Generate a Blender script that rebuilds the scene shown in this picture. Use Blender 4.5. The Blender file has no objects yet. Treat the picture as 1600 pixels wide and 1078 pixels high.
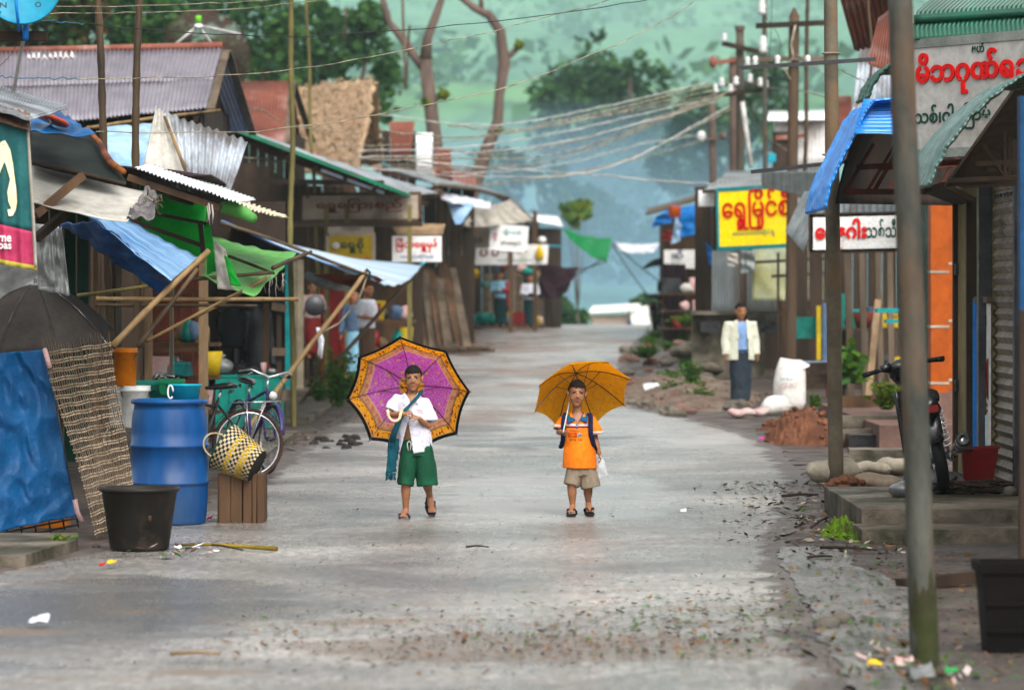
import bpy, bmesh, math, random
import numpy as np
from mathutils import Vector, Matrix, Euler, noise as mnoise
R = math.radians
SC = bpy.context.scene
COL = SC.collection
random.seed(7)
# ------------------------------------------------------------------ camera
F, CX, HY, CH = 5600.0, 800.0, 457.0, 1.75
cam = bpy.data.cameras.new('camera'); cam.sensor_width = 36; cam.lens = F / 1600 * 36
cam.shift_y = -(539 - HY) / 1600; cam.clip_start = 0.5; cam.clip_end = 4000
cam.dof.use_dof = True; cam.dof.focus_distance = 28.2; cam.dof.aperture_fstop = 2.7
cam_o = bpy.data.objects.new('camera', cam); COL.objects.link(cam_o)
cam_o.location = (0, 0, CH); cam_o.rotation_euler = (R(90), 0, 0); SC.camera = cam_o
# ------------------------------------------------------------------ overcast sky and soft sun
W = bpy.data.worlds.new('World'); SC.world = W; W.use_nodes = True
wn, wl = W.node_tree.nodes, W.node_tree.links
bg = wn['Background']; sky = wn.new('ShaderNodeTexSky'); sky.sky_type = 'NISHITA'; sky.sun_disc = False
SUN_EL, SUN_AZ = 48, 158
sky.sun_elevation = R(SUN_EL); sky.sun_rotation = R(SUN_AZ); sky.air_density = 1.0; sky.dust_density = 6.0; sky.ozone_density = 1.0
hs = wn.new('ShaderNodeHueSaturation'); hs.inputs['Saturation'].default_value = 0.16
wl.new(sky.outputs[0], hs.inputs['Color']); wl.new(hs.outputs[0], bg.inputs['Color']); bg.inputs['Strength'].default_value = 0.15
sun = bpy.data.lights.new('sun', 'SUN'); sun.energy = 0.6; sun.angle = R(60); sun.color = (1, .97, .92)
sun_o = bpy.data.objects.new('sun', sun); COL.objects.link(sun_o); sun_o.location = (0, 0, 60)
sun_o.rotation_euler = (R(90 - SUN_EL), 0, R(180 - SUN_AZ))
SC.view_settings.view_transform = 'Standard'; SC.view_settings.look = 'None'; SC.view_settings.gamma = 1
SC.view_settings.exposure = 1.27
SC.cycles.max_bounces = 6; SC.cycles.volume_bounces = 1; SC.cycles.transparent_max_bounces = 8
SC.cycles.use_denoising = True; SC.cycles.sample_clamp_indirect = 4
# ------------------------------------------------------------------ geometry helpers
def sst(a, b, x):
    t = min(1, max(0, (x - a) / (b - a))); return t * t * (3 - 2 * t)
def nz(x, y, z=0.0): return mnoise.noise(Vector((x, y, z)))
def prof(Y):
    return .72 * sst(48, 104, Y) - 3.6 * sst(114, 160, Y)
def gz(X, Y):
    z = prof(Y)
    if Y > 170: z += max(0, (Y - 170) / 830) ** 1.12 * 108 + nz(X / 70, Y / 70) * 5 * sst(170, 330, Y) + nz(X / 25, Y / 25, 5) * 1.5 * sst(170, 330, Y)
    return z
def P(px, py, Y): return Vector(((px - CX) * Y / F, Y, CH + (HY - py) * Y / F))
def G(px, py):
    Y = F * CH / max(40, py - HY)
    for _ in range(30):
        Y = .5 * Y + .5 * F * (CH - prof(Y)) / max(40, py - HY)
    return Vector(((px - CX) * Y / F, Y, prof(Y)))
def V(*a): return Vector(a)
def wloc(o):
    l = Vector((0, 0, 0))
    while o is not None: l = l + o.location; o = o.parent
    return l
def perp(t):
    u = Vector((0, 0, 1)) if abs(t.z) < .9 else Vector((1, 0, 0))
    a = t.cross(u).normalized(); return a, a.cross(t).normalized()
class MB:
    def __init__(s): s.v = []; s.f = []; s.m = []; s.uv = {}
    def add(s, vs, fs, mi=0, uvs=None):
        b = len(s.v); s.v += [Vector(x) for x in vs]
        for k, f in enumerate(fs):
            if uvs: s.uv[len(s.f)] = [uvs[i] for i in f]
            s.f.append([b + i for i in f]); s.m.append(mi)
        return s
    def box(s, c, size, rot=None, mi=0, jit=0, taper=1):
        c = Vector(c); M = rot if isinstance(rot, Matrix) else (Euler(rot).to_matrix() if rot else Matrix.Identity(3))
        vs = []
        for z in (-.5, .5):
            k = taper if z > 0 else 1
            for x, y in ((-.5, -.5), (.5, -.5), (.5, .5), (-.5, .5)):
                p = Vector((x * size[0] * k, y * size[1] * k, z * size[2]))
                if jit: p += Vector([random.uniform(-jit, jit) for _ in range(3)])
                vs.append(c + M @ p)
        return s.add(vs, [(3, 2, 1, 0), (4, 5, 6, 7), (0, 1, 5, 4), (1, 2, 6, 5), (2, 3, 7, 6), (3, 0, 4, 7)], mi)
    def bar(s, p0, p1, w, h=None, mi=0, jit=0):
        p0, p1 = Vector(p0), Vector(p1); t = (p1 - p0).normalized(); a, b = perp(t); h = h or w
        vs = []
        for p in (p0, p1):
            for x, y in ((-1, -1), (1, -1), (1, 1), (-1, 1)):
                q = p + a * x * w / 2 + b * y * h / 2
                if jit: q = q + Vector([random.uniform(-jit, jit) for _ in range(3)])
                vs.append(q)
        return s.add(vs, [(0, 1, 2, 3), (7, 6, 5, 4), (1, 0, 4, 5), (2, 1, 5, 6), (3, 2, 6, 7), (0, 3, 7, 4)], mi)
    def tube(s, pts, r, seg=8, mi=0, cap=True, ref=None):
        pts = [Vector(p) for p in pts]; n = len(pts); vs = []; fs = []; a = None
        for i, p in enumerate(pts):
            t = (pts[min(n - 1, i + 1)] - pts[max(0, i - 1)]); t = t.normalized() if t.length > 1e-9 else Vector((0, 0, 1))
            if ref is not None: a = (Vector(ref) - t * t.dot(Vector(ref))).normalized()
            elif a is None: a, _ = perp(t)
            else: a = (a - t * t.dot(a)).normalized()
            b = t.cross(a); rr = r[i] if isinstance(r, (list, tuple)) else r
            ra, rb = rr if isinstance(rr, (tuple, list)) else (rr, rr)
            for k in range(seg):
                an = 2 * math.pi * k / seg; vs.append(p + a * math.cos(an) * ra + b * math.sin(an) * rb)
        for i in range(n - 1):
            for k in range(seg):
                k2 = (k + 1) % seg; fs.append((i * seg + k, i * seg + k2, (i + 1) * seg + k2, (i + 1) * seg + k))
        if cap: fs.append(tuple(range(seg - 1, -1, -1))); fs.append(tuple((n - 1) * seg + k for k in range(seg)))
        return s.add(vs, fs, mi)
    def ball(s, c, r, mi=0, nu=12, nv=8, M=None):
        c = Vector(c); rx, ry, rz = r if isinstance(r, (tuple, list)) else (r, r, r); vs = []; fs = []
        for j in range(1, nv):
            th = math.pi * j / nv
            for i in range(nu):
                ph = 2 * math.pi * i / nu; q = Vector((rx * math.sin(th) * math.cos(ph), ry * math.sin(th) * math.sin(ph), rz * math.cos(th)))
                vs.append(c + (M @ q if M else q))
        tq = Vector((0, 0, rz)); t = len(vs); vs.append(c + (M @ tq if M else tq)); vs.append(c - (M @ tq if M else tq))
        for j in range(nv - 2):
            for i in range(nu):
                i2 = (i + 1) % nu; fs.append((j * nu + i, (j + 1) * nu + i, (j + 1) * nu + i2, j * nu + i2))
        for i in range(nu):
            i2 = (i + 1) % nu; fs.append((t, i, i2)); fs.append((t + 1, (nv - 2) * nu + i2, (nv - 2) * nu + i))
        return s.add(vs, fs, mi)
    def lathe(s, prof_, seg=24, c=(0, 0, 0), mi=0, M=None):
        c = Vector(c); vs = []; fs = []; n = len(prof_)
        for r, z in prof_:
            for k in range(seg):
                a = 2 * math.pi * k / seg; q = Vector((r * math.cos(a), r * math.sin(a), z)); vs.append(c + (M @ q if M else q))
        for i in range(n - 1):
            for k in range(seg):
                k2 = (k + 1) % seg; fs.append((i * seg + k, i * seg + k2, (i + 1) * seg + k2, (i + 1) * seg + k))
        return s.add(vs, fs, mi)
    def grid(s, fn, nu, nv, th=0.0, mi=0, uv=False):
        g = [[Vector(fn(u / nu, v / nv)) for u in range(nu + 1)] for v in range(nv + 1)]
        fl = [p for row in g for p in row]; n = (nu + 1) * (nv + 1); fs = []; w = nu + 1
        for v in range(nv):
            for u in range(nu): a = v * w + u; fs.append((a, a + 1, a + w + 1, a + w))
        uvs = [(u / nu, v / nv) for v in range(nv + 1) for u in range(nu + 1)] if uv else None
        if not th: return s.add(fl, fs, mi, uvs)
        nr = []
        for v in range(nv + 1):
            for u in range(nu + 1):
                du = g[v][min(nu, u + 1)] - g[v][max(0, u - 1)]; dv = g[min(nv, v + 1)][u] - g[max(0, v - 1)][u]
                q = du.cross(dv); nr.append(q.normalized() if q.length > 1e-12 else Vector((0, 0, 1)))
        back = [p - q * th for p, q in zip(fl, nr)]
        fs2 = [tuple(n + i for i in reversed(f)) for f in fs]
        rim = [u for u in range(nu)] ; e = []
        e += [(u + 1, u, n + u, n + u + 1) for u in range(nu)]
        o = nv * w; e += [(o + u, o + u + 1, n + o + u + 1, n + o + u) for u in range(nu)]
        e += [(v * w, (v + 1) * w, n + (v + 1) * w, n + v * w) for v in range(nv)]
        e += [((v + 1) * w + nu, v * w + nu, n + v * w + nu, n + (v + 1) * w + nu) for v in range(nv)]
        return s.add(fl + back, fs + fs2 + e, mi, uvs + uvs if uvs else None)
    def patch(s, c00, c10, c11, c01, nu=24, nv=16, th=.006, sag=0, wr=.02, ws=3.0, mi=0, seed=0, uv=False, flut=0, nfl=7, edge=0):
        a, b, c, d = (Vector(x) for x in (c00, c10, c11, c01)); nrm = (b - a).cross(d - a).normalized()
        L = (b - a).length; Hh = (d - a).length
        def fn(u, v):
            uu, vv = u, v
            if edge:
                uu = u + edge * nz(v * 7 + seed, 3.1, seed) * (1 if u > .98 else 0) ; vv = v + edge * nz(u * 9, 7.7, seed) * (1 if v > .98 else 0)
            p = a * (1 - uu) * (1 - vv) + b * uu * (1 - vv) + c * uu * vv + d * (1 - uu) * vv
            p = p + Vector((0, 0, -sag * 4 * u * (1 - u) * (.5 + .5 * 4 * v * (1 - v))))
            w_ = nz(u * L * ws + seed, v * Hh * ws, seed * 1.7) + .5 * nz(u * L * ws * 2.7 - seed, v * Hh * ws * 2.7 + u * 2, seed)
            w_ += .6 * (1 - abs(nz(u * L * ws * .8 + v * 2 + seed * 2, v * Hh * ws * 1.3 - u, 9 + seed)) * 2)
            p = p + nrm * wr * w_
            if flut: p = p + nrm * flut * math.sin(u * nfl * 6.283 + 2 * nz(u * 3, seed)) * (.3 + .7 * v)
            return p
        return s.grid(fn, nu, nv, th, mi, uv)
    def corr(s, c00, c10, c11, c01, waves=20, amp=.012, nv=6, th=.004, mi=0, bend=0, uneven=.01, seed=0):
        a, b, c, d = (Vector(x) for x in (c00, c10, c11, c01)); nrm = (b - a).cross(d - a).normalized()
        def fn(u, v):
            e = v + (uneven * nz(math.floor(u * waves / 8) * 3.7, seed, 1) if v > .99 else 0)
            p = a * (1 - u) * (1 - e) + b * u * (1 - e) + c * u * e + d * (1 - u) * e
            return p + nrm * (amp * math.sin(u * waves * 6.283) + bend * 4 * v * (1 - v) + uneven * nz(u * 5, v * 3, seed))
        return s.grid(fn, waves * 6, nv, th, mi)
    def prism(s, pts, off, mi=0):
        pts = [Vector(p) for p in pts]; off = Vector(off); n = len(pts)
        fs = [tuple(range(n)), tuple(range(2 * n - 1, n - 1, -1))] + [((i + 1) % n, i, n + i, n + (i + 1) % n) for i in range(n)]
        return s.add(pts + [p + off for p in pts], fs, mi)
    def mesh(s, name, mats, smooth=False, off=Vector((0, 0, 0))):
        me = bpy.data.meshes.new(name); me.from_pydata([tuple(p - off) for p in s.v], [], s.f); me.validate()
        for m in (mats if isinstance(mats, (list, tuple)) else [mats]): me.materials.append(m)
        if len(me.polygons) == len(s.m): me.polygons.foreach_set('material_index', s.m)
        if s.uv and len(me.polygons) == len(s.f):
            ul = me.uv_layers.new(name='UVMap')
            for fi, uv in s.uv.items():
                for li, q in zip(me.polygons[fi].loop_indices, uv): ul.data[li].uv = q
        if smooth: me.polygons.foreach_set('use_smooth', [True] * len(me.polygons))
        me.update(); return me
    def build(s, name, mats, parent=None, smooth=False, loc=None):
        off = wloc(parent) if parent else (Vector(loc) if loc is not None else Vector((0, 0, 0)))
        if parent is None and loc is None and s.v:
            xs = [p.x for p in s.v]; ys = [p.y for p in s.v]; zs = [p.z for p in s.v]
            off = Vector(((min(xs) + max(xs)) / 2, (min(ys) + max(ys)) / 2, min(zs)))
        o = bpy.data.objects.new(name, s.mesh(name, mats, smooth, off)); COL.objects.link(o)
        if parent: o.parent = parent
        else: o.location = off
        return o
def tag(o, label=None, cat=None, group=None, kind=None):
    if label: o['label'] = label
    if cat: o['category'] = cat
    if group: o['group'] = group
    if kind: o['kind'] = kind
    return o
def thing(name, label, cat, loc=(0, 0, 0), group=None):
    o = bpy.data.objects.new(name, None); COL.objects.link(o); o.location = loc; o.empty_display_size = .1
    return tag(o, label, cat, group)
def dup(root, loc, rz=0, label=None, group=None, sc=None):
    def cp(o, par):
        c = o.copy(); COL.objects.link(c); c.parent = par
        for ch in [x for x in bpy.data.objects if x.parent == o]: cp(ch, c)
        return c
    r = cp(root, None); r.location = loc; r.rotation_euler[2] = rz
    if sc: r.scale = (sc, sc, sc)
    return tag(r, label, None, group)
def remesh(mb, vox, smooth_it=4, off=Vector((0, 0, 0)), fac=.5):
    """one continuous surface out of overlapping closed pieces"""
    me = mb.mesh('tmp', [], False, off); o = bpy.data.objects.new('tmp', me); COL.objects.link(o)
    m = o.modifiers.new('r', 'REMESH'); m.mode = 'VOXEL'; m.voxel_size = vox; m.use_smooth_shade = True
    if smooth_it:
        s = o.modifiers.new('s', 'SMOOTH'); s.iterations = smooth_it; s.factor = fac
    dg = bpy.context.evaluated_depsgraph_get(); dg.update()
    out = bpy.data.meshes.new_from_object(o.evaluated_get(dg)); bpy.data.objects.remove(o)
    out.polygons.foreach_set('use_smooth', [True] * len(out.polygons)); return out
def put(me, name, mats, parent):
    me.name = name; me.materials.clear()
    for m in (mats if isinstance(mats, (list, tuple)) else [mats]): me.materials.append(m)
    o = bpy.data.objects.new(name, me); COL.objects.link(o); o.parent = parent; return o
def lettering(txt, org, right, up, w, h, m, parent, depth=.004, bold=.0, slant=0, name='lettering'):
    """writing fitted into a w x h box on a plane; org = lower left corner"""
    c = bpy.data.curves.new('t', 'FONT'); c.body = txt; c.size = 1; c.extrude = .02; c.resolution_u = 3; c.offset = bold; c.shear = slant
    o = bpy.data.objects.new('t', c); COL.objects.link(o); dg = bpy.context.evaluated_depsgraph_get(); dg.update()
    me = bpy.data.meshes.new_from_object(o.evaluated_get(dg)); bpy.data.objects.remove(o)
    co = np.array([v.co[:] for v in me.vertices]); lo, hi = co.min(0), co.max(0); ex = np.maximum(hi - lo, 1e-6)
    right, up = Vector(right).normalized(), Vector(up).normalized(); n = right.cross(up); off = wloc(parent)
    for v, q in zip(me.vertices, (co - lo) / ex):
        v.co = Vector(org) + right * float(q[0]) * w + up * float(q[1]) * h + n * (.004 + float(q[2]) * depth) - off
    me.materials.clear(); me.materials.append(m); me.name = name
    ob = bpy.data.objects.new(name, me); COL.objects.link(ob); ob.parent = parent; return ob
# ------------------------------------------------------------------ material helpers
class NT:
    def __init__(s, name):
        s.mat = bpy.data.materials.new(name); s.mat.use_nodes = True; s.n = s.mat.node_tree.nodes; s.l = s.mat.node_tree.links
        s.b = s.n['Principled BSDF']; s.out = s.n['Material Output']; s.tc = s.n.new('ShaderNodeTexCoord')
    def vec(s, sc=(1, 1, 1), src='Object', rot=(0, 0, 0)):
        m = s.n.new('ShaderNodeMapping'); m.inputs['Scale'].default_value = sc; m.inputs['Rotation'].default_value = rot; s.l.new(s.tc.outputs[src], m.inputs[0]); return m.outputs[0]
    def put(s, sock, val):
        if hasattr(val, 'links'): s.l.new(val, sock)
        elif isinstance(val, (tuple, list)) and len(val) == 3 and sock.type == 'RGBA': sock.default_value = (*val, 1)
        else: sock.default_value = val
    def noise(s, scale, det=4, vec=None, ro=.55, dis=0):
        t = s.n.new('ShaderNodeTexNoise'); t.inputs['Scale'].default_value = scale; t.inputs['Detail'].default_value = det
        t.inputs['Roughness'].default_value = ro; t.inputs['Distortion'].default_value = dis
        s.l.new(vec if vec is not None else s.tc.outputs['Object'], t.inputs['Vector']); return t.outputs['Fac']
    def voro(s, scale, vec=None, feat='F1', out='Distance'):
        t = s.n.new('ShaderNodeTexVoronoi'); t.inputs['Scale'].default_value = scale; t.feature = feat
        s.l.new(vec if vec is not None else s.tc.outputs['Object'], t.inputs['Vector']); return t.outputs[out]
    def wave(s, scale, vec=None, dis=2, axis='X'):
        t = s.n.new('ShaderNodeTexWave'); t.inputs['Scale'].default_value = scale; t.inputs['Distortion'].default_value = dis; t.bands_direction = axis
        s.l.new(vec if vec is not None else s.tc.outputs['Object'], t.inputs['Vector']); return t.outputs['Fac']
    def ramp(s, fac, stops, interp='LINEAR'):
        r = s.n.new('ShaderNodeValToRGB'); e = r.color_ramp.elements; r.color_ramp.interpolation = interp
        while len(e) < len(stops): e.new(.5)
        for k, (p, c) in enumerate(stops):
            e[k].position = p; e[k].color = (*c, 1) if isinstance(c, (tuple, list)) else (c, c, c, 1)
        s.l.new(fac, r.inputs[0]); return r.outputs[0]
    def mix(s, fac, a, b, mode='MIX'):
        m = s.n.new('ShaderNodeMix'); m.data_type = 'RGBA'; m.blend_type = mode
        s.put(m.inputs[0], fac); s.put(m.inputs[6], a); s.put(m.inputs[7], b); return m.outputs[2]
    def math(s, op, a, b=0.0, clamp=False):
        m = s.n.new('ShaderNodeMath'); m.operation = op; m.use_clamp = clamp; s.put(m.inputs[0], a); s.put(m.inputs[1], b); return m.outputs[0]
    def sep(s, v):
        x = s.n.new('ShaderNodeSeparateXYZ'); s.l.new(v, x.inputs[0]); return x.outputs
    def bump(s, h, st=.5, d=.01, nrm=None):
        b = s.n.new('ShaderNodeBump'); b.inputs['Strength'].default_value = st; b.inputs['Distance'].default_value = d
        s.put(b.inputs['Height'], h)
        if nrm is not None: s.l.new(nrm, b.inputs['Normal'])
        return b.outputs[0]
    def set(s, **k):
        nm = dict(col='Base Color', ro='Roughness', me='Metallic', no='Normal', sp='Specular IOR Level', co='Coat Weight', al='Alpha', tr='Transmission Weight')
        for a, v in k.items(): s.put(s.b.inputs[nm[a]], v)
        return s
def deep(c):
    l = sum(c) / 3; f = .4 + .55 * min(1, l / .5)
    return tuple(max(.002, (l + (x - l) * 1.15) * f) for x in c)
def mat(name, c, c2=None, sc=4, ro=.7, bu=.0, bs=25, me=0, st=(1, 1, 1), stain=None, ss=1.5, sa=.5, tl=0, sp=.16, rv=.12, det=5, bd=.006):
    """mottled surface: colour c to c2 by noise, an optional stain with its own outline, bump, translucency tl"""
    t = NT(name); v = t.vec(st)
    c2 = c2 or tuple(x * .72 for x in c); c, c2 = deep(c), deep(c2); stain = deep(stain) if stain else None
    f = t.ramp(t.noise(sc, det, v), [(.36, 0.0), (.66, 1.0)])
    col = t.mix(f, c, c2)
    g = t.ramp(t.noise(sc * 9, 3, v), [(.3, .82), (.7, 1.1)])
    col = t.mix(1, col, g, 'MULTIPLY')
    if stain:
        k = t.ramp(t.noise(ss, 7, v, .65, .4), [(.62 - .3 * sa, 0.0), (.80 - .3 * sa, 1.0)]); col = t.mix(k, col, stain)
    t.set(col=col, me=me, sp=sp)
    t.set(ro=t.ramp(t.noise(sc * 2.3, 3, v), [(.3, max(.02, ro - rv)), (.7, min(1, ro + rv))]))
    if bu: t.set(no=t.bump(t.noise(bs, 4, v), bu, bd))
    if tl:
        tb = t.n.new('ShaderNodeBsdfTranslucent'); t.put(tb.inputs['Color'], col); ms = t.n.new('ShaderNodeMixShader'); ms.inputs[0].default_value = tl
        t.l.new(t.b.outputs[0], ms.inputs[1]); t.l.new(tb.outputs[0], ms.inputs[2]); t.l.new(ms.outputs[0], t.out.inputs['Surface'])
    return t.mat
# ------------------------------------------------------------------ materials
M = {}
def reg(k, *a, **kw): M[k] = mat(k, *a, **kw)
reg('dark_wood', (.075, .048, .033), (.035, .023, .016), 3, .8, .5, 14, st=(1, 1, .18))
reg('brown_wood', (.16, .09, .05), (.075, .042, .025), 3, .75, .5, 14, st=(1, 1, .2))
reg('grey_wood', (.19, .145, .105), (.09, .066, .046), 3, .85, .6, 16, st=(1, 1, .15))
reg('pole_wood', (.15, .1, .065), (.085, .055, .038), 2.5, .8, .7, 22, st=(1, 1, .1))
reg('pale_wood', (.36, .25, .15), (.2, .13, .08), 3, .75, .4, 14, st=(1, 1, .2))
reg('red_wood', (.19, .045, .025), (.09, .022, .015), 2.5, .7, .3, 14, stain=(.05, .025, .02), ss=2, sa=.4)
reg('bamboo', (.33, .22, .11), (.16, .1, .05), 2, .5, .3, 30, st=(1, 1, .3), stain=(.05, .035, .02), ss=3, sa=.3)
reg('bamboo_green', (.24, .2, .075), (.13, .11, .045), 2, .5, .3, 30, st=(1, 1, .3), stain=(.06, .05, .02), ss=3, sa=.35)
reg('bamboo_dark', (.15, .1, .058), (.06, .04, .024), 2, .55, .3, 30, st=(1, 1, .3), stain=(.03, .022, .016), ss=3, sa=.4)
reg('slat', (.36, .28, .2), (.2, .15, .1), 9, .7, .3, 40)
reg('thatch', (.5, .36, .24), (.32, .22, .14), 9, .95, 1, 40, st=(1, 1, .35), stain=(.3, .13, .05), ss=1.1, sa=.3, bd=.03)
reg('zinc', (.3, .28, .31), (.22, .2, .23), .8, .45, .1, 8, me=.3, st=(1, .5, .5), stain=(.26, .15, .12), ss=.6, sa=.2)
reg('zinc_pale', (.44, .47, .5), (.28, .31, .35), 2.2, .5, .1, 8, me=.3, st=(1, 1, .3), stain=(.19, .17, .16), ss=2.2, sa=.6)
reg('rust_zinc', (.32, .12, .085), (.2, .075, .055), 1.2, .6, .1, 8, me=.15, st=(1, 1, .35), stain=(.42, .28, .25), ss=.7, sa=.45)
reg('rust_white', (.72, .7, .68), (.55, .52, .5), 1, .55, .1, 8, st=(1, 1, .5), stain=(.36, .11, .04), ss=.8, sa=.45)
reg('tin_wall', (.3, .33, .33), (.17, .19, .19), 1.2, .5, .1, 8, me=.3, st=(1, 1, .25), stain=(.16, .12, .09), ss=1.2, sa=.4)
reg('white_metal', (.75, .76, .76), (.6, .6, .6), 2, .4)
reg('blue_tarp', (.015, .18, .44), (.008, .09, .25), 2.5, .42, .35, 18, sp=.35, tl=.2)
reg('blue_deep', (.01, .11, .34), (.005, .05, .17), 3.5, .4, .5, 16, sp=.4)
reg('sign_white_shaded', (.42, .41, .39), (.35, .34, .32), 2, .5, stain=(.26, .24, .2), ss=1.3, sa=.3)  # sign white darkened: shade under the green roof put into the colour
reg('blue_pale', (.3, .46, .64), (.1, .25, .5), 1.6, .45, .2, 18, sp=.3, tl=.25, st=(1, 3, 1))
reg('blue_light', (.42, .55, .68), (.24, .4, .58), 1.3, .6, .2, 18, tl=.3, st=(.4, 2, 1), sp=.2)
reg('green_tarp', (.04, .6, .08), (.02, .38, .05), 1.5, .45, .25, 16, tl=.5)
reg('green_pale', (.26, .62, .2), (.15, .45, .12), 1.5, .5, .25, 16, tl=.45, stain=(.12, .2, .08), ss=1.5, sa=.35)
reg('green_net', (.02, .26, .1), (.012, .15, .06), 1.5, .6, .3, 30, tl=.3)
reg('maroon_tarp', (.07, .03, .04), (.035, .018, .028), 1.2, .6, .3, 16, tl=.2)
reg('rust_tarp', (.32, .07, .035), (.18, .045, .03), 2, .6, .3, 16, tl=.3)
reg('canvas_white', (.52, .5, .45), (.38, .36, .32), 1.5, .7, .3, 14, tl=.2, stain=(.2, .17, .13), ss=1.2, sa=.35)
reg('canvas_beige', (.5, .46, .4), (.33, .3, .25), 1.5, .75, .3, 14, tl=.25)
reg('plastic_grey', (.3, .31, .3), (.15, .155, .155), 1.8, .3, .5, 9, sp=.6, tl=.25)
reg('umbrella_brown', (.1, .085, .075), (.06, .05, .045), 3, .75, .1, 60, tl=.25)
reg('white_cloth', (.75, .76, .8), (.6, .62, .68), 2, .8, .2, 20, tl=.3)
reg('white_paint', (.66, .66, .64), (.55, .54, .52), 3, .45, stain=(.45, .43, .38), ss=1.4, sa=.15)
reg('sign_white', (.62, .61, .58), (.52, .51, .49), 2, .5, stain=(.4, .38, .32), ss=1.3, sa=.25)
reg('sign_beige', (.42, .36, .29), (.33, .28, .22), 2, .6, stain=(.22, .18, .14), ss=1.2, sa=.3)
reg('sign_mustard', (.5, .36, .03), (.38, .26, .02), 2, .6, stain=(.25, .18, .05), ss=1.2, sa=.3)
reg('yellow_paint', (.9, .68, .012), (.84, .6, .01), 2, .4, stain=(.7, .55, .1), ss=1.2, sa=.2)
reg('red_paint', (.72, .02, .015), (.6, .016, .012), 3, .4)
reg('maroon_paint', (.28, .03, .03), (.2, .025, .025), 3, .5)
reg('green_paint', (.015, .09, .06), (.01, .06, .04), 3, .5)
reg('blue_paint', (.03, .2, .55), (.02, .14, .42), 3, .45)
reg('navy_paint', (.02, .03, .12), None, 3, .5)
reg('teal_paint', (.03, .3, .3), (.02, .2, .21), 2, .45)
reg('teal_box', (.01, .27, .21), (.006, .17, .14), 1.6, .45, stain=(.02, .1, .08), ss=2, sa=.3)
reg('turquoise', (.04, .38, .47), (.03, .26, .36), 1.5, .4)
reg('dish_blue', (.05, .3, .44), (.04, .25, .38), 1.5, .4)
reg('blue_roof', (.015, .3, .8), (.01, .19, .58), 1.5, .3, sp=.6)
reg('green_roof', (.015, .13, .075), (.01, .08, .05), 1.5, .35, sp=.4, stain=(.05, .13, .1), ss=1.2, sa=.15)
reg('green_roof_pale', (.1, .2, .17), (.04, .11, .09), 1.5, .35, sp=.6, stain=(.2, .29, .27), ss=1.4, sa=.4)
reg('orange_wall', (.46, .11, .024), (.37, .085, .018), 1.5, .55, .1, 30)
reg('tan_wall', (.3, .24, .12), (.22, .17, .085), 1.2, .75, .1, 30, stain=(.13, .1, .06), ss=1, sa=.3)
reg('cream_wall', (.4, .34, .24), (.28, .24, .17), 1, .8, .2, 30, stain=(.16, .13, .1), ss=.9, sa=.35)
reg('shutter', (.3, .25, .2), (.2, .165, .13), 2, .5, me=.1, stain=(.1, .07, .05), ss=2, sa=.3)
reg('concrete', (.25, .21, .165), (.11, .093, .072), 2.2, .6, .8, 26, stain=(.05, .05, .028), ss=1.6, sa=.6, bd=.012)
reg('concrete_pole', (.2, .165, .12), (.13, .105, .075), 2.5, .7, .6, 40, stain=(.24, .14, .06), ss=1.1, sa=.4)
reg('metal_pole', (.12, .12, .1), (.05, .052, .045), 5, .6, .7, 40, st=(1, 1, .35), stain=(.16, .1, .06), ss=3.5, sa=.5)
reg('stone', (.17, .15, .125), (.09, .08, .065), 4, .7, .8, 14, bd=.02)
reg('moss', (.2, .34, .02), (.08, .16, .015), 14, .95, 1, 60, stain=(.07, .045, .025), ss=9, sa=.35, bd=.03)
reg('red_earth', (.27, .12, .07), (.14, .06, .036), 5, .9, 1, 22, bd=.03)
reg('drum_blue', (.005, .11, .32), (.004, .075, .24), 2, .38, .05, 10, sp=.25, stain=(.05, .1, .2), ss=2.2, sa=.42, st=(1, 1, .3))
reg('tub_black', (.03, .025, .021), (.018, .015, .013), 3, .5, .2, 20, sp=.15, stain=(.075, .055, .04), ss=3, sa=.42)
reg('bin_black', (.014, .01, .01), (.007, .006, .006), 2, .6, .3, 20, sp=.05)
reg('bucket_orange', (.66, .22, .008), (.54, .16, .006), 2, .35, tl=.1)
reg('bucket_white', (.66, .66, .63), (.52, .52, .5), 2, .35)
reg('bucket_red', (.22, .014, .013), (.14, .01, .01), 2, .45, stain=(.06, .02, .018), ss=2.4, sa=.35)
reg('sack', (.44, .39, .31), (.28, .24, .18), 3, .8, .6, 30, stain=(.12, .12, .06), ss=1.6, sa=.35)
reg('sack_white', (.74, .72, .68), (.56, .52, .48), 3, .7, .5, 14, tl=.15, stain=(.42, .34, .28), ss=1.5, sa=.2)
reg('sack_pink', (.5, .3, .29), (.42, .36, .33), 5, .7, .5, 14)
reg('basket_dark', (.03, .03, .028), None, 8, .6)
reg('basket_cream', (.48, .4, .27), (.36, .28, .16), 8, .6)
reg('basket_yellow', (.55, .36, .03), None, 8, .6)
reg('rubber', (.014, .014, .015), None, 8, .65)
reg('tyre_brown', (.1, .05, .035), (.05, .028, .022), 8, .7)
reg('chrome', (.55, .55, .56), None, 4, .22, me=.9)
reg('steel_dark', (.12, .12, .125), (.06, .06, .065), 4, .4, me=.6)
reg('black_gloss', (.012, .012, .014), None, 4, .3, sp=.6)
reg('purple_paint', (.07, .05, .2), None, 4, .35)
reg('wire_pale', (.4, .35, .26), (.12, .11, .09), 6, .7)
reg('wire_white', (.5, .49, .46), (.32, .3, .28), 3, .6)
reg('wire_dark', (.05, .05, .05), None, 6, .7)
reg('wire_blue', (.04, .18, .26), None, 6, .5)
reg('porcelain', (.55, .55, .54), None, 4, .3)
reg('bark', (.2, .14, .115), (.11, .078, .065), 2, .9, .7, 8, st=(1, 1, .4), bd=.03)
reg('leaf_dark', (.05, .13, .05), (.03, .08, .035), .5, .7, tl=.35)
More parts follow.
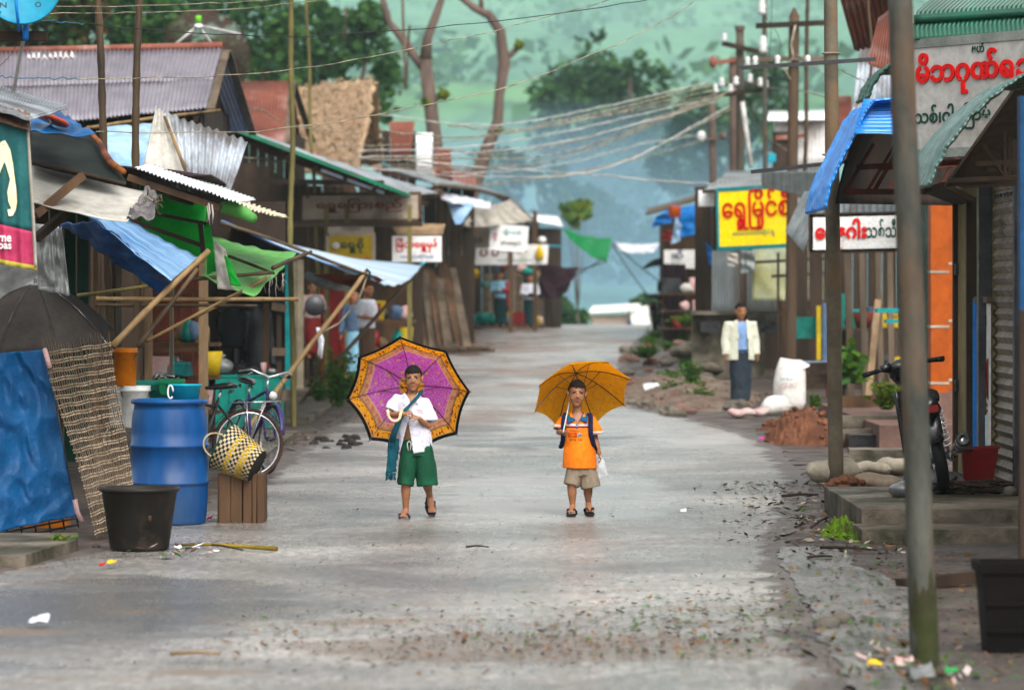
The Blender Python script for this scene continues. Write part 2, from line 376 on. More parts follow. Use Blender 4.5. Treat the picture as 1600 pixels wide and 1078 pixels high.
reg('leaf_mid', (.1, .22, .05), (.06, .15, .04), .5, .7, tl=.35)
reg('leaf_bright', (.13, .24, .03), (.08, .17, .025), 1.5, .7, tl=.4)
reg('leaf_yellow', (.22, .27, .035), (.15, .2, .03), .5, .7, tl=.4)
reg('leaf_rust', (.2, .09, .035), (.09, .09, .03), .6, .75, tl=.3)
reg('flower_red', (.5, .1, .07), (.38, .1, .07), 1, .7, tl=.3)
reg('skin', (.38, .18, .1), (.31, .142, .077), 12, .5, .08, 60, sp=.3)
reg('skin_dark', (.42, .2, .115), (.32, .15, .085), 12, .5, .08, 60)
reg('thanaka', (.41, .215, .122), (.35, .18, .1), 40, .8)
reg('lip', (.36, .135, .09), None, 20, .45)
reg('hair', (.012, .009, .008), (.02, .014, .012), 30, .85, .8, 220, bd=.003, sp=.12)
reg('eye_white', (.36, .32, .29), None, 4, .3)
reg('eye_dark', (.012, .008, .006), None, 4, .2)
reg('shirt_white', (.54, .53, .58), (.45, .44, .5), 5, .85, .1, 30, sp=.2)
reg('shorts_green', (.01, .115, .055), (.006, .075, .037), 5, .8, .3, 30, sp=.2)
reg('teal_cloth', (.01, .11, .15), (.006, .07, .1), 8, .85, .4, 60)
reg('polo_orange', (.82, .23, .012), (.68, .18, .01), 5, .8, .3, 30, sp=.2)
reg('polo_blue', (.012, .12, .25), (.01, .09, .19), 5, .8, .3, 40)
reg('strap_navy', (.01, .018, .08), (.008, .012, .05), 6, .8, .3, 60)
reg('shorts_khaki', (.3, .24, .18), (.23, .18, .13), 5, .85, .4, 30)
reg('jacket_cream', (.54, .54, .44), (.44, .44, .36), 4, .85, .35, 16)
reg('shirt_blue', (.24, .35, .55), (.18, .27, .45), 6, .85, .3, 20)
reg('longyi', (.05, .065, .085), (.032, .042, .058), 6, .85, .4, 20)
reg('longyi_green', (.01, .05, .05), (.008, .03, .035), 6, .85, .4, 20)
reg('cloth_red', (.5, .02, .05), None, 6, .85)
reg('cloth_aqua', (.25, .45, .55), (.2, .35, .45), 6, .85)
reg('cloth_black', (.012, .012, .014), None, 6, .85)
reg('cloth_orange', (.45, .13, .04), None, 6, .85)
reg('cloth_denim', (.12, .18, .28), None, 6, .85)
reg('flipflop', (.03, .04, .09), None, 6, .6)
reg('flipflop_brown', (.04, .025, .02), None, 6, .6)
reg('hook_cream', (.7, .52, .34), (.6, .42, .26), 6, .4)
reg('umb_orange', (.62, .27, .015), None, 8, .7)
reg('brick', (.25, .15, .12), (.16, .1, .085), 3, .9, .5, 20)
reg('paper', (.72, .72, .68), (.6, .58, .52), 8, .7)
reg('litter_yellow', (.75, .5, .02), None, 5, .4)
reg('litter_red', (.6, .03, .05), None, 5, .5)
reg('bottle_green', (.05, .4, .1), None, 5, .3)
reg('pink_plastic', (.7, .03, .35), None, 5, .3)
reg('far_white', (.72, .72, .68), (.62, .6, .56), .6, .6)
reg('far_pink', (.55, .42, .38), (.45, .33, .3), .6, .6)
# ------------------------------------------------------------------ ground and road
def edge_l(Y): return float(np.interp(Y, [10, 16, 22, 24.3, 28, 33, 44, 53, 65, 80, 105, 125, 170], [-4.6, -4.2, -3.5, -2.95, -2.6, -2.45, -2.5, -2.3, -1.9, -1.4, -.8, -.2, 1]))
def edge_r(Y): return float(np.interp(Y, [10, 16, 22, 24.3, 28, 33, 40, 44, 50, 53, 60, 65, 80, 105, 125, 170], [1.55, 1.55, 1.75, 1.85, 2.25, 2.75, 3.0, 3.0, 2.5, 1.95, 1.75, 1.9, 2.7, 4.4, 4.6, 5]))
def ground_mat():
    t = NT('wet_earth'); big = t.noise(.35, 6); mid = t.noise(2.2, 6); fine = t.noise(14, 5)
    c = t.ramp(mid, [(.3, (.016, .011, .008)), (.46, (.042, .024, .016)), (.58, (.07, .045, .033)), (.75, (.12, .095, .078))])
    c = t.mix(t.ramp(big, [(.4, 0.0), (.6, .75)]), c, (.05, .042, .036))
    c = t.mix(1, c, t.ramp(fine, [(.3, .6), (.7, 1.25)]), 'MULTIPLY')
    y = t.sep(t.tc.outputs['Object'])[1]
    # the hillside beyond the village is grass with patches of scrub
    ve = t.vec((1, .35, 1)); g1 = t.noise(.035, 6, ve); g2 = t.noise(.3, 5, ve)
    gr = t.ramp(g1, [(.4, (.026, .085, .038)), (.48, (.055, .145, .052)), (.6, (.09, .19, .072))])
    gr = t.mix(t.ramp(g2, [(.48, .0), (.62, .8)]), gr, (.012, .04, .022))
    far = t.ramp(t.math('MULTIPLY', y, .001), [(.118, 0.0), (.135, 1.0)])
    c = t.mix(far, c, gr)
    ro = t.mix(far, t.ramp(mid, [(.35, .8), (.6, .45)]), (.9, .9, .9))
    t.set(col=c, ro=ro, sp=.4, no=t.bump(t.noise(9, 7), .9, .05)); return t.mat
def road_mat():
    t = NT('wet_asphalt'); v = t.tc.outputs['Object']; x, y, z = t.sep(v)
    vs = t.vec((.8, .7, 1)); big = t.noise(.55, 5, vs, .6, .3); mid = t.noise(2.0, 6, vs); agg = t.voro(70); fine = t.noise(48, 4)
    c = t.ramp(big, [(.36, (.08, .074, .067)), (.52, (.16, .148, .134)), (.68, (.29, .268, .242))])
    c = t.mix(t.ramp(mid, [(.52, 0.0), (.72, .8)]), c, (.21, .185, .165))
    c = t.mix(1, c, t.ramp(fine, [(.3, .6), (.7, 1.4)]), 'MULTIPLY')
    grain = t.noise(1, 9, t.vec((18, 5, 1)), .75); c = t.mix(1, c, t.ramp(grain, [(.34, .55), (.5, .97), (.66, 1.5)]), 'MULTIPLY')
    # broken black patch, pale concrete patch, red soil patches and wet sheen painted pale near the boys, each with its own ragged outline
    wob = t.noise(1.3, 7, None, .7)
    def blob(cx, cy, rx, ry, k=1.0):
        a = t.math('POWER', t.math('DIVIDE', t.math('SUBTRACT', x, cx), rx), 2); b_ = t.math('POWER', t.math('DIVIDE', t.math('SUBTRACT', y, cy), ry), 2)
        return t.ramp(t.math('ADD', t.math('ADD', a, b_), t.math('MULTIPLY', wob, 1.6)), [(.62, k), (.7 + .0, 0.0)]) if 0 else t.ramp(t.math('MULTIPLY', t.math('ADD', t.math('ADD', a, b_), t.math('MULTIPLY', wob, 1.8)), .4), [(.6, k), (.68, 0.0)])
    blk = blob(.1, 43.5, 1.7, 4.2); c = t.mix(blk, c, t.ramp(t.voro(9, t.vec((1, .5, 1))), [(.1, (.02, .019, .019)), (.5, (.075, .07, .066))]))
    c = t.mix(blob(2.3, 45, .9, 4.5, .85), c, (.3, .285, .265)); c = t.mix(blob(-1.2, 52, .9, 6, .7), c, (.27, .255, .235)); c = t.mix(blob(.4, 31, 1.2, 4.5, .6), c, (.27, .26, .245)); c = t.mix(blob(1.1, 70, .8, 9, .8), c, (.1, .05, .034)); c = t.mix(blob(-.9, 84, .6, 9, .8), c, (.1, .055, .038)); c = t.mix(blob(-2.2, 20, 1.2, 2.6, .6), c, (.035, .034, .034)); c = t.mix(blob(.2, 17.6, 1.5, .9, .55), c, (.085, .05, .026))
    # washed-up soil and leaf mush across the near right and along both edges
    d = t.noise(1.1, 7, t.vec((.8, 1.5, 1)), .65); k = t.ramp(d, [(.56, 0.0), (.64, .8)])
    near = t.ramp(t.math('MULTIPLY', y, .01), [(.205, 1.0), (.25, .12)])
    c = t.mix(t.math('MULTIPLY', k, near), c, (.13, .08, .04))
    # broken, patched surface farther up the street
    pt = t.ramp(t.noise(.5, 5, t.vec((.7, .5, 1)), .55, .6), [(.46, 0.0), (.53, 1.0)]); mfar = t.ramp(t.math('MULTIPLY', y, .01), [(.42, 0.0), (.5, .9)])
    c = t.mix(t.math('MULTIPLY', pt, mfar), c, (.13, .075, .052))
    pl = t.ramp(t.noise(.42, 6, t.vec((.5, .4, 1)), .65, .8), [(.53, 0.0), (.56, 1.0)]); mf2 = t.ramp(t.math('MULTIPLY', y, .01), [(.36, 0.0), (.44, .8)]); c = t.mix(t.math('MULTIPLY', pl, mf2), c, t.mix(grain, (.16, .15, .14), (.3, .285, .265)))
    crk = t.math('MULTIPLY', t.ramp(t.voro(.9, t.vec((1, .8, 1)), 'DISTANCE_TO_EDGE'), [(.006, .45), (.016, 0.0)]), t.ramp(t.noise(.5, 4), [(.45, 0.0), (.55, 1.0)])); c = t.mix(crk, c, (.04, .036, .032))
    wet = t.ramp(t.noise(.7, 5, vs, .55, .5), [(.36, 0.0), (.6, 1.0)])
    ro = t.mix(wet, t.ramp(mid, [(.3, .5), (.7, .36)]), t.ramp(fine, [(.3, .1), (.7, .28)]))
    b1 = t.bump(t.noise(3.0, 5), .35, .03)
    bs = t.mix(wet, (1, 1, 1), (.35, .35, .35))
    b2 = t.bump(t.math('MULTIPLY', agg, bs), .6, .012, b1); b2 = t.bump(grain, .35, .03, b2)
    # soil creeping in over both edges
    u = t.sep(t.vec((1, 1, 1), 'UV'))[0]; ed = t.math('ADD', t.ramp(u, [(.0, 1.0), (.07, 0.0), (.93, 0.0), (1.0, .9)]), t.math('MULTIPLY', t.noise(2.6, 6), 1.1)); ek = t.ramp(ed, [(.82, 0.0), (1.0, .9)])
    c = t.mix(ek, c, t.ramp(t.noise(5, 8, t.vec((1, .6, 1)), .7), [(.35, (.022, .015, .012)), (.5, (.05, .034, .026)), (.66, (.1, .075, .06))])); ro = t.mix(ek, ro, (.55, .55, .55))
    t.set(col=c, ro=ro, sp=.6, no=b2); return t.mat
def strip(name, m, xl, xr, Ys, nx, lift, kind, jit=0):
    b = MB(); vs = []; fs = []; uvs = [(i / nx, 0) for Y in Ys for i in range(nx + 1)]
    for Y in Ys:
        a = xl(Y) + jit * (nz(Y * 1.3, 4) + .6 * nz(Y * 4.1, 8)); c = xr(Y) + jit * (nz(Y * 1.3, 14) + .6 * nz(Y * 4.1, 18))
        for i in range(nx + 1):
            X = a + (c - a) * i / nx; vs.append((X, Y, gz(X, Y) + lift + .025 * nz(X * .5, Y * .12, 2)))
    for j in range(len(Ys) - 1):
        for i in range(nx): k = j * (nx + 1) + i; fs.append((k, k + 1, k + nx + 2, k + nx + 1))
    b.add(vs, fs, 0, uvs); return tag(b.build(name, m, None, True, (0, 0, 0)), kind=kind)
YS = list(np.concatenate([np.arange(-60, 10, 5), np.arange(10, 60, .35), np.arange(60, 170, 1.2), np.arange(170, 420, 5), np.arange(420, 1060, 12), [1080, 1120, 1200, 1300]]))
strip('ground', ground_mat(), lambda Y: -(14 + .28 * max(0, Y)), lambda Y: 14 + .28 * max(0, Y), YS, 60, -.004, 'structure')
strip('road', road_mat(), edge_l, edge_r, list(np.concatenate([np.arange(-30, 10, 5), np.arange(10, 60, .2), np.arange(60, 160, .6)])), 24, .007, 'structure', .16)

def gutter_mat():
    t = NT('wet_gutter'); n1 = t.noise(2.2, 6, t.vec((1.6, .5, 1)), .65); gr_ = t.noise(1, 8, t.vec((18, 2, 1)), .7)
    c = t.ramp(n1, [(.35, (.03, .025, .022)), (.5, (.075, .062, .054)), (.65, (.13, .12, .11))]); c = t.mix(1, c, t.ramp(gr_, [(.3, .5), (.7, 1.5)]), 'MULTIPLY')
    t.set(col=c, ro=t.ramp(n1, [(.42, .12), (.6, .45)]), sp=.6, no=t.bump(gr_, .5, .03)); return t.mat
strip('gutter', gutter_mat(), lambda Y: edge_r(Y) - .05, lambda Y: edge_r(Y) + .5 + .12 * math.sin(Y), list(np.arange(15.5, 24.6, .15)), 10, .014, 'structure', .09)
# ------------------------------------------------------------------ shared builders
def bam(p0, p1, r=.022, wob=.012, seg=8, b=None, mi=0):
    """bamboo culm with nodes and a slight wander"""
    p0, p1 = Vector(p0), Vector(p1); L = (p1 - p0).length; n = max(4, int(L / .11)); a, c = perp((p1 - p0).normalized()); s = random.random() * 50
    pts = []; rs = []
    for i in range(n + 1):
        t = i / n; pts.append(p0.lerp(p1, t) + (a * nz(t * L * .8, s) + c * nz(t * L * .8, s + 9)) * wob * 2)
        rs.append(r * (1.14 if i % 3 == 0 else .97) * (1 - .15 * t))
    b = b or MB(); return b.tube(pts, rs, seg, mi)
def bars(name, m, par, lst, jit=.004):
    for p0, p1, w, h in lst: MB().bar(p0, p1, w, h, jit=jit).build(name, m, par)
def pole(name, label, p0, p1, r, m, cat='pole', group=None, wob=.012):
    return tag(bam(p0, p1, r, wob).build(name, m, None, True), label, cat, group)
def down(p): return Vector((p.x, p.y, prof(p.y) - .05))
def tarp(name, label, cat, cs, m, group=None, **k):
    return tag(MB().patch(*cs, **k).build(name, m, None, True), label, cat, group)
def sign(name, label, c00, c10, c01, m, frame=None, fw=.03, th=.03, group=None, cat='sign'):
    """flat board: c00 lower left, c10 lower right, c01 upper left; returns (thing, placer)"""
    a, b, d = Vector(c00), Vector(c10), Vector(c01); rt, up = b - a, d - a; n = rt.cross(up).normalized()
    t = thing(name, label, cat, a, group)
    MB().prism([a, b, b + up, d], -n * th).build('board', m, t)
    if frame:
        f = MB(); q = [a, b, b + up, d]
        for i in range(4):
            u = (q[(i + 1) % 4] - q[i]).normalized(); f.bar(q[i] - u * fw / 2 - n * th / 2, q[(i + 1) % 4] + u * fw / 2 * (1 if i % 2 == 0 else -1) - n * th / 2, fw, th + .02 + .004 * (i % 2))
        f.build('frame', frame, t)
    def write(txt, x, y, w, h, m, **k):
        return lettering(txt, a + rt * x + up * y, rt, up, rt.length * w, up.length * h, m, t, **k)
    return t, write
# ------------------------------------------------------------------ left row, nearest stall
# printed banner
b = MB(); c = [P(-45, 400, 22.5), P(58, 419, 22.5), P(45, 196, 22.5), P(-45, 178, 22.5)]
t = thing('hanging_banner', 'teal and pink printed banner with a cream letter hanging at the street corner', 'banner', c[0])
def bf(u, v, o=0):
    p = c[0] * (1 - u) * (1 - v) + c[1] * u * (1 - v) + c[2] * u * v + c[3] * (1 - u) * v
    return p + Vector((0, -o - .012 * math.sin(u * 26 + 2 * nz(u * 4, v)) * (1.15 - v) + .015 * nz(u * 3, v * 3), 0))
b.grid(lambda u, v: bf(u, .27 - .02 * u + v * (.73 + .02 * u)), 44, 20, .004, 0); b.build('cloth', mat('banner_teal', (.045, .2, .2), (.035, .15, .16), 3, .6, .15, 12, stain=(.14, .17, .15), ss=1.3, sa=.3, tl=.25), t, True)
MB().grid(lambda u, v: bf(u, v * (.27 - .02 * u)), 44, 10, .004).build('pink_band', mat('banner_pink', (.6, .09, .17), (.48, .06, .14), 3, .6, .15, 12, tl=.25), t, True)
MB().grid(lambda u, v: bf(.955 + u * .05, v, .006), 2, 24, .004).build('hem', M['canvas_beige'], t, True)
MB().grid(lambda u, v: bf(u, -.02 + v * .035, .005), 30, 2, .004).build('lower_hem', mat('hem_gold', (.42, .36, .08), None, 9, .7), t, True)
lt = MB()
lp = [(.36, .62), (.42, .74), (.5, .84), (.58, .86), (.66, .8), (.7, .7), (.72, .6), (.74, .52), (.74, .44), (.71, .38), (.66, .34), (.6, .33)]
lt.tube([bf(x, y, .012) for x, y in lp], [(.035 + .012 * math.sin(i * 1.3), .006) for i in range(len(lp))], 8, 0, True, (0, 0, 1) if 0 else None)
lw = MB()
for i in range(len(lp)):
    pass
L_ = [bf(x, y, .014) for x, y in lp]; R_ = []
for i, p in enumerate(L_):
    q = L_[min(i + 1, len(L_) - 1)] - L_[max(0, i - 1)]; nn = Vector((q.z, 0, -q.x)).normalized(); R_.append(p + nn * (.045 + .018 * math.sin(i * 1.9)))
lw.add(L_ + R_, [(i, i + 1, len(L_) + i + 1, len(L_) + i) for i in range(len(L_) - 1)])
lw.build('letter', mat('letter_cream', (.74, .7, .52), (.62, .6, .34), 2, .6), t, True)
lettering('rne', bf(.42, .135, .02), (1, 0, -.02), (0, 0, 1), .085, .04, M['white_paint'], t, bold=.02)
lettering('oas', bf(.42, .085, .02), (1, 0, -.02), (0, 0, 1), .085, .035, M['white_paint'], t, bold=.02)
# brown valance and little corrugated roof over the banner
tarp('valance', 'brown pleated valance strip above the teal banner', 'valance', [P(-45, 178, 22.45), P(47, 205, 22.45), P(47, 176, 22.6), P(-45, 160, 22.6)], mat('valance_brown', (.2, .12, .085), (.12, .075, .055), 8, .85, .5, 20), wr=.012, flut=.012, nfl=9)
tag(MB().corr(P(-45, 158, 22.4), P(47, 186, 22.4), P(105, 168, 24.6), P(-20, 130, 24.6), 26, .012, 4, .006).build('roof_sheet', M['zinc_pale'], None, True), 'small corrugated sheet roof above the banner, its toothed edge showing', 'roof sheet')
tarp('tarp_cover', 'dark blue tarp thrown over the stall roof behind the banner', 'tarpaulin', [P(48, 208, 25), P(150, 212, 25), P(96, 178, 26), P(48, 172, 26)], M['blue_tarp'], wr=.03, ws=5)
t = thing('round_tray', 'coral red round tray lying on the blue roof tarp', 'tray', P(79, 192, 25.2))
Mt = Matrix.Rotation(R(20), 3, 'Y') @ Matrix.Rotation(R(-10), 3, 'X')
MB().lathe([(.0, 0), (.125, 0), (.135, .02), (.13, .024), (.12, .008), (0, .008)], 28, P(79, 189, 25.15), 0, Mt).build('dish', mat('tray_coral', (.7, .14, .09), None, 4, .35), t, True)
MB().tube([P(74, 180, 25.05), P(79, 192, 25.0), P(80, 196, 25.0)], .006).build('tie', M['black_gloss'], t, True)
# dark green awning with rusty rolled edge
t = thing('canvas_awning', 'dark green canvas awning with a rusty rolled edge', 'awning', P(60, 260, 26))
MB().patch(P(48, 257, 25.6), P(198, 287, 25.6), P(150, 210, 26.6), P(48, 206, 26.6), 24, 12, .006, 0, .012).build('canvas', mat('canvas_darkgreen', (.025, .035, .03), (.015, .02, .018), 2, .85, .3, 40), t, True)
ep = [P(66, 205, 26.5), P(110, 206, 26.5), P(142, 210, 26.4), P(155, 222, 26.2), P(163, 240, 26), P(174, 256, 25.8), P(194, 269, 25.6)]
MB().tube(ep, [.014, .016, .018, .02, .026, .028, .02], 10).build('rolled_edge', mat('rust_edge', (.36, .13, .03), (.1, .03, .03), 5, .6, .6, 30), t, True)
MB().tube([P(52, 254, 25.5), P(125, 270, 25.5), P(196, 288, 25.5)], .012).build('front_rail', M['dark_wood'], t)
# pale plastic awning with torn end
t = thing('plastic_awning', 'dirty white plastic awning with a torn dark end above the blue awning', 'awning', P(60, 318, 25.5))
MB().patch(P(48, 317, 25.0), P(199, 347, 25.0), P(232, 300, 26), P(48, 258, 26), 26, 10, .006, .02, .012).build('sheet', M['canvas_white'], t, True)
MB().patch(P(197, 346, 25.05), P(240, 340, 25.2), P(248, 308, 25.9), P(226, 298, 25.95), 14, 10, .006, 0, .05, 8).build('torn_end', mat('torn_grey', (.1, .095, .1), (.25, .23, .22), 9, .8, .5, 20), t, True)
b = MB()
for i in range(14):
    p = P(228 + random.random() * 18, 302 + random.random() * 34, 25.6); b.tube([p, p + V(random.uniform(-.02, .07), -.05, random.uniform(-.03, .08)), p + V(random.uniform(0, .09), -.06, random.uniform(-.1, .08))], [.005, .004, .002], 5)
b.build('frayed_end', M['grey_wood'], t, True)
tag(MB().bar(P(55, 336, 25), P(130, 274, 25.2), .06, .05, jit=.004).build('brace', M['brown_wood']), 'flat brown timber brace under the white plastic awning', 'timber brace')
tag(MB().bar(P(55, 374, 25.2), P(106, 330, 25.4), .07, .05, jit=.004).build('brace', M['dark_wood']), 'blackened timber brace by the banner, lower of two', 'timber brace')
# blue tarp awning
t = thing('tarp_awning', 'blue tarpaulin awning with faded top and dark hanging flap', 'awning', P(180, 400, 27.5))
MB().patch(P(152, 345, 27), P(267, 439, 26.8), P(309, 403, 28.6), P(192, 340, 28.8), 30, 14, .006, .01, .012, 4, flut=.006, nfl=5).build('top_sheet', M['blue_pale'], t, True)
MB().patch(P(93, 349, 27.5), P(253, 459, 27.3), P(269, 438, 26.85), P(153, 345, 26.98), 40, 16, .006, 0, .025, 6).build('front_flap', M['blue_deep'], t, True)
MB().patch(P(120, 333, 27.01), P(153, 346, 27.01), P(196, 341, 28.8), P(140, 330, 28.8), 10, 8, .006, 0, .01).build('wall_edge', M['blue_tarp'], t, True)
# white corrugated lean-to roof
t = thing('lean_to_roof', 'white corrugated lean-to roof sheet on a timber beam', 'roof', P(280, 310, 29))
MB().corr(P(372, 316, 28.6), P(211, 263, 28.6), P(240, 258, 31), P(400, 312, 31), 26, .01, 4, .005).build('sheet', M['white_metal'], t, True)
MB().bar(P(200, 277, 28.75), P(345, 325, 28.75), .075, .05, jit=.003).build('beam', M['brown_wood'], t)
MB().bar(P(262, 300, 29.4), P(300, 312, 29.6), .05, .1, jit=.003).build('bracket', M['dark_wood'], t)
b = MB()
for x, y in ((326, 318), (331, 320), (324, 322)): b.tube([P(x, y, 28.6), P(x + 2, y + 15, 28.55), P(x + random.randint(-3, 6), y + 30, 28.6)], [.008, .007, .003], 5)
b.build('dangling_strip', M['canvas_beige'], t, True)
tag(MB().tube([P(345, 324, 29.5), P(362, 326, 29.5), P(380, 333, 29.4), P(396, 342, 29.3)], [.05, .06, .055, .04], 10).build('rolled_tarp', M['green_pale'], None, True), 'rolled pale green tarp at the end of the white lean-to roof', 'tarpaulin')
tag(MB().corr(P(368, 322, 30), P(430, 336, 31), P(452, 340, 33), P(372, 310, 33), 10, .012, 4, .005).build('roof_sheet', mat('roof_cream', (.6, .55, .36), (.5, .47, .4), 2, .6), None, True), 'cream roof sheet jutting beyond the white lean-to roof', 'roof sheet')
# bright green tarp behind and its timber frame
tarp('tarp_sheet', 'bright green tarp stretched behind the blue awning', 'tarpaulin', [P(195, 348, 31.2), P(318, 412, 31.2), P(324, 318, 31.4), P(215, 292, 31.4)], M['green_tarp'], wr=.02, sag=.02)
t = thing('awning_support', 'dark timber awning frame in front of the bright green tarp', 'awning support', P(260, 360, 30.8))
MB().bar(P(205, 345, 30.6), P(318, 385, 30.6), .11, .04, jit=.005).build('rail', M['dark_wood'], t)
MB().bar(P(238, 333, 30.7), P(325, 350, 30.7), .03, .03, jit=.003).build('rail', M['dark_wood'], t)
MB().bar(P(312, 345, 30.5), P(318, 398, 30.5), .055, .04, jit=.004).build('post', M['dark_wood'], t)
tarp('tarp_flap', 'narrow green tarp flap hanging at the end of the timber frame', 'tarpaulin', [P(324, 430, 30.1), P(338, 425, 30.1), P(330, 352, 30.4), P(320, 354, 30.4)], M['green_tarp'], nu=8, wr=.02)
tarp('cloth_rag', 'grey white rag with a green strip hanging off the pale green awning', 'rag', [P(340, 452, 30), P(368, 454, 30), P(352, 390, 30.1), P(334, 376, 30.1)], M['canvas_white'], nu=10, wr=.03, ws=6)
tarp('cloth_rag', 'bright green rag strip beside the grey white rag', 'rag', [P(360, 446, 29.9), P(377, 448, 29.9), P(358, 404, 30), P(350, 400, 30)], M['green_tarp'], nu=8, wr=.02, ws=6)
# pale green awning
t = thing('tarp_awning', 'pale green tarp awning with ragged outer corner on bamboo', 'awning', P(380, 430, 32))
MB().patch(P(316, 432, 31), P(398, 462, 31), P(462, 398, 33.5), P(330, 372, 33.5), 28, 16, .006, .05, .025, 3, edge=.05).build('sheet', M['green_pale'], t, True)
b = MB()
for i in range(16):
    p = P(400 + random.random() * 46, 425 + random.random() * 14, 31.8); L = random.uniform(.05, .2); b.tube([p, p + V(random.uniform(-.02, .02), 0, -L * .5), p + V(random.uniform(-.03, .03), 0, -L)], [(.012, .004), (.01, .003), (.004, .002)], 5)
b.build('tatter', M['canvas_white'], t, True)
bam(P(300, 436, 31), P(426, 427, 31.5), .018).build('rail', M['bamboo_dark'], t, True)
bam(P(356, 402, 32), P(426, 429, 31.6), .014).build('rail', M['bamboo_dark'], t, True)
bam(P(300, 497, 31), P(416, 434, 31.6), .02).build('prop', M['bamboo'], t, True)
bam(P(426, 418, 31.6), P(486, 394, 32.5), .02).build('rail', M['bamboo_dark'], t, True)
# bamboo props near the drum
pole('bamboo_prop', 'thick bamboo prop leaning up to the corner of the blue awning', P(176, 541, 26.6), P(326, 392, 27.2), .026, M['bamboo'], 'bamboo pole')
pole('bamboo_prop', 'bent bamboo prop just behind the thick one under the blue awning', P(216, 542, 27.2), P(307, 420, 27.5), .02, M['bamboo_dark'], 'bamboo pole')
pole('bamboo_prop', 'thin bamboo prop slanting up towards the pale green awning', P(228, 530, 29), P(376, 456, 30), .014, M['bamboo'], 'bamboo pole')
pole('bamboo_rail', 'long level bamboo rail across the stall front', P(150, 467, 30), P(466, 468, 30.5), .02, M['bamboo'], 'bamboo pole', wob=.005)
pole('bamboo_rail', 'darker bamboo rail just under the long level one', P(150, 476, 31), P(402, 478, 31), .016, M['bamboo_dark'], 'bamboo pole', wob=.005)
pole('bamboo_rail', 'greenish bamboo stick sloping up behind the dark umbrella', P(122, 462, 29), P(246, 443, 29.5), .016, M['bamboo_green'], 'bamboo pole')
# tall poles
def tall(label, x0, x1, y1, Y, r, m, top=-40):
    p0 = P(x0, top, Y); p1 = P(x1, y1, Y); d = (p1 - p0); k = (p0.z - prof(Y) + .1) / (p0.z - p1.z)
    return pole('bamboo_pole', label, p0 + d * k, p0, r, m, 'bamboo pole', None, .02)
tall('weathered bamboo pole standing behind the white lean-to roof', 214, 212, 540, 31, .036, M['bamboo_dark'])
tall('leaning bamboo pole in front of the grey corrugated roof', 151, 161, 215, 33, .038, M['bamboo_dark'])
tall('tall green bamboo pole before the thatched roof', 453, 458, 650, 47, .038, M['bamboo_green'])
tall('slim greenish bamboo pole overlapping the thatched roof', 476, 489, 240, 62, .032, M['bamboo_green'])
# dark street umbrella
def umbrella_canopy(b, n, r, depth, M4, sub=8, th=.004, curve=.25, scal=.93, nv=6):
    """n gored panels, concave side towards local -z; u across a panel, v out along the ribs"""
    def pt(a, v, e):
        rr = r * v * (1 - (1 - scal) * e * v); z = depth * (1 - v ** 1.6) + curve * r * (v - v * v) * .45
        return M4 @ Vector((rr * math.cos(a), rr * math.sin(a), z))
    for i in range(n):
        a0, a1 = 2 * math.pi * i / n, 2 * math.pi * (i + 1) / n; am = (a1 - a0) / 2
        def fn(u, v):
            v = .02 + .98 * v; a = a0 + (a1 - a0) * u; flat = math.cos(am) / math.cos((u - .5) * (a1 - a0))
            return pt(a, v * (flat * .75 + .25) if 1 else v, 4 * u * (1 - u))
        b.grid(fn, sub, nv * 2, th, 0, True)
    return pt
t = thing('street_umbrella', 'large faded brown umbrella sheltering the nearest stall', 'umbrella', P(58, 560, 26.5))
U4 = Matrix.Translation(P(58, 528, 27.7)) @ Matrix.Rotation(R(14), 4, 'X')
b = MB(); ptf = umbrella_canopy(b, 8, .62, .42, U4 @ Matrix.Rotation(R(22.5), 4, 'Z'))
b.build('canopy', M['umbrella_brown'], t, True)
b = MB()
for i in range(8): b.tube([ptf(2 * math.pi * i / 8, v, 0) + V(0, 0, .008) for v in (.05, .3, .6, 1)], .005, 5)
b.build('rib', M['black_gloss'], t)
MB().tube([U4 @ V(0, 0, -1.2), U4 @ V(0, 0, .47)], .012).build('shaft', M['steel_dark'], t, True)
tarp('plastic_sheet', 'crumpled translucent grey plastic sheet hanging behind the umbrella', 'plastic sheet', [P(-40, 545, 27.6), P(110, 460, 27.6), P(92, 352, 27.6), P(-40, 345, 27.6)], M['plastic_grey'], wr=.05, ws=4)
tarp('plastic_sheet', 'bulging clear plastic bundle tied under the white awning', 'plastic sheet', [P(60, 455, 26.9), P(108, 462, 26.9), P(96, 356, 27), P(58, 372, 27)], M['plastic_grey'], wr=.07, ws=6, flut=.02, nfl=4)
# blue tarp fence
t = thing('tarp_fence', 'wrinkled blue tarpaulin fence panel tied to a bar frame', 'fence', P(50, 830, 25.6))
fb = [P(-60, 842, 25.6), P(119, 806, 26.2), P(70, 546, 26.3), P(-60, 556, 25.7)]
b = MB()
def ff(u, v):
    p = fb[0] * (1 - u) * (1 - v) + fb[1] * u * (1 - v) + fb[2] * u * v + fb[3] * (1 - u) * v
    d = (u * .9 + v * 1.25); f = math.sin(d * 17 + 3 * nz(u * 3, v * 3)) * .018 * (1 - abs(u + v - 1.2)) + .006 * nz(u * 9, v * 12, 3) + .022 * nz(u * 2 + v, v * 2, 7) + .016 * (1 - abs(nz(u * 3 + v * 4, v * 2 - u * 2.5, 4)) * 5) + .01 * (1 - abs(nz(u * 6 - v * 3, v * 5 + u * 3, 8)) * 5)
    return p + V(0, -f, .015 * nz(u * 5, 1) * (1 - v))
b.grid(ff, 70, 80, .004).build('tarp', mat('fence_blue', (.01, .115, .29), (.008, .085, .23), 6, .5, .8, 11, sp=.2, bd=.02), t, True)
b = MB()
for i in range(9):
    q0 = fb[0].lerp(fb[1], i / 8) + V(0, .14, -.09); b.tube([q0, fb[3].lerp(fb[2], i / 8) + V(0, .14, -.06)], .007, 5)
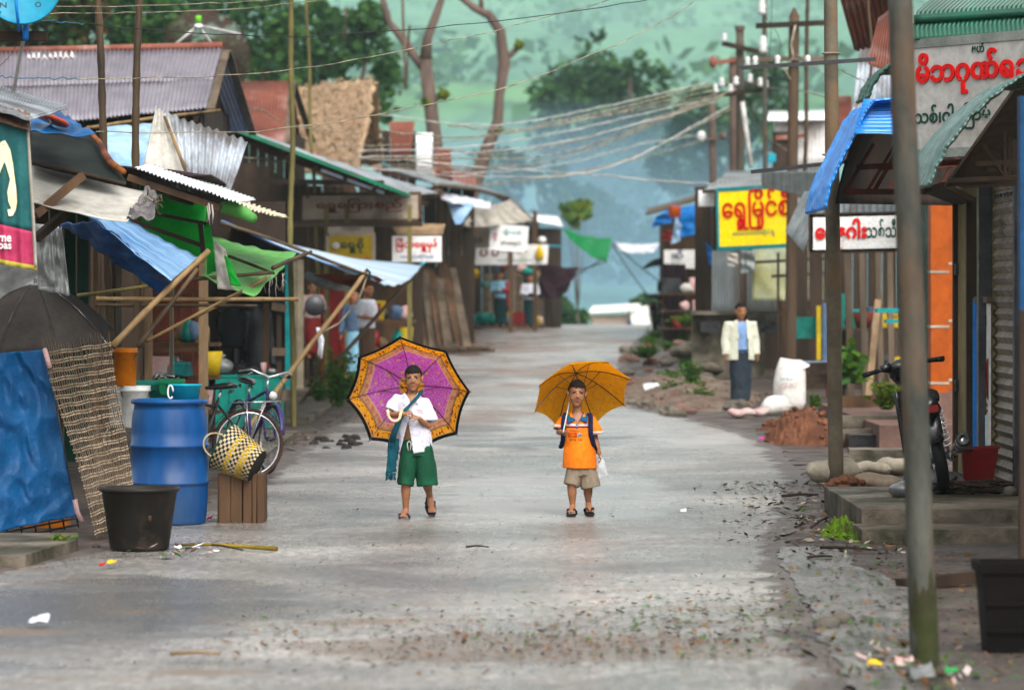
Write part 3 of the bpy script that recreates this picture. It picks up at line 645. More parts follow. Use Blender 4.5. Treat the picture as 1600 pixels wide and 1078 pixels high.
for dz in (-.02, -.07): b.tube([fb[0] + V(0, .14, dz), fb[1] + V(0, .14, dz)], .008, 5)
b.build('bar_frame', M['steel_dark'], t, True)
b = MB().tube([P(70, 546, 26.2), P(74, 560, 26.15), P(78, 575, 26.15)], .02, 6); b.tube([P(117, 780, 26.05), P(121, 800, 26.05), P(128, 815, 26.05)], .02, 6); b.build('tie', M['sack_pink'], t, True)
# woven bamboo lattice
t = thing('lattice_panel', 'bamboo lattice panel leaning beside the blue tarp fence', 'lattice', P(165, 840, 25.6))
lc = [P(146, 838, 25.5), P(208, 690, 26.0), P(178, 528, 26.2), P(72, 548, 26.2)]
lc = [P(150, 842, 25.4), P(212, 816, 25.6), P(176, 530, 26.2), P(70, 545, 26.3)]
def lf(u, v):
    p = lc[0] * (1 - u) * (1 - v) + lc[1] * u * (1 - v) + lc[2] * u * v + lc[3] * (1 - u) * v
    return p + V(.05 * math.sin(v * 3.1) * .0 + .02 * math.sin(v * 5), -.06 * math.sin(v * math.pi) + .012 * nz(u * 3, v * 4), 0)
b = MB()
for i in range(27):
    u = (i + .5) / 27; j = random.uniform(-.012, .012); v1 = 1 + random.uniform(.0, .06); b.tube([lf(u + j * math.sin(k), k / 12 * v1) + V(0, .004 if (k + i) % 2 else -.004, 0) for k in range(13)], .0042, 5)
b.build('upright_stick', M['grey_wood'], t, True)
b = MB()
for i in range(21):
    v = .03 + .94 * i / 20
    for dv in (-.007, .007): b.tube([lf(k / 20 * 1.02 - .01, v + dv + .0025 * math.sin(k * .9 + i * 1.7)) + V(0, .003 if k % 2 else -.006, 0) for k in range(21)], [(.0062, .003)] * 21, 6, ref=(0, 0, 1))
b.build('slat', M['slat'], t, True)
# kerb slab in the corner, crates behind the fence
b = MB(); kp = [G(-60, 890), G(40, 886), G(118, 862), G(122, 850), G(-60, 850)]
b.prism([p + V(0, 0, -.02) for p in kp], V(0, 0, .1)); b.build('kerb', M['concrete'], None); bpy.data.objects['kerb']['kind'] = 'structure'
for k, (x, y, lab) in enumerate(((60, 832, 'yellow plastic crate behind the foot of the blue fence'), (90, 828, 'orange yellow jerry can showing under the blue fence'))):
    t = thing('plastic_crate' if k == 0 else 'jerry_can', lab, 'crate' if k == 0 else 'jerry can', P(x, y, 26.9))
    MB().box(P(x, y - 12, 26.9), (.17, .2, .16), jit=.006).build('body', M['bucket_orange'], t)
    MB().tube([P(x - 8, y - 32, 26.8), P(x, y - 37, 26.8), P(x + 8, y - 32, 26.8)], .012).build('handle', M['bucket_orange'], t, True)
# blue drum
t = thing('plastic_drum', 'big blue plastic drum standing on the wet road edge', 'drum', (-2.58, 27.0, .01))
MB().lathe([(0, 0), (.262, 0), (.275, .015), (.272, .04), (.278, .06), (.288, .2), (.29, .28), (.29, .3), (.298, .305), (.298, .32), (.29, .325), (.293, .48), (.29, .575), (.298, .58), (.298, .6), (.29, .605), (.288, .7), (.282, .8), (.27, .86), (.264, .9), (.285, .905), (.29, .92), (.285, .935), (.26, .935), (.255, .9), (.0, .9)], 48, wloc(t)).build('barrel', M['drum_blue'], t, True)
MB().lathe([(0, .905), (.2, .906), (.245, .915), (.25, .93), (.238, .93), (.2, .92), (0, .918)], 36, wloc(t) + V(0, 0, .01)).build('lid', mat('drum_lid', (.03, .16, .42), None, 4, .35), t, True)
t = thing('basin', 'light blue plastic basin sitting on the blue drum', 'basin', (-2.46, 26.98, .945))
MB().lathe([(0, 0), (.1, 0), (.118, .1), (.128, .105), (.128, .115), (.112, .112), (.095, .01), (0, .01)], 32, wloc(t)).build('bowl', M['turquoise'], t, True)
MB().tube([wloc(t) + V(-.1 + .0 * a, -.09, .02) + V(.02 * math.cos(a), -.03, .05 * math.sin(a) + .04) for a in np.linspace(0, 5.5, 12)], .007, 6).build('handle', M['white_paint'], t, True)
# boxes behind the drum
for x, y, w, h, Y, lab in ((240, 634, .33, .2, 28.5, 'dark green plastic box behind the blue drum'), (268, 616, .2, .12, 28.2, 'smaller green plastic box stacked on the dark green one')):
    t = thing('plastic_box', lab, 'box', P(x, y, Y)); cc = P(x, y, Y) + V(0, 0, h / 2); b = MB()
    b.lathe([(0, -h / 2), (w * .58, -h / 2), (w * .68, h / 2 - .03), (w * .72, h / 2 - .03), (w * .72, h / 2), (w * .66, h / 2), (w * .56, -h / 2 + .02), (0, -h / 2 + .02)], 4, cc, 0, Matrix.Rotation(R(45 + random.uniform(-8, 8)), 3, 'Z')); b.build('tub', M['teal_box'] if Y > 28.3 else mat('box_green', (.015, .22, .1), None, 4, .45), t)
    MB().box(cc + V(0, -w * .5, .02), (.06, .02, .02)).build('grip', M['green_paint'], t)
# white paint buckets and the orange bucket
def bucket(name, lab, p, r0, r1, h, m, hm, Mx=None, group=None):
    t = thing(name, lab, 'bucket', p, group); MB().lathe([(0, 0), (r0, 0), (r0 + .004, .01), (r1 - .006, h * .86), (r1 + .006, h * .87), (r1 + .006, h * .91), (r1, h * .92), (r1 + .004, h), (r1 - .008, h), (r0 - .006, .012), (0, .012)], 28, p, 0, Mx).build('pail', m, t, True)
    MB().tube([p + (Mx or Matrix.Identity(3)) @ V(r1 * math.cos(a), -r1 * .6 * math.sin(a) - .01, h * .9 - r1 * .9 * math.sin(a)) for a in np.linspace(0, math.pi, 10)], .004, 5).build('handle', hm, t, True); return t
p = P(197, 720, 28.4); p.z = .25
t = thing('crate', 'weathered crate that holds up the white buckets', 'crate', V(-3.02, 28.4, 0)); b = MB()
for k in range(5): b.box(V(-3.02, 28.2, .06 + k * .1), (.5, .02, .075), jit=.003)
b.build('front_slat', M['grey_wood'], t)
for x in (-.23, .23): MB().box(V(-3.02 + x, 28.42, .25), (.04, .4, .5), jit=.003).build('side', M['grey_wood'], t)
MB().box(V(-3.02, 28.42, .51), (.52, .44, .02), jit=.003).build('top', M['grey_wood'], t)
bucket('paint_bucket', 'white paint bucket with blue printed label', P(212, 668, 28.2) * 1 + V(0, 0, 0), .1, .115, .33, M['bucket_white'], M['steel_dark'])
lettering('SEMI GLOSS', P(206, 648, 28.05), (1, 0, 0), (0, 0, 1), .12, .03, M['blue_paint'], bpy.data.objects['paint_bucket'])
bucket('paint_bucket', 'plain white bucket half behind the lattice panel', P(192, 668, 28.3), .1, .115, .32, M['bucket_white'], M['steel_dark'])
bucket('water_bucket', 'orange yellow bucket standing on the white buckets', P(195, 603, 28.2), .085, .098, .3, M['bucket_orange'], M['steel_dark'])
# black tub
t = thing('rubber_tub', 'large black rubber tub on the road in front of the blue drum', 'tub', V(*G(218, 860)))
MB().lathe([(0, 0), (.165, 0), (.195, .012), (.2, .03), (.255, .4), (.262, .405), (.275, .408), (.278, .42), (.272, .432), (.25, .43), (.24, .4), (.185, .03), (0, .02)], 48, wloc(t)).build('shell', M['tub_black'], t, True)
MB().ball(wloc(t) + V(.09, -.215, .23), (.016, .012, .024)).build('knob', M['brown_wood'], t, True)
# wooden crate and woven basket
cz = G(376, 820); t = thing('wooden_crate', 'dark plank crate holding up the woven basket', 'crate', cz)
b = MB(); cc = cz + V(0, .17, 0)
for i, (x, w) in enumerate(((-.12, .09), (-.03, .085), (.052, .07), (.105, .034), (.146, .046))): b.box(cc + V(x, -.17, .19), (w - .006, .02, .385), jit=.003)
b.build('front_plank', M['brown_wood'], t)
for s in (-1, 1):
    for k in range(3): MB().box(cc + V(s * .168, -.1 + k * .12, .19), (.018, .108, .38), jit=.003).build('side_plank', M['brown_wood'], t)
MB().box(cc + V(0, 0, .375), (.33, .32, .018), jit=.003).build('top', M['grey_wood'], t)
MB().box(cc + V(0, .17, .19), (.34, .018, .38), jit=.003).build('back_plank', M['brown_wood'], t)
t = thing('woven_basket', 'black, cream and yellow woven basket tipped over on the plank crate', 'basket', cz + V(0, .1, .39))
bm_ = Matrix.Translation(P(402, 728, 26.95)) @ Matrix.Rotation(R(-62), 4, 'Y') @ Matrix.Rotation(R(-14), 4, 'X')
b = MB(); NS, NR = 44, 16
for j in range(NR):
    for i in range(NS):
        z0, z1 = j / NR * .3, (j + 1) / NR * .3
        def q(i_, z): a = 2 * math.pi * i_ / NS; r_ = .125 + .06 * z / .3 + (.008 if (i + j) % 2 else 0); return bm_ @ V(r_ * math.cos(a), r_ * math.sin(a) * .95, z)
        c_ = (i + j) % 2; band = 2 if j in (3, 4, 5, 9, 10) else 1
        b.add([q(i + .03, z0), q(i + .97, z0), q(i + .97, z1), q(i + .03, z1)], [(0, 1, 2, 3)], (band if c_ else (0 if band == 1 else 1)))
b.build('weave', [M['basket_dark'], M['basket_cream'], M['basket_yellow']], t)
MB().lathe([(0, .003), (.12, .003)], 40, bm_.to_translation(), 0, bm_.to_3x3()).build('base', M['basket_dark'], t)
MB().lathe([(.15, .27), (.172, .296), (.19, .3), (.194, .308), (.18, .312)], 40, bm_.to_translation(), 0, bm_.to_3x3()).build('rim', M['green_paint'], t, True)
MB().tube([bm_ @ V(.1 * math.cos(a) * .9, -.18 , .3 + .11 * math.sin(a)) for a in np.linspace(0, math.pi, 12)], .008, 6).build('handle', M['basket_cream'], t, True)
# stick with yellow handle and sticks on the ground
tag(MB().tube([G(272, 858) + V(0, 0, .03), G(340, 859) + V(0, 0, .035), G(432, 864) + V(0, 0, .03)], [.007, .009, .018], 8, 0).build('broom_handle', mat('handle_yellow', (.36, .25, .025), (.05, .03, .015), 1.6, .6), None, True), 'yellow brown broom handle lying by the black tub', 'broom handle')
# ------------------------------------------------------------------ bicycles and motorbike
def bicycle(lab, paint, lamp=True, rack=True, tyre='tyre_brown', chrome_bar=True):
    """local frame: x forward, rear axle above the origin"""
    t = thing('bicycle', lab, 'bicycle'); r = .335
    def wheel(x):
        w = thing('wheel', None, None); w.parent = t; c = V(x, 0, r)
        ring = lambda rr: [c + V(rr * math.cos(a), 0, rr * math.sin(a)) for a in np.linspace(0, 2 * math.pi, 41)]
        MB().tube(ring(r - .016), .017, 8, 0, False).build('tyre', M[tyre], w, True); MB().tube(ring(r - .042), .012, 6, 0, False).build('rim', M['chrome'], w, True)
        b = MB()
        for i in range(28):
            a = 2 * math.pi * i / 28; b.tube([c + V(.02 * math.cos(a + .8), .02 * (-1) ** i, .02 * math.sin(a + .8)), c + V((r - .045) * math.cos(a), 0, (r - .045) * math.sin(a))], .0014, 4)
        b.build('spoke', M['chrome'], w)
        MB().tube([c + V(0, -.04, 0), c + V(0, .04, 0)], .022, 10).build('hub', M['steel_dark'], w, True)
        MB().tube([c + V((r + .02) * math.cos(a), 0, (r + .02) * math.sin(a)) for a in np.linspace(.15 if x > .5 else .3, 2.6, 16)], [(.022, .004)] * 16, 8, ref=(0, 1, 0)).build('mudguard', M[paint], t, True)
    wheel(0); wheel(1.06)
    BB, ST, HT, HB = V(.43, 0, .28), V(.28, 0, .74), V(.84, 0, .8), V(.9, 0, .62)
    b = MB()
    for p, q, rr in ((BB, ST, .016), (BB, HB, .018), (ST + V(.01, 0, -.06), HT, .015), (HT, HB, .02)): b.tube([p, q], rr, 8)
    for s in (-1, 1):
        b.tube([V(0, s * .05, r), BB + V(0, s * .02, 0)], .01, 6); b.tube([V(0, s * .05, r), ST + V(0, s * .02, -.04)], .009, 6)
    b.build('frame', M[paint], t, True); b = MB()
    for s in (-1, 1): b.tube([HB + V(0, s * .01, -.02), HB + V(.03, s * .05, -.06), V(1.06, s * .05, r)], .012, 6)
    b.build('fork', M[paint], t, True)
    b = MB(); b.tube([ST, V(.25, 0, .84)], .012, 8); b.build('seat_post', M['chrome'], t, True)
    b = MB(); b.tube([V(.1, 0, .875), V(.16, 0, .885), V(.24, 0, .875), V(.34, 0, .865), V(.4, 0, .86)], [(.06, .02), (.095, .032), (.075, .03), (.03, .022), (.016, .014)], 12, ref=(0, 1, 0)); b.build('saddle', M['black_gloss'], t, True)
    b = MB()
    for s in (-1, 1): b.tube([V(.14, s * .06, .83), V(.17, s * .06, .81), V(.14, s * .06, .84)], .012, 6)
    b.build('saddle_spring', M['steel_dark'], t, True)
    b = MB().tube([HT, V(.82, 0, .93)], .011, 8); hb = [V(.68, -.28, .95), V(.76, -.26, .97), V(.84, -.18, .99), V(.86, -.06, .95), V(.85, 0, .93), V(.86, .06, .95), V(.84, .18, .99), V(.76, .26, .97), V(.68, .28, .95)]
    b.tube(hb, .0115, 8); b.build('handlebar', M['chrome' if chrome_bar else 'steel_dark'], t, True)
    for s in (-1, 1):
        MB().tube([V(.6, s * .28, .945), V(.72, s * .27, .962)], .017, 8).build('grip', M['rubber'], t, True)
        MB().tube([V(.82, s * .16, .96), V(.74, s * .22, .93), V(.66, s * .26, .915)], .006, 6).build('brake_lever', M['chrome'], t, True)
    MB().tube([V(.84, .1, .97), V(.98, .12, .85), V(.98, .06, .6), V(1.04, .05, .42)], .004, 5).build('brake_cable', M['rubber'], t, True)
    if rack:
        b = MB()
        for s in (-1, 1): b.tube([V(.16, s * .06, .72), V(-.3, s * .06, .73)], .006, 6); b.tube([V(0, s * .06, r), V(-.16, s * .06, .72)], .005, 5); b.tube([V(0, s * .06, r), V(.02, s * .06, .72)], .005, 5)
        for k in range(5): b.tube([V(.1 - k * .1, -.06, .726), V(.1 - k * .1, .06, .726)], .005, 5)
        b.build('rack', M['chrome'], t, True)
    if lamp:
        l = MB().tube([V(.93, 0, .76), V(.97, 0, .76), V(1.02, 0, .755), V(1.03, 0, .755)], [.02, .04, .05, .046], 14).build('headlamp', M['steel_dark'], t, True)
        MB().tube([V(1.03, 0, .755), V(1.036, 0, .755)], .042, 14).build('lens', M['porcelain'], l, True)
    b = MB().tube([BB + V(0, -.05, 0), BB + V(0, .05, 0)], .025, 10)
    b.tube([BB + V(0, .055, 0), BB + V(.1, .06, -.13)], .009, 6); b.tube([BB + V(0, -.055, 0), BB + V(-.1, -.06, .13)], .009, 6); b.build('crank', M['steel_dark'], t, True)
    for s, d in ((1, V(.1, .1, -.13)), (-1, V(-.1, -.1, .13))): MB().box(BB + d, (.09, .07, .022)).build('pedal', M['rubber'], t)
    MB().prism([V(-.03, -.03, r - .05), V(.5, -.03, .2), V(.52, -.03, .34), V(-.03, -.03, r + .06)], V(0, .008, 0)).build('chain_guard', M[paint], t)
    MB().tube([V(.05, .06, r), V(-.05, .2, .01)], .008, 6).build('kick_stand', M['steel_dark'], t, True)
    return t
q = P(388, 692, 33.5); t = bicycle('rusty wheeled bicycle with a rear rack parked behind the blue drum', 'steel_dark', True)
t.location = (q.x, 33.5, 0); t.rotation_euler = (R(3), 0, R(193))
q = P(418, 690, 34.6); t = bicycle('purple framed bicycle facing the street with chrome handlebar and headlamp', 'purple_paint', True, False, 'rubber')
t.rotation_euler = (R(-5), 0, R(-68)); d = Vector((math.cos(R(-68)), math.sin(R(-68)), 0)) * 1.06; t.location = (q.x - d.x, 34.6 - d.y, 0)
# ------------------------------------------------------------------ counter, posts and things in the middle of the left row
def board_box(name, lab, cat, c, size, m, trim=None, rz=0):
    t = thing(name, lab, cat, c); rm = Euler((0, 0, rz)).to_matrix(); c = Vector(c)
    n = max(2, int(size[0] / .22)); b = MB()
    for i in range(n): b.box(c + rm @ V(-size[0] / 2 + (i + .5) * size[0] / n, -size[1] / 2, size[2] / 2), (size[0] / n - .008, .025, size[2] * .97), rm, 0, .003)
    b.build('front_panel', m, t); b = MB()
    for s in (-1, 1): b.box(c + rm @ V(s * (size[0] / 2 - .015), .014, size[2] / 2), (.03, size[1] - .03, size[2] * .96), rm, 0, .003)
    b.build('side_panel', m, t); MB().box(c + rm @ V(0, 0, size[2] + .012), (size[0] + .05, size[1] + .05, .03), rm, 0, .003).build('counter_top', trim or m, t); return t
board_box('stall_counter', 'teal painted stall counter behind the two bicycles', 'counter', V(-3.42, 46.4, 0), (.9, .6, .66), M['teal_box'])
board_box('stall_counter', 'smaller dark teal counter set back beside the teal counter', 'counter', V(-4.05, 46.8, 0), (.6, .5, .62), M['teal_paint'])
for x, h, lab in ((-3.75, .2, 'clear plastic bag of goods on the teal counter'), (-3.5, .13, 'dark bundle next to the plastic bag on the teal counter')):
    b = MB(); c = V(x, 46.3, .7 + h * .45); b.ball(c, (h * .75, h * .6, h * .5), 0, 14, 10)
    b.v = [p + (p - c).normalized() * .03 * nz(p.x * 20, p.y * 20, p.z * 20) for p in b.v]; b.tube([c + V(0, 0, h * .4), c + V(.01, 0, h * .62), c + V(.03, 0, h * .8)], [.03, .012, .03], 8)
    tag(b.build('goods_bag', M['plastic_grey'] if h > .15 else M['cloth_black'], None, True), lab, 'bag')
def post(lab, px, y0, y1, Y, w, m, cat='post', name='timber_post'):
    return tag(MB().bar(down(P(px, y1, Y)), P(px, y0, Y), w, w * .8, jit=.004).build(name, m), lab, cat)
post('rough timber post behind the chrome handlebar', 416, 474, 660, 47, .085, M['brown_wood'])
post('second timber post just right of the rough one', 436, 474, 665, 46.2, .075, M['dark_wood'])
tag(MB().box(P(436, 480, 46.1), (.19, .03, .1), (0, .2, 0), jit=.004).build('plank_offcut', M['grey_wood']), 'pale plank offcut nailed to the top of the second timber post', 'plank')
tag(MB().box(P(436, 550, 46.1), (.18, .03, .1), jit=.004).build('plank_offcut', M['grey_wood']), 'pale plank offcut nailed halfway up the second timber post', 'plank')
tag(MB().box(P(438, 618, 46.1), (.16, .03, .14), jit=.004).build('plank_offcut', M['grey_wood']), 'grey plank offcut low on the second timber post', 'plank')
# long blue white awning
t = thing('tarp_awning', 'long blue and white tarp awning held out on two bamboo props', 'awning', P(480, 400, 49))
aw = [P(345, 344, 45), P(574, 428, 45.5), P(658, 416, 56), P(392, 368, 56)]
def awf(u, v):
    p = aw[0] * (1 - u) * (1 - v) + aw[1] * u * (1 - v) + aw[2] * u * v + aw[3] * (1 - u) * v
    return p + V(0, 0, -.22 * u * u * 4 * v * (1 - v) - .05 * 4 * u * (1 - u) + .02 * nz(u * 4, v * 14) + .012 * math.sin(v * 40 + 6 * u))
def mblue():
    tt = NT('awning_blue_white'); uv = tt.vec((1, 1, 1), 'UV'); x, y, z = tt.sep(uv)
    f = tt.ramp(tt.noise(1.4, 4, tt.vec((.5, 8, 1), 'UV')), [(.36, 0.0), (.6, 1.0)]); e = tt.ramp(x, [(.12, 1.0), (.34, 0.0)])
    c = tt.mix(f, (.27, .4, .52), (.5, .57, .62)); c = tt.mix(e, c, (.03, .16, .46)); edge = tt.ramp(y, [(.02, 1.0), (.1, 0.0)]); c = tt.mix(edge, c, (.1, .25, .5))
    tt.set(col=c, ro=.4, no=tt.bump(tt.noise(14, 4), .25, .01)); tb = tt.n.new('ShaderNodeBsdfTranslucent'); tt.put(tb.inputs['Color'], c); ms = tt.n.new('ShaderNodeMixShader'); ms.inputs[0].default_value = .35; tt.set(ro=.65, sp=.15)
    tt.l.new(tt.b.outputs[0], ms.inputs[1]); tt.l.new(tb.outputs[0], ms.inputs[2]); tt.l.new(ms.outputs[0], tt.out.inputs['Surface']); return tt.mat
MB().grid(awf, 36, 28, .006, 0, True).build('sheet', mblue(), t, True)
bam(aw[0] + V(0, 0, -.03), aw[1] + V(.06, 0, -.02), .022).build('rail', M['bamboo_dark'], t, True)
MB().tube([aw[1] + V(-.03, 0, 0), aw[1] + V(0, -.02, .06), aw[1] + V(.03, 0, .02), aw[1] + V(.02, 0, -.07)], .02, 6).build('knot', M['teal_cloth'], t, True)
MB().tube([aw[2] + V(-.04, 0, -.03), aw[2] + V(0, -.02, .02), aw[2] + V(.06, 0, .06)], [.03, .025, .015], 6).build('knot', M['turquoise'], t, True)
pole('bamboo_prop', 'bamboo prop slanting up to the near corner of the long blue awning', V(P(380, 638, 44.5).x, 44.8, 0), aw[1] + V(0, 0, .05), .033, M['bamboo'], 'bamboo pole')
pole('bamboo_prop', 'dark bamboo prop slanting up to the far corner of the long blue awning', down(P(459, 600, 54)), aw[2] + V(.02, 0, .03), .033, M['bamboo_dark'], 'bamboo pole')
tarp('tarp_valance', 'rust red tarp valance hanging under the long blue awning', 'tarpaulin', [P(490, 428, 46.3), P(556, 452, 46.6), P(604, 436, 47.5), P(575, 428, 46.3)], M['rust_tarp'], wr=.03)
tag(MB().tube([P(574, 430, 45.5), P(560, 470, 45.6), P(530, 505, 45.7), P(505, 518, 45.7), P(497, 525, 45.7)], .012, 6).build('rope', M['wire_pale'], None, True), 'slack rope looping from the awning corner to the bamboo prop', 'rope')
b = MB()
for k in range(5): b.tube([P(497, 512, 45.5), P(500 + k, 530, 45.4), P(499 + 3 * math.sin(k * 2), 548 + 3 * k, 45.4)], [(.03, .006), (.028, .005), (.012, .004)], 6)
tag(b.build('rag_knot', M['white_cloth'], None, True), 'knotted white rag tied round the bamboo prop', 'rag')
# ------------------------------------------------------------------ houses of the left row
def wall_panel(b, p0, p1, z0, z1, th=.05, mi=0):
    p0, p1 = Vector(p0), Vector(p1); d = (p1 - p0).normalized(); n = d.cross(V(0, 0, 1)); b.prism([V(p0.x, p0.y, z0), V(p1.x, p1.y, z0), V(p1.x, p1.y, z1), V(p0.x, p0.y, z1)], n * th, mi); return b
def planks(b, p0, p1, z0, z1, n, th=.025, gap=.012, mi=0, step=.008):
    p0, p1 = Vector(p0), Vector(p1)
    for i in range(n):
        a = p0.lerp(p1, i / n); c = p0.lerp(p1, (i + 1) / n); d = (c - a).normalized(); nn = d.cross(V(0, 0, 1))
        wall_panel(b, a + d * gap / 2 + nn * random.uniform(0, step), c - d * gap / 2 + nn * random.uniform(0, step), z0, z1 - random.uniform(0, .03), th, mi)
    return b
# grey corrugated house
t = thing('gable_house', 'timber house with grey rust streaked corrugated gable roof', 'house', (-6, 48, 0))
e0, e1, r0, r1 = P(-60, 205, 46), P(326, 166, 46), P(-60, 84, 48.2), P(347, 74, 48.2)
rt_ = MB()
rt_.corr(P(-60, 206, 46), P(322, 168, 46), P(334, 122, 47.1), P(-60, 134, 47.1), 60, .014, 4, .005, uneven=.02); rt_.corr(P(-60, 137, 47.0), P(332, 125, 47.0), P(347, 74, 48.2), P(-60, 82, 48.2), 60, .014, 4, .005, uneven=.02, seed=3)
bk0, bk1 = V(e0.x, 51, e0.z), V(P(395, 200, 51).x, 51, e1.z - .1)
rt_.corr(bk1, bk0, r0, V(r1.x, r1.y, r1.z), 60, .014, 4, .005)
rf = rt_.build('roof', M['zinc'], t, True)
b = MB(); b.tube([r0 + V(0, 0, .02), r1 + V(0, 0, .02)], .05, 8); b.build('ridge_cap', M['rust_zinc'], rf, True)
MB().corr(P(42, 92, 47.9), P(118, 90, 47.9), P(118, 78, 48.3), P(42, 80, 48.3), 9, .02, 3, .005).build('patch_sheet', M['rust_white'], rf, True)
bars('barge_board', M['grey_wood'], t, [(e1 + V(.03, 0, -.04), r1 + V(.05, 0, -.05), .1, .03), (bk1 + V(0, 0, -.04), r1 + V(.07, 0, -.05), .1, .03)])
b = MB(); planks(b, V(e0.x, 46.4, 0), V(e1.x - .12, 46.4, 0), 0, e1.z - .03, 14); planks(b, V(e1.x - .12, 46.43, 0), V(e1.x - .12, 50.6, 0), 0, e1.z + .1, 12); b.build('wall', M['dark_wood'], t)
MB().prism([V(e1.x - .15, 46.4, e1.z + .08), V(e1.x - .15, 50.6, e1.z + .08), V(e1.x - .15, 48.3, r1.z - .15)], V(-.03, 0, 0)).build('gable_wall', M['dark_wood'], t)
# rafters peeking under the eave
b = MB()
for k in range(9): x = e0.x + (e1.x - e0.x) * (k + .5) / 9; b.bar(V(x, 46.05, e1.z + (e0.z - e1.z) * (1 - (k + .5) / 9) - .16), V(x, 46.4, e1.z + (e0.z - e1.z) * (1 - (k + .5) / 9) - .06), .05, .06)
b.build('rafter', M['dark_wood'], t)
# interior wall of the front stalls: red and green boards, frames
t = thing('market_stall', 'open stall front of red and green boards behind the drum', 'stall', V(-3.9, 37, 0))
planks(MB(), P(232, 0, 40) * 1, P(320, 0, 40), 0, 2.45, 5, step=.02).build('red_panel', M['red_wood'], t)
planks(MB(), P(100, 0, 37), P(140, 0, 37), 0, 2.6, 2, step=.01).build('green_panel', M['green_paint'], t)
planks(MB(), P(-80, 0, 36.5), P(100, 0, 36.5), 0, 2.9, 8, step=.02).build('side_wall', M['dark_wood'], t)
bars('post', M['pale_wood'], t, [(V(P(x, 0, 37.5).x, 37.5, 0), V(P(x, 0, 37.5).x, 37.5, 2.7), w, w) for x, w in ((136, .07), (150, .05), (178, .09), (232, .08), (318, .09), (268, .04))])
bars('cross_rail', M['brown_wood'], t, [(V(P(225, 0, 39.8).x, 39.8, z), V(P(322, 0, 39.8).x, 39.8, z + .02), .07, .04) for z in (.45, 1.1, 1.75)])
planks(MB(), V(-6, 48.5, 0), P(446, 0, 48.5) * 1, 0, 3.0, 9, step=.03).build('back_wall', M['dark_wood'], t)
MB().patch(V(-6.2, 30.5, 3.1), V(P(330, 0, 30.5).x, 30.5, 2.75), V(P(410, 0, 44).x, 44, 2.75), V(-6.2, 44, 3.1), 20, 20, .02, .05, .03).build('canopy', M['maroon_tarp'], t, True)
for x, Y, m, lab in ((186, 34, 'metal_pole', 'grey steel post behind the props'), (177, 33.4, 'dark_wood', 'blackened timber post by the grey steel post'), (268, 36, 'metal_pole', 'thin steel post in front of the red boards')):
    post(lab, x, 395, 700, Y, .07 if x != 268 else .04, M[m], 'post', 'stall_post')
# clothes hanging in the stall
def garment(lab, px, py, Y, w, h, m, name='hanging_jacket'):
    c = P(px, py, Y); b = MB(); b.tube([c + V(0, 0, -h), c + V(0, 0, -h * .6), c + V(0, 0, -h * .2), c + V(0, 0, -.03), c], [(w * .5, .07), (w * .48, .09), (w * .5, .08), (w * .3, .05), (w * .08, .04)], 14, ref=(1, 0, 0))
    for s in (-1, 1): b.tube([c + V(s * w * .42, 0, -.08), c + V(s * w * .55, -.02, -h * .35), c + V(s * w * .5, 0, -h * .7)], [(.05, .06), (.05, .05), (.04, .04)], 10)
    me = remesh(b, .02, 3); r = thing(name, lab, 'clothes', c + V(0, 0, -h)); me.transform(Matrix.Translation(-wloc(r))); put(me, 'garment', m, r)
    MB().tube([c + V(-w * .3, 0, -.02), c + V(0, 0, .04), c + V(w * .3, 0, -.02), c + V(0, 0, .04), c + V(0, 0, .1)], .008, 6).build('hanger', M['wire_dark'], r, True)
garment('black jacket hanging on a rail inside the stall', 362, 478, 47, .3, .55, M['cloth_black']); garment('grey shirt hanging beside the black jacket', 402, 476, 47.6, .3, .9, M['steel_dark'], 'hanging_shirt')
# tilted corrugated sheet with white cloth
tag(MB().corr(P(268, 296, 33.2), P(358, 304, 33.2), P(387, 221, 34), P(246, 171, 34), 11, .02, 8, .005, uneven=.03).build('roof_sheet', M['zinc_pale'], None, True), 'tilted weathered corrugated sheet standing above the white lean-to roof', 'roof sheet')
tarp('cloth_sheet', 'white cloth draped down the side of the tilted corrugated sheet', 'cloth', [P(222, 268, 32.9), P(300, 294, 32.9), P(262, 182, 33.8), P(243, 168, 33.8)], M['canvas_white'], wr=.03, ws=4, flut=.015, nfl=4)
pole('bamboo_stick', 'yellowish bamboo stick along the edge of the tilted corrugated sheet', P(300, 290, 32.7), P(258, 182, 33.6), .018, M['bamboo'], 'bamboo pole')
pole('bamboo_stick', 'thin level pole under the grey corrugated roof', P(135, 200, 40), P(345, 172, 40), .02, M['bamboo'], 'bamboo pole')
tarp('tarp_sheet', 'light blue plastic sheet under the grey roof behind the poles', 'tarpaulin', [P(160, 262, 41), P(232, 262, 41), P(240, 196, 41.4), P(160, 200, 41.4)], M['blue_light'], wr=.05, ws=4)
# rusty roof and thatched hut
t = thing('rusty_roof_house', 'low house with a rust red corrugated roof', 'house', (-4.6, 68, 0)); b = MB()
b.corr(P(345, 215, 66.5), P(447, 222, 66.5), P(456, 128, 69), P(352, 128, 69), 20, .02, 5, .006); b.corr(P(470, 215, 72), P(340, 215, 72), P(352, 128, 69), P(456, 128, 69), 20, .02, 5, .006); b.build('roof', M['rust_zinc'], t, True)
bars('barge_board', M['grey_wood'], t, [(P(448, 224, 66.5), P(457, 127, 69), .12, .04), (P(488, 222, 72), P(457, 127, 69), .12, .04)])
b = MB(); planks(b, V(P(335, 0, 67).x, 67, .2), V(P(444, 0, 67).x, 67, .2), 0, P(0, 222, 67).z, 8); planks(b, V(P(444, 0, 67).x, 67.05, .2), V(P(444, 0, 67).x + .1, 71.6, .2), 0, P(0, 200, 67).z, 8); b.build('wall', M['dark_wood'], t)
t = thing('thatched_hut', 'hut with a steep shaggy thatched roof', 'hut', (-3.9, 75, 0))
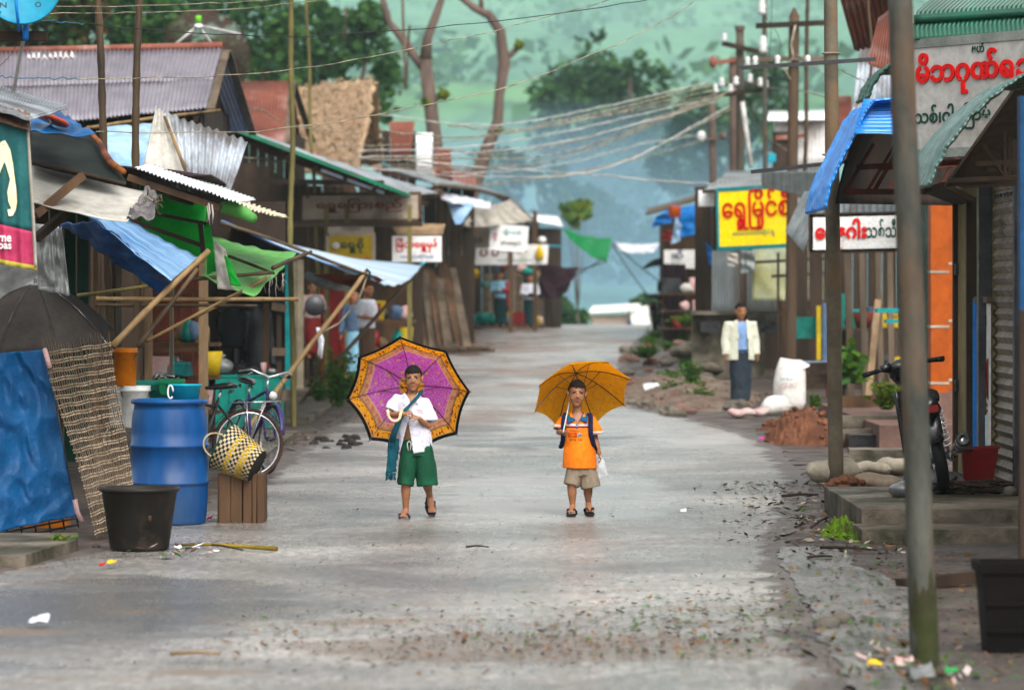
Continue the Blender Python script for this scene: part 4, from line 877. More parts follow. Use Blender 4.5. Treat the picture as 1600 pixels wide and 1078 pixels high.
def thatch(b, c00, c10, c11, c01, seed):
    a, c, d, e = (Vector(x) for x in (c00, c10, c11, c01)); n = (c - a).cross(e - a).normalized()
    b.grid(lambda u, v: a * (1 - u) * (1 - v) + c * u * (1 - v) + d * u * v + e * (1 - u) * v + n * (.09 * nz(u * 7, v * 7, seed) + .07 * nz(u * 40, v * 18, seed)) + V(.09 * nz(v * 9, seed, 1) * (u > .96), 0, .12 * nz(u * 16, seed) * (v < .03)), 60, 50, .12)
    for i in range(1700):
        u, v = random.random(), random.random(); p = a * (1 - u) * (1 - v) + c * u * (1 - v) + d * u * v + e * (1 - u) * v + n * random.uniform(.05, .16); s = (a - e).normalized()
        w = (c - a).normalized() * .014; L = random.uniform(.1, .3); b.add([p - w, p + w, p + s * L + n * .04 + w * random.uniform(-1, 1)], [(0, 1, 2)])
b = MB(); thatch(b, P(478, 262, 73.5), P(560, 268, 73.5), P(582, 124, 77), P(462, 140, 77), 2)
thatch(b, P(600, 250, 81), P(470, 250, 81), P(462, 140, 77), P(582, 124, 77), 5); b.build('roof', M['thatch'], t, True)
b = MB(); planks(b, P(480, 0, 75), P(552, 0, 75), 0, 4.0, 6); planks(b, P(552, 0, 75.05), P(556, 0, 79), 0, 4.0, 6); b.build('wall', M['brown_wood'], t)
bars('barge_board', M['pale_wood'], t, [(P(455, 225, 75), P(470, 140, 76.6), .1, .05), (P(588, 215, 78), P(586, 130, 77), .12, .08)])
# rusty sheets and white panel on the roofs behind
for (a, c_, d, e), m, lab, cat in (
        (((612, 250), (640, 250), (648, 190), (608, 190)), 'rust_zinc', 'rusty sheet standing on the roof behind the thatched hut', 'roof sheet'),
        (((652, 272), (674, 272), (676, 208), (650, 208)), 'white_metal', 'upright white metal sheet on the roofs behind the thatched hut', 'roof sheet'),
        (((680, 285), (707, 285), (704, 232), (682, 232)), 'rust_zinc', 'second rusty sheet beside the upright white one', 'roof sheet')):
    q = [P(*x, 84) for x in (a, c_, d, e)]; tag(MB().corr(*q, 7, .02, 3, .006).build('roof_sheet', M[m], None, True), lab, cat)
t = thing('back_house', 'dark timber house behind the thatched hut with blue edged roof', 'house', (-3, 86, 0))
b = MB(); planks(b, P(560, 0, 85), P(742, 0, 85), 0, P(0, 292, 85).z, 9); b.build('wall', M['dark_wood'], t)
MB().corr(P(585, 268, 84.5), P(745, 300, 84.5), P(742, 268, 90), P(575, 246, 90), 24, .02, 4, .006).build('roof', M['rust_zinc'], t, True)
MB().bar(P(566, 236, 84.3), P(612, 262, 84.3), .06, .04).build('gutter', M['turquoise'], t)
b = MB(); planks(b, P(596, 0, 84.6), P(650, 0, 84.6), 3.0, P(0, 205, 84.6).z, 4); b.build('upper_wall', M['dark_wood'], t)
# ------------------------------------------------------------------ shop with the green edged roof
t = thing('corner_shop', 'dark open fronted shop under a green edged lean-to roof', 'shop', (-3.4, 62, 0))
g0, g1, g2, g3 = P(312, 180, 57), P(628, 304, 57), P(686, 302, 74), P(536, 258, 74)
MB().corr(g1, g0, g3, g2, 40, .018, 8, .006, uneven=.02).build('roof', M['zinc_pale'], t, True)
b = MB(); b.bar(g0 + V(-.1, -.06, .02), g1 + V(.12, -.06, -.02), .13, .06, jit=.006); b.build('green_edge', mat('edge_green', (.02, .24, .12), (.015, .15, .08), 3, .6, .3, 14, stain=(.1, .13, .1), ss=2, sa=.35), t)
b = MB(); b.bar(P(502, 266, 57.4), P(600, 302, 57.4), .16, .05, jit=.004); b.build('white_edge', M['white_cloth'], t)
b = MB()
for k in range(7): f = k / 7; b.bar(g0.lerp(g1, f) + V(0, .2, -.12), g3.lerp(g2, f) + V(0, 0, -.12), .06, .09)
for f in (.3, .65): b.bar(g0.lerp(g3, f) + V(0, 0, -.2), g1.lerp(g2, f) + V(0, 0, -.2), .08, .1)
b.bar(P(642, 312, 71), P(688, 300, 74), .12, .12, jit=.01); b.build('rafter', M['brown_wood'], t)
b = MB(); N_ = 18
for k in range(N_):
    x0 = P(300 + 362 * k / N_, 0, 66); x1 = P(300 + 362 * (k + 1) / N_, 0, 66); planks(b, x0, x1, 0, 4.62 - .62 * max(0, x1.x + 5.9) * .62, 1, step=.03)
b.build('back_wall', M['dark_wood'], t)
b = MB(); planks(b, P(596, 0, 62), P(634, 0, 62), 0, 2.45, 3, step=.02); b.build('mat_wall', M['brown_wood'], t)
b = MB(); planks(b, P(452, 0, 59), P(475, 0, 59), 0, 2.3, 2); b.build('cream_panel', M['cream_wall'], t)
b = MB(); planks(b, P(444, 0, 58.8), P(456, 0, 58.8), 0, 2.3, 1); b.build('teal_panel', M['teal_paint'], t)
b = MB(); planks(b, P(500, 0, 60), P(560, 0, 60), 0, 1.9, 4); b.build('maroon_panel', M['maroon_paint'], t)
bars('post', M['bamboo_green'], t, [(V(P(x, 0, 59.5).x, 59.5, 0), V(P(x, 0, 59.5).x, 59.5, 3.2), .075, .075) for x in (510, 542, 640, 350, 392)])
bars('beam', M['dark_wood'], t, [(P(300, 352, 58), P(660, 350, 58), .1, .08), (P(250, 282, 57.5), P(600, 286, 57.5), .1, .08)])
MB().box(P(545, 615, 58) + V(0, 0, -.2), (2.2, 1.4, .55), jit=.01).build('plinth', M['concrete'], t)
s, w_ = sign('shop_sign', 'long beige shop board with maroon lettering under the green edged roof', P(470, 346, 60.5), P(656, 344, 60.5), P(470, 304, 60.5), M['sign_beige'], M['brown_wood'], .05)
w_('ေရွှ့ေြကးစည်', .13, .3, .72, .52, M['maroon_paint'], bold=.02); w_('စားေသာက်ဆုိင်   ြမိုင်', .2, .06, .66, .14, M['steel_dark'])
MB().prism([P(477, 310, 60.3), P(484, 310, 60.3), P(480, 304, 60.3)], V(0, .02, 0)).build('emblem', M['maroon_paint'], s)
s, w_ = sign('shop_sign', 'mustard shop board with dark green lettering', P(512, 410, 59.2), P(584, 410, 59.2), P(512, 366, 59.2), M['sign_mustard'], M['sign_beige'], .04)
w_('ေရွှစုိ', .28, .32, .5, .55, M['green_paint'], bold=.02); w_('ေရွှပုဇွန်', .12, .08, .8, .12, M['red_paint']); MB().tube([P(525, 384, 59.15), P(525, 384, 59.1)], .06, 14).build('emblem', M['sign_white'], s, True)
s, w_ = sign('shop_sign', 'faded beige board hung just above the mustard board', P(512, 365, 59.2), P(584, 365, 59.2), P(512, 347, 59.2), M['sign_beige'])
w_('သစ်သီး', .3, .3, .4, .4, M['steel_dark'])
s, w_ = sign('shop_sign', 'white shop board with bold red lettering and a blue line below', P(613, 409, 61), P(690, 409, 61), P(613, 369, 61), M['white_paint'], M['steel_dark'], .025)
w_('ြမိတ်ေရွှမှန်', .07, .38, .86, .54, M['red_paint'], bold=.025); w_('အထည်ဆုိင်ဖုန်း', .15, .08, .7, .22, M['blue_paint'])
tarp('awning_flap', 'brown cardboard awning flap above the white board with red lettering', 'awning', [P(620, 367, 61), P(692, 367, 61), P(696, 350, 61.5), P(606, 348, 61.5)], M['pale_wood'], wr=.01)
t = thing('drum_lid', 'round grey pan hanging in the dark shop', 'pan', P(492, 495, 58.5)); MB().tube([P(492, 478, 58.5), P(492, 478, 58.42), P(492, 478, 58.4)], [.17, .17, .15], 24).build('disc', M['steel_dark'], t, True); MB().tube([P(492, 460, 58.45), P(492, 455, 58.45)], .03, 8).build('ear', M['steel_dark'], t)
tag(MB().tube([P(477, 428, 52), P(500, 440, 52), P(530, 446, 53), P(556, 448, 54)], [.05, .09, .08, .05], 10).build('rolled_tarp', M['plastic_grey'], None, True), 'rolled grey tarp sagging beneath the long blue awning', 'tarpaulin')
board_box('street_counter', 'grey roadside counter with orange brown goods on top', 'counter', V(P(602, 0, 62).x, 62, .02), (.5, .45, .66), M['concrete'], M['brown_wood'])
b = MB()
for k in range(16): b.ball(V(P(588 + k * 2.6, 0, 62).x, 61.9 + random.uniform(-.15, .15), .76 + random.uniform(0, .04)), (.07, .05, .035), 0, 8, 6)
tag(b.build('fruit_heap', mat('fruit_orange', (.36, .13, .04), (.2, .07, .03), 5, .6), None, True), 'low heap of orange brown goods on the roadside counter', 'goods')
# low step and wet edge in front of the left row
b = MB()
for (x0, x1, Y0, Y1, h) in ((-4.2, -2.62, 38, 44, .07), (-4.2, -2.7, 48, 58, .1)): b.box(V((x0 + x1) / 2, (Y0 + Y1) / 2, h / 2 - .02), (x1 - x0, Y1 - Y0, h), jit=.02)
tag(b.build('pavement', M['concrete']), kind='structure')
# ------------------------------------------------------------------ farther stalls on the left
t = thing('timber_shop', 'long dark timber shop with a pale sagging canvas front at the top of the street', 'shop', (-1.2, 92, .6))
ro = [P(684, 287, 78), P(738, 293, 84), P(790, 306, 92), P(832, 342, 100)]
rb_ = [P(600, 262, 80), P(660, 268, 86), P(720, 282, 94), P(770, 300, 104)]
b = MB()
for i in range(3): b.corr(ro[i], ro[i + 1], rb_[i + 1], rb_[i], 12, .025, 3, .02)
b.build('roof', M['tin_wall'], t, True); b = MB()
for i in range(3): b.bar(ro[i] + V(0, 0, -.03), ro[i + 1] + V(0, 0, -.03), .12, .06)
b.build('eave_board', M['grey_wood'], t)
b = MB(); planks(b, V(P(690, 0, 103.5).x, 103.5, .5), V(P(842, 0, 103.5).x, 103.5, .5), 0, P(0, 345, 103.5).z, 12); planks(b, P(688, 0, 82), P(700, 0, 103.4), 0, 3.6, 10); b.build('back_wall', M['dark_wood'], t)
bars('post', M['brown_wood'], t, [(V(P(x, 0, Y).x, Y, .3), P(x, 330 if x > 780 else 300, Y), .11, .11) for x, Y in ((690, 82), (735, 88), (798, 95), (836, 98))])
MB().patch(P(722, 354, 84), P(832, 345, 92), P(796, 312, 92), P(742, 322, 86), 20, 12, .01, .12, .06, 1.5).build('front_canvas', M['canvas_beige'], t, True)
MB().patch(P(690, 312, 79), P(765, 328, 82), P(768, 316, 84), P(688, 300, 80), 18, 8, .01, .03, .04, 2).build('upper_canvas', M['white_cloth'], t, True)
tarp('torn_cloth', 'blue white torn cloth corner hanging under the timber shop eave', 'cloth', [P(712, 352, 80), P(720, 352, 80), P(742, 320, 80.5), P(698, 316, 80.5)], M['blue_light'], wr=.05)
s, w_ = sign('shop_sign', 'white shop board with green and black lettering and a red emblem', P(766, 389, 88), P(822, 393, 88), P(768, 352, 88), M['white_paint'], M['white_metal'], .05)
w_('မျိုးသစ်', .32, .6, .52, .28, M['teal_paint'], bold=.02); w_('ဖုန်းအေရာင်း', .28, .16, .58, .26, M['steel_dark'], bold=.02); w_('၇', .06, .36, .12, .34, mat('emblem_pink', (.6, .05, .12), None, 4, .5), bold=.05)
s, w_ = sign('shop_sign', 'dim grey shop board with red and navy lettering in the canvas shade', P(702, 386, 90), P(765, 388, 90), P(702, 352, 90), M['sign_beige'])
w_('သိန်းတန်', .2, .62, .5, .26, M['red_paint'], bold=.02); w_('ဓာတ်ပုံတုိက်', .12, .14, .7, .36, M['navy_paint'], bold=.03)
s, w_ = sign('shop_sign', 'small white board with red lettering below the dim grey board', P(699, 400, 88.5), P(729, 400, 88.5), P(699, 383, 88.5), M['white_paint'], M['brown_wood'], .03)
w_('ဆန်ဆုိင်', .16, .25, .65, .5, M['red_paint'], bold=.03)
s, w_ = sign('shop_sign', 'wide pale board with a green strip and yellow bottle picture', P(742, 414, 95), P(855, 413, 95), P(744, 383, 95), M['sign_white'], None)
w_('ေဆးဆုိင်ြကီး', .3, .52, .38, .32, M['steel_dark'], bold=.02); w_('ဆန် ဆီ ပဲ ေရာင်းဝယ်ေရး', .3, .1, .5, .2, M['teal_paint'], bold=.02); w_('ပ', .05, .4, .12, .4, M['maroon_paint'], bold=.04); w_('ပ', .22, .4, .1, .4, M['maroon_paint'], bold=.04)
MB().tube([P(843, 406, 94.9), P(843, 392, 94.9), P(843, 388, 94.9), P(843, 382, 94.9)], [(.1, .02), (.1, .02), (.04, .02), (.04, .02)], 10, ref=(1, 0, 0)).build('picture', M['litter_yellow'], s, True)
t = thing('end_shop', 'small shop with a pale tin roof at the crest of the street', 'shop', (0, 106, .6))
MB().corr(P(832, 344, 101), P(879, 353, 106), P(872, 338, 112), P(820, 334, 108), 9, .02, 3, .02).build('roof', M['white_metal'], t, True)
b = MB(); planks(b, V(P(826, 0, 104).x, 104, .4), V(P(876, 0, 106).x, 106, .4), 0, P(0, 356, 105).z, 6); b.build('wall', M['dark_wood'], t); MB().bar(P(853, 384, 103), P(876, 385, 104.5), .14, .05).build('blue_rail', M['turquoise'], t)
MB().ball(P(847, 375, 103), (.12, .1, .1)).build('lamp_globe', M['white_paint'], t, True)
tarp('tarp_sheet', 'maroon tarp stretched out from the end shop over the street edge', 'tarpaulin', [P(846, 468, 104), P(886, 458, 103), P(905, 418, 104), P(840, 410, 105)], M['maroon_tarp'], wr=.06, ws=2, sag=.1)
tarp('tarp_sheet', 'bright green tarp banner strung over the top of the street', 'tarpaulin', [P(892, 376, 110), P(948, 412, 110), P(955, 373, 110.5), P(879, 358, 110.5)], mat('green_far', (.02, .34, .1), (.015, .22, .07), 1.2, .5, .2, 10, tl=.4), wr=.04, ws=2, sag=.12)
tarp('cloth_strip', 'white cloth strip hanging on a line beyond the green tarp', 'cloth', [P(968, 392, 112), P(1022, 394, 112), P(1031, 380, 112), P(960, 379, 112)], M['white_cloth'], wr=.03, sag=.1)
for p, q, lab in (((956, 382), (1012, 462), 'guy rope from the green tarp down to the far motorbikes'), ((958, 380), (1030, 440), 'second guy rope above the first, ending higher'), ((880, 440), (945, 402), 'rope tying the maroon tarp to the green tarp'), ((900, 422), (948, 408), 'short rope joining the maroon and green tarps')):
    tag(MB().tube([P(*p, 109), P((p[0] + q[0]) / 2, (p[1] + q[1]) / 2 + 2, 109), P(*q, 109)], .022, 6).build('guy_rope', M['wire_dark'], None, True), lab, 'rope')
# timber planks leaning on the wall
tp = [((664, 424), (676, 520), .16), ((672, 420), (692, 522), .2), ((684, 418), (702, 521), .18), ((692, 414), (722, 523), .2), ((708, 420), (732, 520), .16), ((650, 436), (664, 516), .14)]
for i, (a, c_, w) in enumerate(tp):
    tag(MB().bar(down(P(c_[0], c_[1], 80 - i * .3)) + V(0, 0, .05), P(a[0], a[1], 82 + i * .2), w, .06, jit=.012).build('timber_plank', M['brown_wood'] if i % 2 else M['grey_wood']), ['short grey board leaning second in the row of planks', 'reddish board leaning behind the grey one', 'pale grey board in the middle of the leaning planks', 'longest brown board, its foot stretching into the street', 'narrow grey plank ending the leaning row', 'thin brown board beginning the leaning row'][i], 'plank', 'planks leaning on the timber shop')
b = MB()
for i in range(7):
    p = V(P(668 + i * 9, 0, 79).x, 78.5 + random.uniform(-.4, .4), prof(79) + .06 + .05 * (i % 2)); b = MB().bar(p + V(-.5, .3, 0), p + V(.7, -.4, .02), .16, .06, jit=.012)
    tag(b.build('offcut', M['grey_wood' if i % 2 else 'brown_wood']), 'timber offcut lying at the foot of the leaning planks', 'offcut', 'offcuts at the foot of the planks')
tag(MB().bar(down(P(741, 516, 90)), P(730, 413, 90.5), .24, .08, jit=.012).build('timber_board', M['pale_wood']), 'single pale timber board standing between the planks and the two people', 'plank')
for x0, x1, y0, Y, lab in ((796, 817, 421, 102.6, 'woven bamboo mat screen between the two standing people'), (757, 771, 428, 102.4, 'narrow woven mat screen behind the person in aqua'), (838, 850, 466, 102.8, 'short woven mat screen at the end of the timber shop')):
    q0, q1 = P(x0, 0, Y), P(x1, 0, Y); b = MB(); zt = P(0, y0, Y).z; z0 = prof(Y); n = 24
    for k in range(n): b.bar(V(q0.x, Y - .02 * (k % 2), z0 + (zt - z0) * (k + .5) / n), V(q1.x, Y - .02 * ((k + 1) % 2), z0 + (zt - z0) * (k + .5) / n), (zt - z0) / n * .9, .02, jit=.006)
    tag(b.build('mat_screen', M['pale_wood'] if Y < 102.7 else M['grey_wood']), lab, 'screen')
# ------------------------------------------------------------------ right row: poles
def ground_pole(name, label, xb, yb, xt, Y, r, m, cat='pole', top=-60, sink=.1):
    p0 = V(P(xb, 0, Y).x, Y, prof(Y) - sink); p1 = P(xt, top, Y); n = 14
    pts = [p0.lerp(p1, i / n) + V(.006 * nz(i * .5, xb), 0, 0) for i in range(n + 1)]; t = thing(name, label, cat, p0)
    MB().tube(pts, [r * (1.06 - .12 * i / n) for i in range(n + 1)], 20).build('shaft', m, t, True); return t
ground_pole('steel_pole', 'thick grey steel pole nearest the camera, mossy at its foot', 1446, 1040, 1404, 16.8, .062, M['metal_pole'])
_t = bpy.data.objects['steel_pole']; q0 = V(P(1446, 0, 16.8).x, 16.8, -.05); q1 = P(1404, -60, 16.8)
MB().grid(lambda u, v: q0 + (q1 - q0) * (v * .13 * (1 + .5 * nz(math.cos(u * 6.283) * 2, math.sin(u * 6.283) * 2, 4))) + V(.0665 * math.cos(u * 6.283), .0665 * math.sin(u * 6.283), 0) * (1.02 if v < .95 else .98), 40, 10).build('mossy_foot', mat('pole_moss', (.07, .075, .03), (.035, .05, .015), 12, .95, 1, 60, stain=(.06, .045, .03), ss=5, sa=.5), _t, True)
t = ground_pole('concrete_pole', 'slim concrete pole with cross irons beside the sandbags', 1306, 757, 1297, 32.7, .066, M['concrete_pole'])
for k, (x0, y0, x1, y1) in enumerate(((1153, 107, 1368, 93), (1173, 269, 1330, 252))):
    MB().bar(P(x0, y0, 32.55), P(x1, y1, 32.5), .035, .035).build('cross_iron', M['black_gloss'], t)
    b = MB()
    for dy in (-8, 5): c = P(1299, (92 if k == 0 else 250) + dy, 32.7); b.tube([c + V(.08 * math.cos(a), .08 * math.sin(a), 0) for a in np.linspace(0, 6.3, 20)], .008, 6)
    b.build('wire_binding', M['wire_pale'], t, True)
# wooden utility pole
t = ground_pole('utility_pole', 'square wooden utility pole in front of the yellow board', 1234, 640, 1241, 58, .09, M['pole_wood'], 'utility pole', top=26)
MB().tube([P(1241, 27, 58), P(1241, 13, 58)], [.09, .02], 12).build('cap', M['pole_wood'], t)
MB().bar(P(1181, 41, 57.85), P(1290, 36, 57.85), .11, .08, jit=.004).build('cross_arm', M['dark_wood'], t)
MB().bar(P(1160, 93, 57.85), P(1290, 92, 57.85), .09, .07, jit=.004).build('cross_arm', M['bark'], t)
b = MB(); b.tube([P(1243, 40, 57.8), P(1236, 70, 57.75), P(1240, 90, 57.75), P(1225, 108, 57.7), P(1235, 125, 57.7)], .02, 6); b.build('cable_drop', M['wire_pale'], t, True)
for x, y in ((1168, 105), (1180, 104), (1215, 103), (1262, 103)):
    MB().lathe([(0, 0), (.035, .0), (.045, .05), (.035, .08), (.05, .12), (.03, .16), (0, .17)], 12, P(x, y, 57.8)).build('insulator', M['porcelain'], t, True)
t = ground_pole('utility_pole', 'thin grey post with tall white insulators left of the square utility pole', 1198, 600, 1194, 72, .05, M['metal_pole'], 'utility pole', top=-20)
for y in (18, 78):
    MB().lathe([(0, 0), (.07, .0), (.085, .06), (.06, .1), (.09, .16), (.06, .2), (.07, .28), (.04, .34), (0, .35)], 14, P(1190 + y * .03, y + 5, 71.7)).build('insulator', M['porcelain'], t, True)
t = ground_pole('utility_pole', 'utility pole with two crossarms full of insulators behind the yellow board', 1158, 560, 1156, 76, .09, M['metal_pole'], 'utility pole', top=45)
MB().tube([P(1156, 48, 76), P(1156, 41, 76)], .11, 10).build('cap', M['bark'], t)
MB().bar(P(1128, 68, 75.8), P(1190, 82, 75.8), .12, .1, jit=.005).build('cross_arm', M['dark_wood'], t)
MB().bar(P(1112, 150, 75.8), P(1204, 139, 75.8), .13, .1, jit=.005).build('cross_arm', M['dark_wood'], t)
MB().bar(P(1112, 136, 75.7), P(1200, 128, 75.7), .06, .06).build('cross_arm', M['bark'], t)
for i, (x, y) in enumerate(((1132, 66), (1118, 146), (1128, 136), (1150, 134), (1172, 130), (1188, 136), (1196, 138), (1142, 146))):
    MB().lathe([(0, 0), (.05, .0), (.07, .06), (.04, .09), (.06, .14), (.035, .19), (0, .2)], 10, P(x, y, 75.6)).build('insulator', M['porcelain'], t, True)
MB().tube([P(1160, 160, 75.7), P(1166, 205, 75.6), P(1174, 262, 75.5)], .05, 8).build('conduit', M['wire_white'], t, True)
t = ground_pole('utility_pole', 'rusty brown utility pole just behind the crossarmed one', 1148, 540, 1145, 80, .09, M['bark'], 'utility pole', top=90)
MB().bar(P(1112, 100, 79.9), P(1150, 94, 79.9), .11, .09).build('cross_arm', M['rust_zinc'], t); MB().ball(P(1114, 97, 79.8), (.1, .1, .14)).build('insulator', M['rust_zinc'], t, True)
t = ground_pole('utility_pole', 'farthest slim brown pole with a small crossarm in the blue haze', 1119, 520, 1112, 105, .11, M['bark'], 'utility pole', top=160)
MB().bar(P(1094, 218, 104.8), P(1132, 216, 104.8), .1, .08).build('cross_arm', M['bark'], t); MB().ball(P(1096, 213, 104.7), (.13, .1, .16)).build('insulator', M['porcelain'], t, True); MB().ball(P(1130, 213, 104.7), (.1, .1, .12)).build('insulator', M['bark'], t, True)
pole('bamboo_pole', 'thin bamboo pole behind the square utility pole', down(P(1252, 640, 63)), P(1263, -20, 63), .04, M['bamboo_dark'], 'bamboo pole')
pole('bare_branch', 'thin bare twig rising beside the rust red roof', P(1352, 170, 45), P(1357, -10, 45), .02, M['bamboo_dark'], 'branch', wob=.06)
# ------------------------------------------------------------------ near shop on the right
t = thing('corner_store', 'tan plastered store with an open brown roller shutter', 'store', (3.9, 30, .2))
XF = 3.9
def wp(b, Y0, Y1, z0, z1, x=XF, th=.12): return b.prism([V(x, Y0, z0), V(x, Y1, z0), V(x, Y1, z1), V(x, Y0, z1)], V(th, 0, 0))
b = MB(); wp(b, 29.35, 31.05, .15, 3.3); wp(b, 27.4, 29.35, 2.75, 3.3); wp(b, 20, 27.4, .15, 3.3); b.build('wall', M['tan_wall'], t)
b = MB(); b.prism([V(XF + .01, 31.06, .15), V(7, 31.06, .15), V(7, 31.06, 3.3), V(XF + .01, 31.06, 3.3)], V(0, .1, 0)); b.prism([V(XF + .13, 20, 3.25), V(XF + .13, 31, 3.25), V(7, 31, 3.25), V(7, 20, 3.25)], V(0, 0, .04)); b.build('side_wall', M['cream_wall'], t)
b = MB(); nS = 27
for k in range(nS):
    z = .22 + k * .094
    b.prism([V(XF + .05, 27.46, z), V(XF + .02, 27.46, z + .045), V(XF + .05, 27.46, z + .088), V(XF + .07, 27.46, z + .045)], V(0, 1.8, 0))
sh = b.build('shutter', M['shutter'], t); b = MB()
for k in (24, 25):
    for j in range(9): MB().box(V(XF + .02, 27.6 + j * .19, .22 + k * .094 + .05), (.012, .09, .03)).build('vent_slot', M['black_gloss'], sh)
MB().box(V(XF - .02, 27.41, 1.5), (.09, .1, 2.75)).build('shutter_rail', M['steel_dark'], t); MB().box(V(XF - .03, 29.33, 1.5), (.11, .1, 2.75)).build('shutter_rail', M['steel_dark'], t)
b = MB(); b.box(V(XF - .045, 29.46, 1.5), (.06, .1, 2.7), jit=.004); b.build('trim', mat('trim_lime', (.33, .34, .12), (.22, .2, .09), 2, .6, stain=(.12, .09, .06), ss=2, sa=.4), t)
b = MB(); b.box(V(XF - .03, 30.5, 1.35), (.05, .8, 2.3)); b.build('door', M['tan_wall'], t)
for y_, w_ in ((30.96, .1), (30.06, .06)): MB().box(V(XF - .045, y_, 1.35), (.09, w_, 2.4)).build('door_frame', M['dark_wood'], t)
MB().prism([V(XF - .05, 29.9, 2.5), V(XF - .05, 31.05, 2.5), V(XF - .3, 31.3, 2.62), V(XF - .3, 29.8, 2.62)], V(0, 0, .05)).build('hood', M['dark_wood'], t)
for z_ in (.95, 1.95): MB().box(V(XF - .06, 30.87, z_), (.05, .05, .1)).build('hinge', M['black_gloss'], t)
# advertising board
t, w_ = sign('advert_board', 'narrow framed white advertising board with maroon lettering leaning on the tan store', V(XF - .025, 29.8, .36), V(XF - .025, 29.1, .36), V(XF - .025, 29.8, 1.66), M['sign_white'], None, th=.015)
t2 = t; MB().prism([V(XF - .06, 29.88, .3), V(XF - .03, 29.81, .3), V(XF - .03, 29.81, 1.7), V(XF - .06, 29.88, 1.7)], V(.03, .02, 0)).build('frame', M['blue_paint'], t2); MB().box(V(XF - .03, 29.45, 1.69), (.05, .8, .05)).build('top_frame', M['grey_wood'], t2)
w_('ေပျ', .15, .4, .8, .26, M['maroon_paint'], bold=.02); w_('ုင', .2, .26, .7, .12, M['maroon_paint']); w_('ဆေး', .2, .86, .6, .07, M['navy_paint'])
b = MB(); b.box(V(XF - .03, 29.45, .6), (.012, .4, .3)); b.build('picture', mat('ad_picture', (.3, .5, .62), (.6, .55, .4), 8, .5), t2)
# red tin can tub
c = V(3.62, 27.9, .2); t = thing('tin_bucket', 'dented red square tin standing by the roller shutter', 'tin', c)
ring = [(-.15, -.13), (.13, -.14), (.15, .12), (-.13, .14)]; b = MB(); lo = [c + V(x * .74, y * .74, 0) for x, y in ring]; hi = [c + V(x + .02, y, .33 + .02 * (x > 0)) for x, y in ring]; inn = [c + V(x * .9 + .02, y * .9, .325) for x, y in ring]; bot = [c + V(x * .7, y * .7, .06) for x, y in ring]
b.add(lo + hi + inn + bot, [(0, 1, 2, 3)] + [(i, (i + 1) % 4, 4 + (i + 1) % 4, 4 + i) for i in range(4)] + [(4 + i, 4 + (i + 1) % 4, 8 + (i + 1) % 4, 8 + i) for i in range(4)] + [(8 + i, 8 + (i + 1) % 4, 12 + (i + 1) % 4, 12 + i) for i in range(4)] + [(12, 13, 14, 15)])
b.build('tub', M['bucket_red'], t); b = MB()
for i in range(4): b.bar(hi[i], hi[(i + 1) % 4], .018, .018)
b.build('rim', M['bucket_red'], t)
# platform with steps
b = MB()
def slab(x0, x1, Y0, Y1, z0, z1, nx=30):
    def fn(u, v): return V(x0 + (x1 - x0) * u + .015 * nz(v * 8, 3, x0) * (u < .02), Y0 + (Y1 - Y0) * v + .02 * nz(u * 12, 5, z1) * (v < .02), z1 + .006 * nz(u * 9, v * 9, z1))
    b.grid(fn, nx, 12, 0); f = [fn(i / nx, 0) for i in range(nx + 1)]; g = [fn(0, i / 12) for i in range(13)]
    b.add(f + [V(p.x, p.y + .006 * nz(p.x * 9, 2), z0) for p in f], [(nx + 1 + i, nx + 2 + i, i + 1, i) for i in range(nx)]); b.add(g + [V(p.x + .006, p.y, z0) for p in g], [(i, i + 1, 14 + i, 13 + i) for i in range(12)])
slab(2.5, 6.5, 25.7, 28.7, -.02, .2); slab(2.44, 6.5, 25.05, 25.7, -.02, .095)
tag(b.build('shop_platform', M['concrete'], None), kind='structure')
b = MB()
def mf(u, v):
    e = (1 - abs(2 * v - 1) ** 2) * (1 - (1 - u) ** 3 * .2); n = .35 + 1.3 * abs(nz(u * 4, v * 9, 2)) + .5 * nz(u * 14, v * 30, 3)
    return V(2.47 - .28 * (1 - u) * e * (1 + .5 * nz(v * 7, 1)), 25.0 + 2.2 * v, -.01 + .15 * u ** 1.2 * e * n + .012 * nz(u * 40, v * 90))
b.grid(mf, 40, 90)
tag(b.build('moss', M['moss'], None, True), 'bright green moss cushion growing against the platform corner', 'moss', kind='stuff')
# signs and awnings over the near shop
A0, A1, A2 = P(1418, 242, 28.0), P(1612, 232, 27.0), P(1418, 70, 28.0)
t, w_ = sign('store_sign', 'large white store board with red Burmese lettering under the green roof', A0, A1, A2, M['sign_white_shaded'], mat('frame_alu', (.3, .32, .29), None, 4, .5, me=.3), .07, .05)
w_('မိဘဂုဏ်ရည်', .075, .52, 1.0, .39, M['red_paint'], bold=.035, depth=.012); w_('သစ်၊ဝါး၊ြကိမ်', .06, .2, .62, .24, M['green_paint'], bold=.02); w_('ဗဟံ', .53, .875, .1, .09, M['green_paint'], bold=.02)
def curl_awning(name, label, pf, Y0, Y1, m, waves, amp, dx=0, nv=14, extra=None):
    """corrugated awning sheet that bends down at the eave; pf = profile (px,py) at Y0"""
    t = thing(name, label, 'awning', P(*pf[0], Y0)); pr = [P(x, y, Y0) for x, y in pf]; n = len(pr)
    def fn(u, v):
        k = u * (n - 1); i = min(n - 2, int(k)); f = k - i; p = pr[i].lerp(pr[i + 1], f); q = pr[min(n - 1, i + 1)] - pr[max(0, i)]
        nn = Vector((-q.z, 0, q.x)).normalized(); e = .05 * abs(nz(u * 37, 1)) + .03 * abs(math.sin(u * 90)) if v < .02 else 0
        return p + V(dx * v, (Y1 - Y0) * v - e, 0) + nn * amp * math.sin(v * waves * 6.283) + nn * .012 * nz(u * 14, v * 5, Y0)
    MB().grid(fn, 90, waves * 6, .008).build('sheet', m, t, True); return t, fn
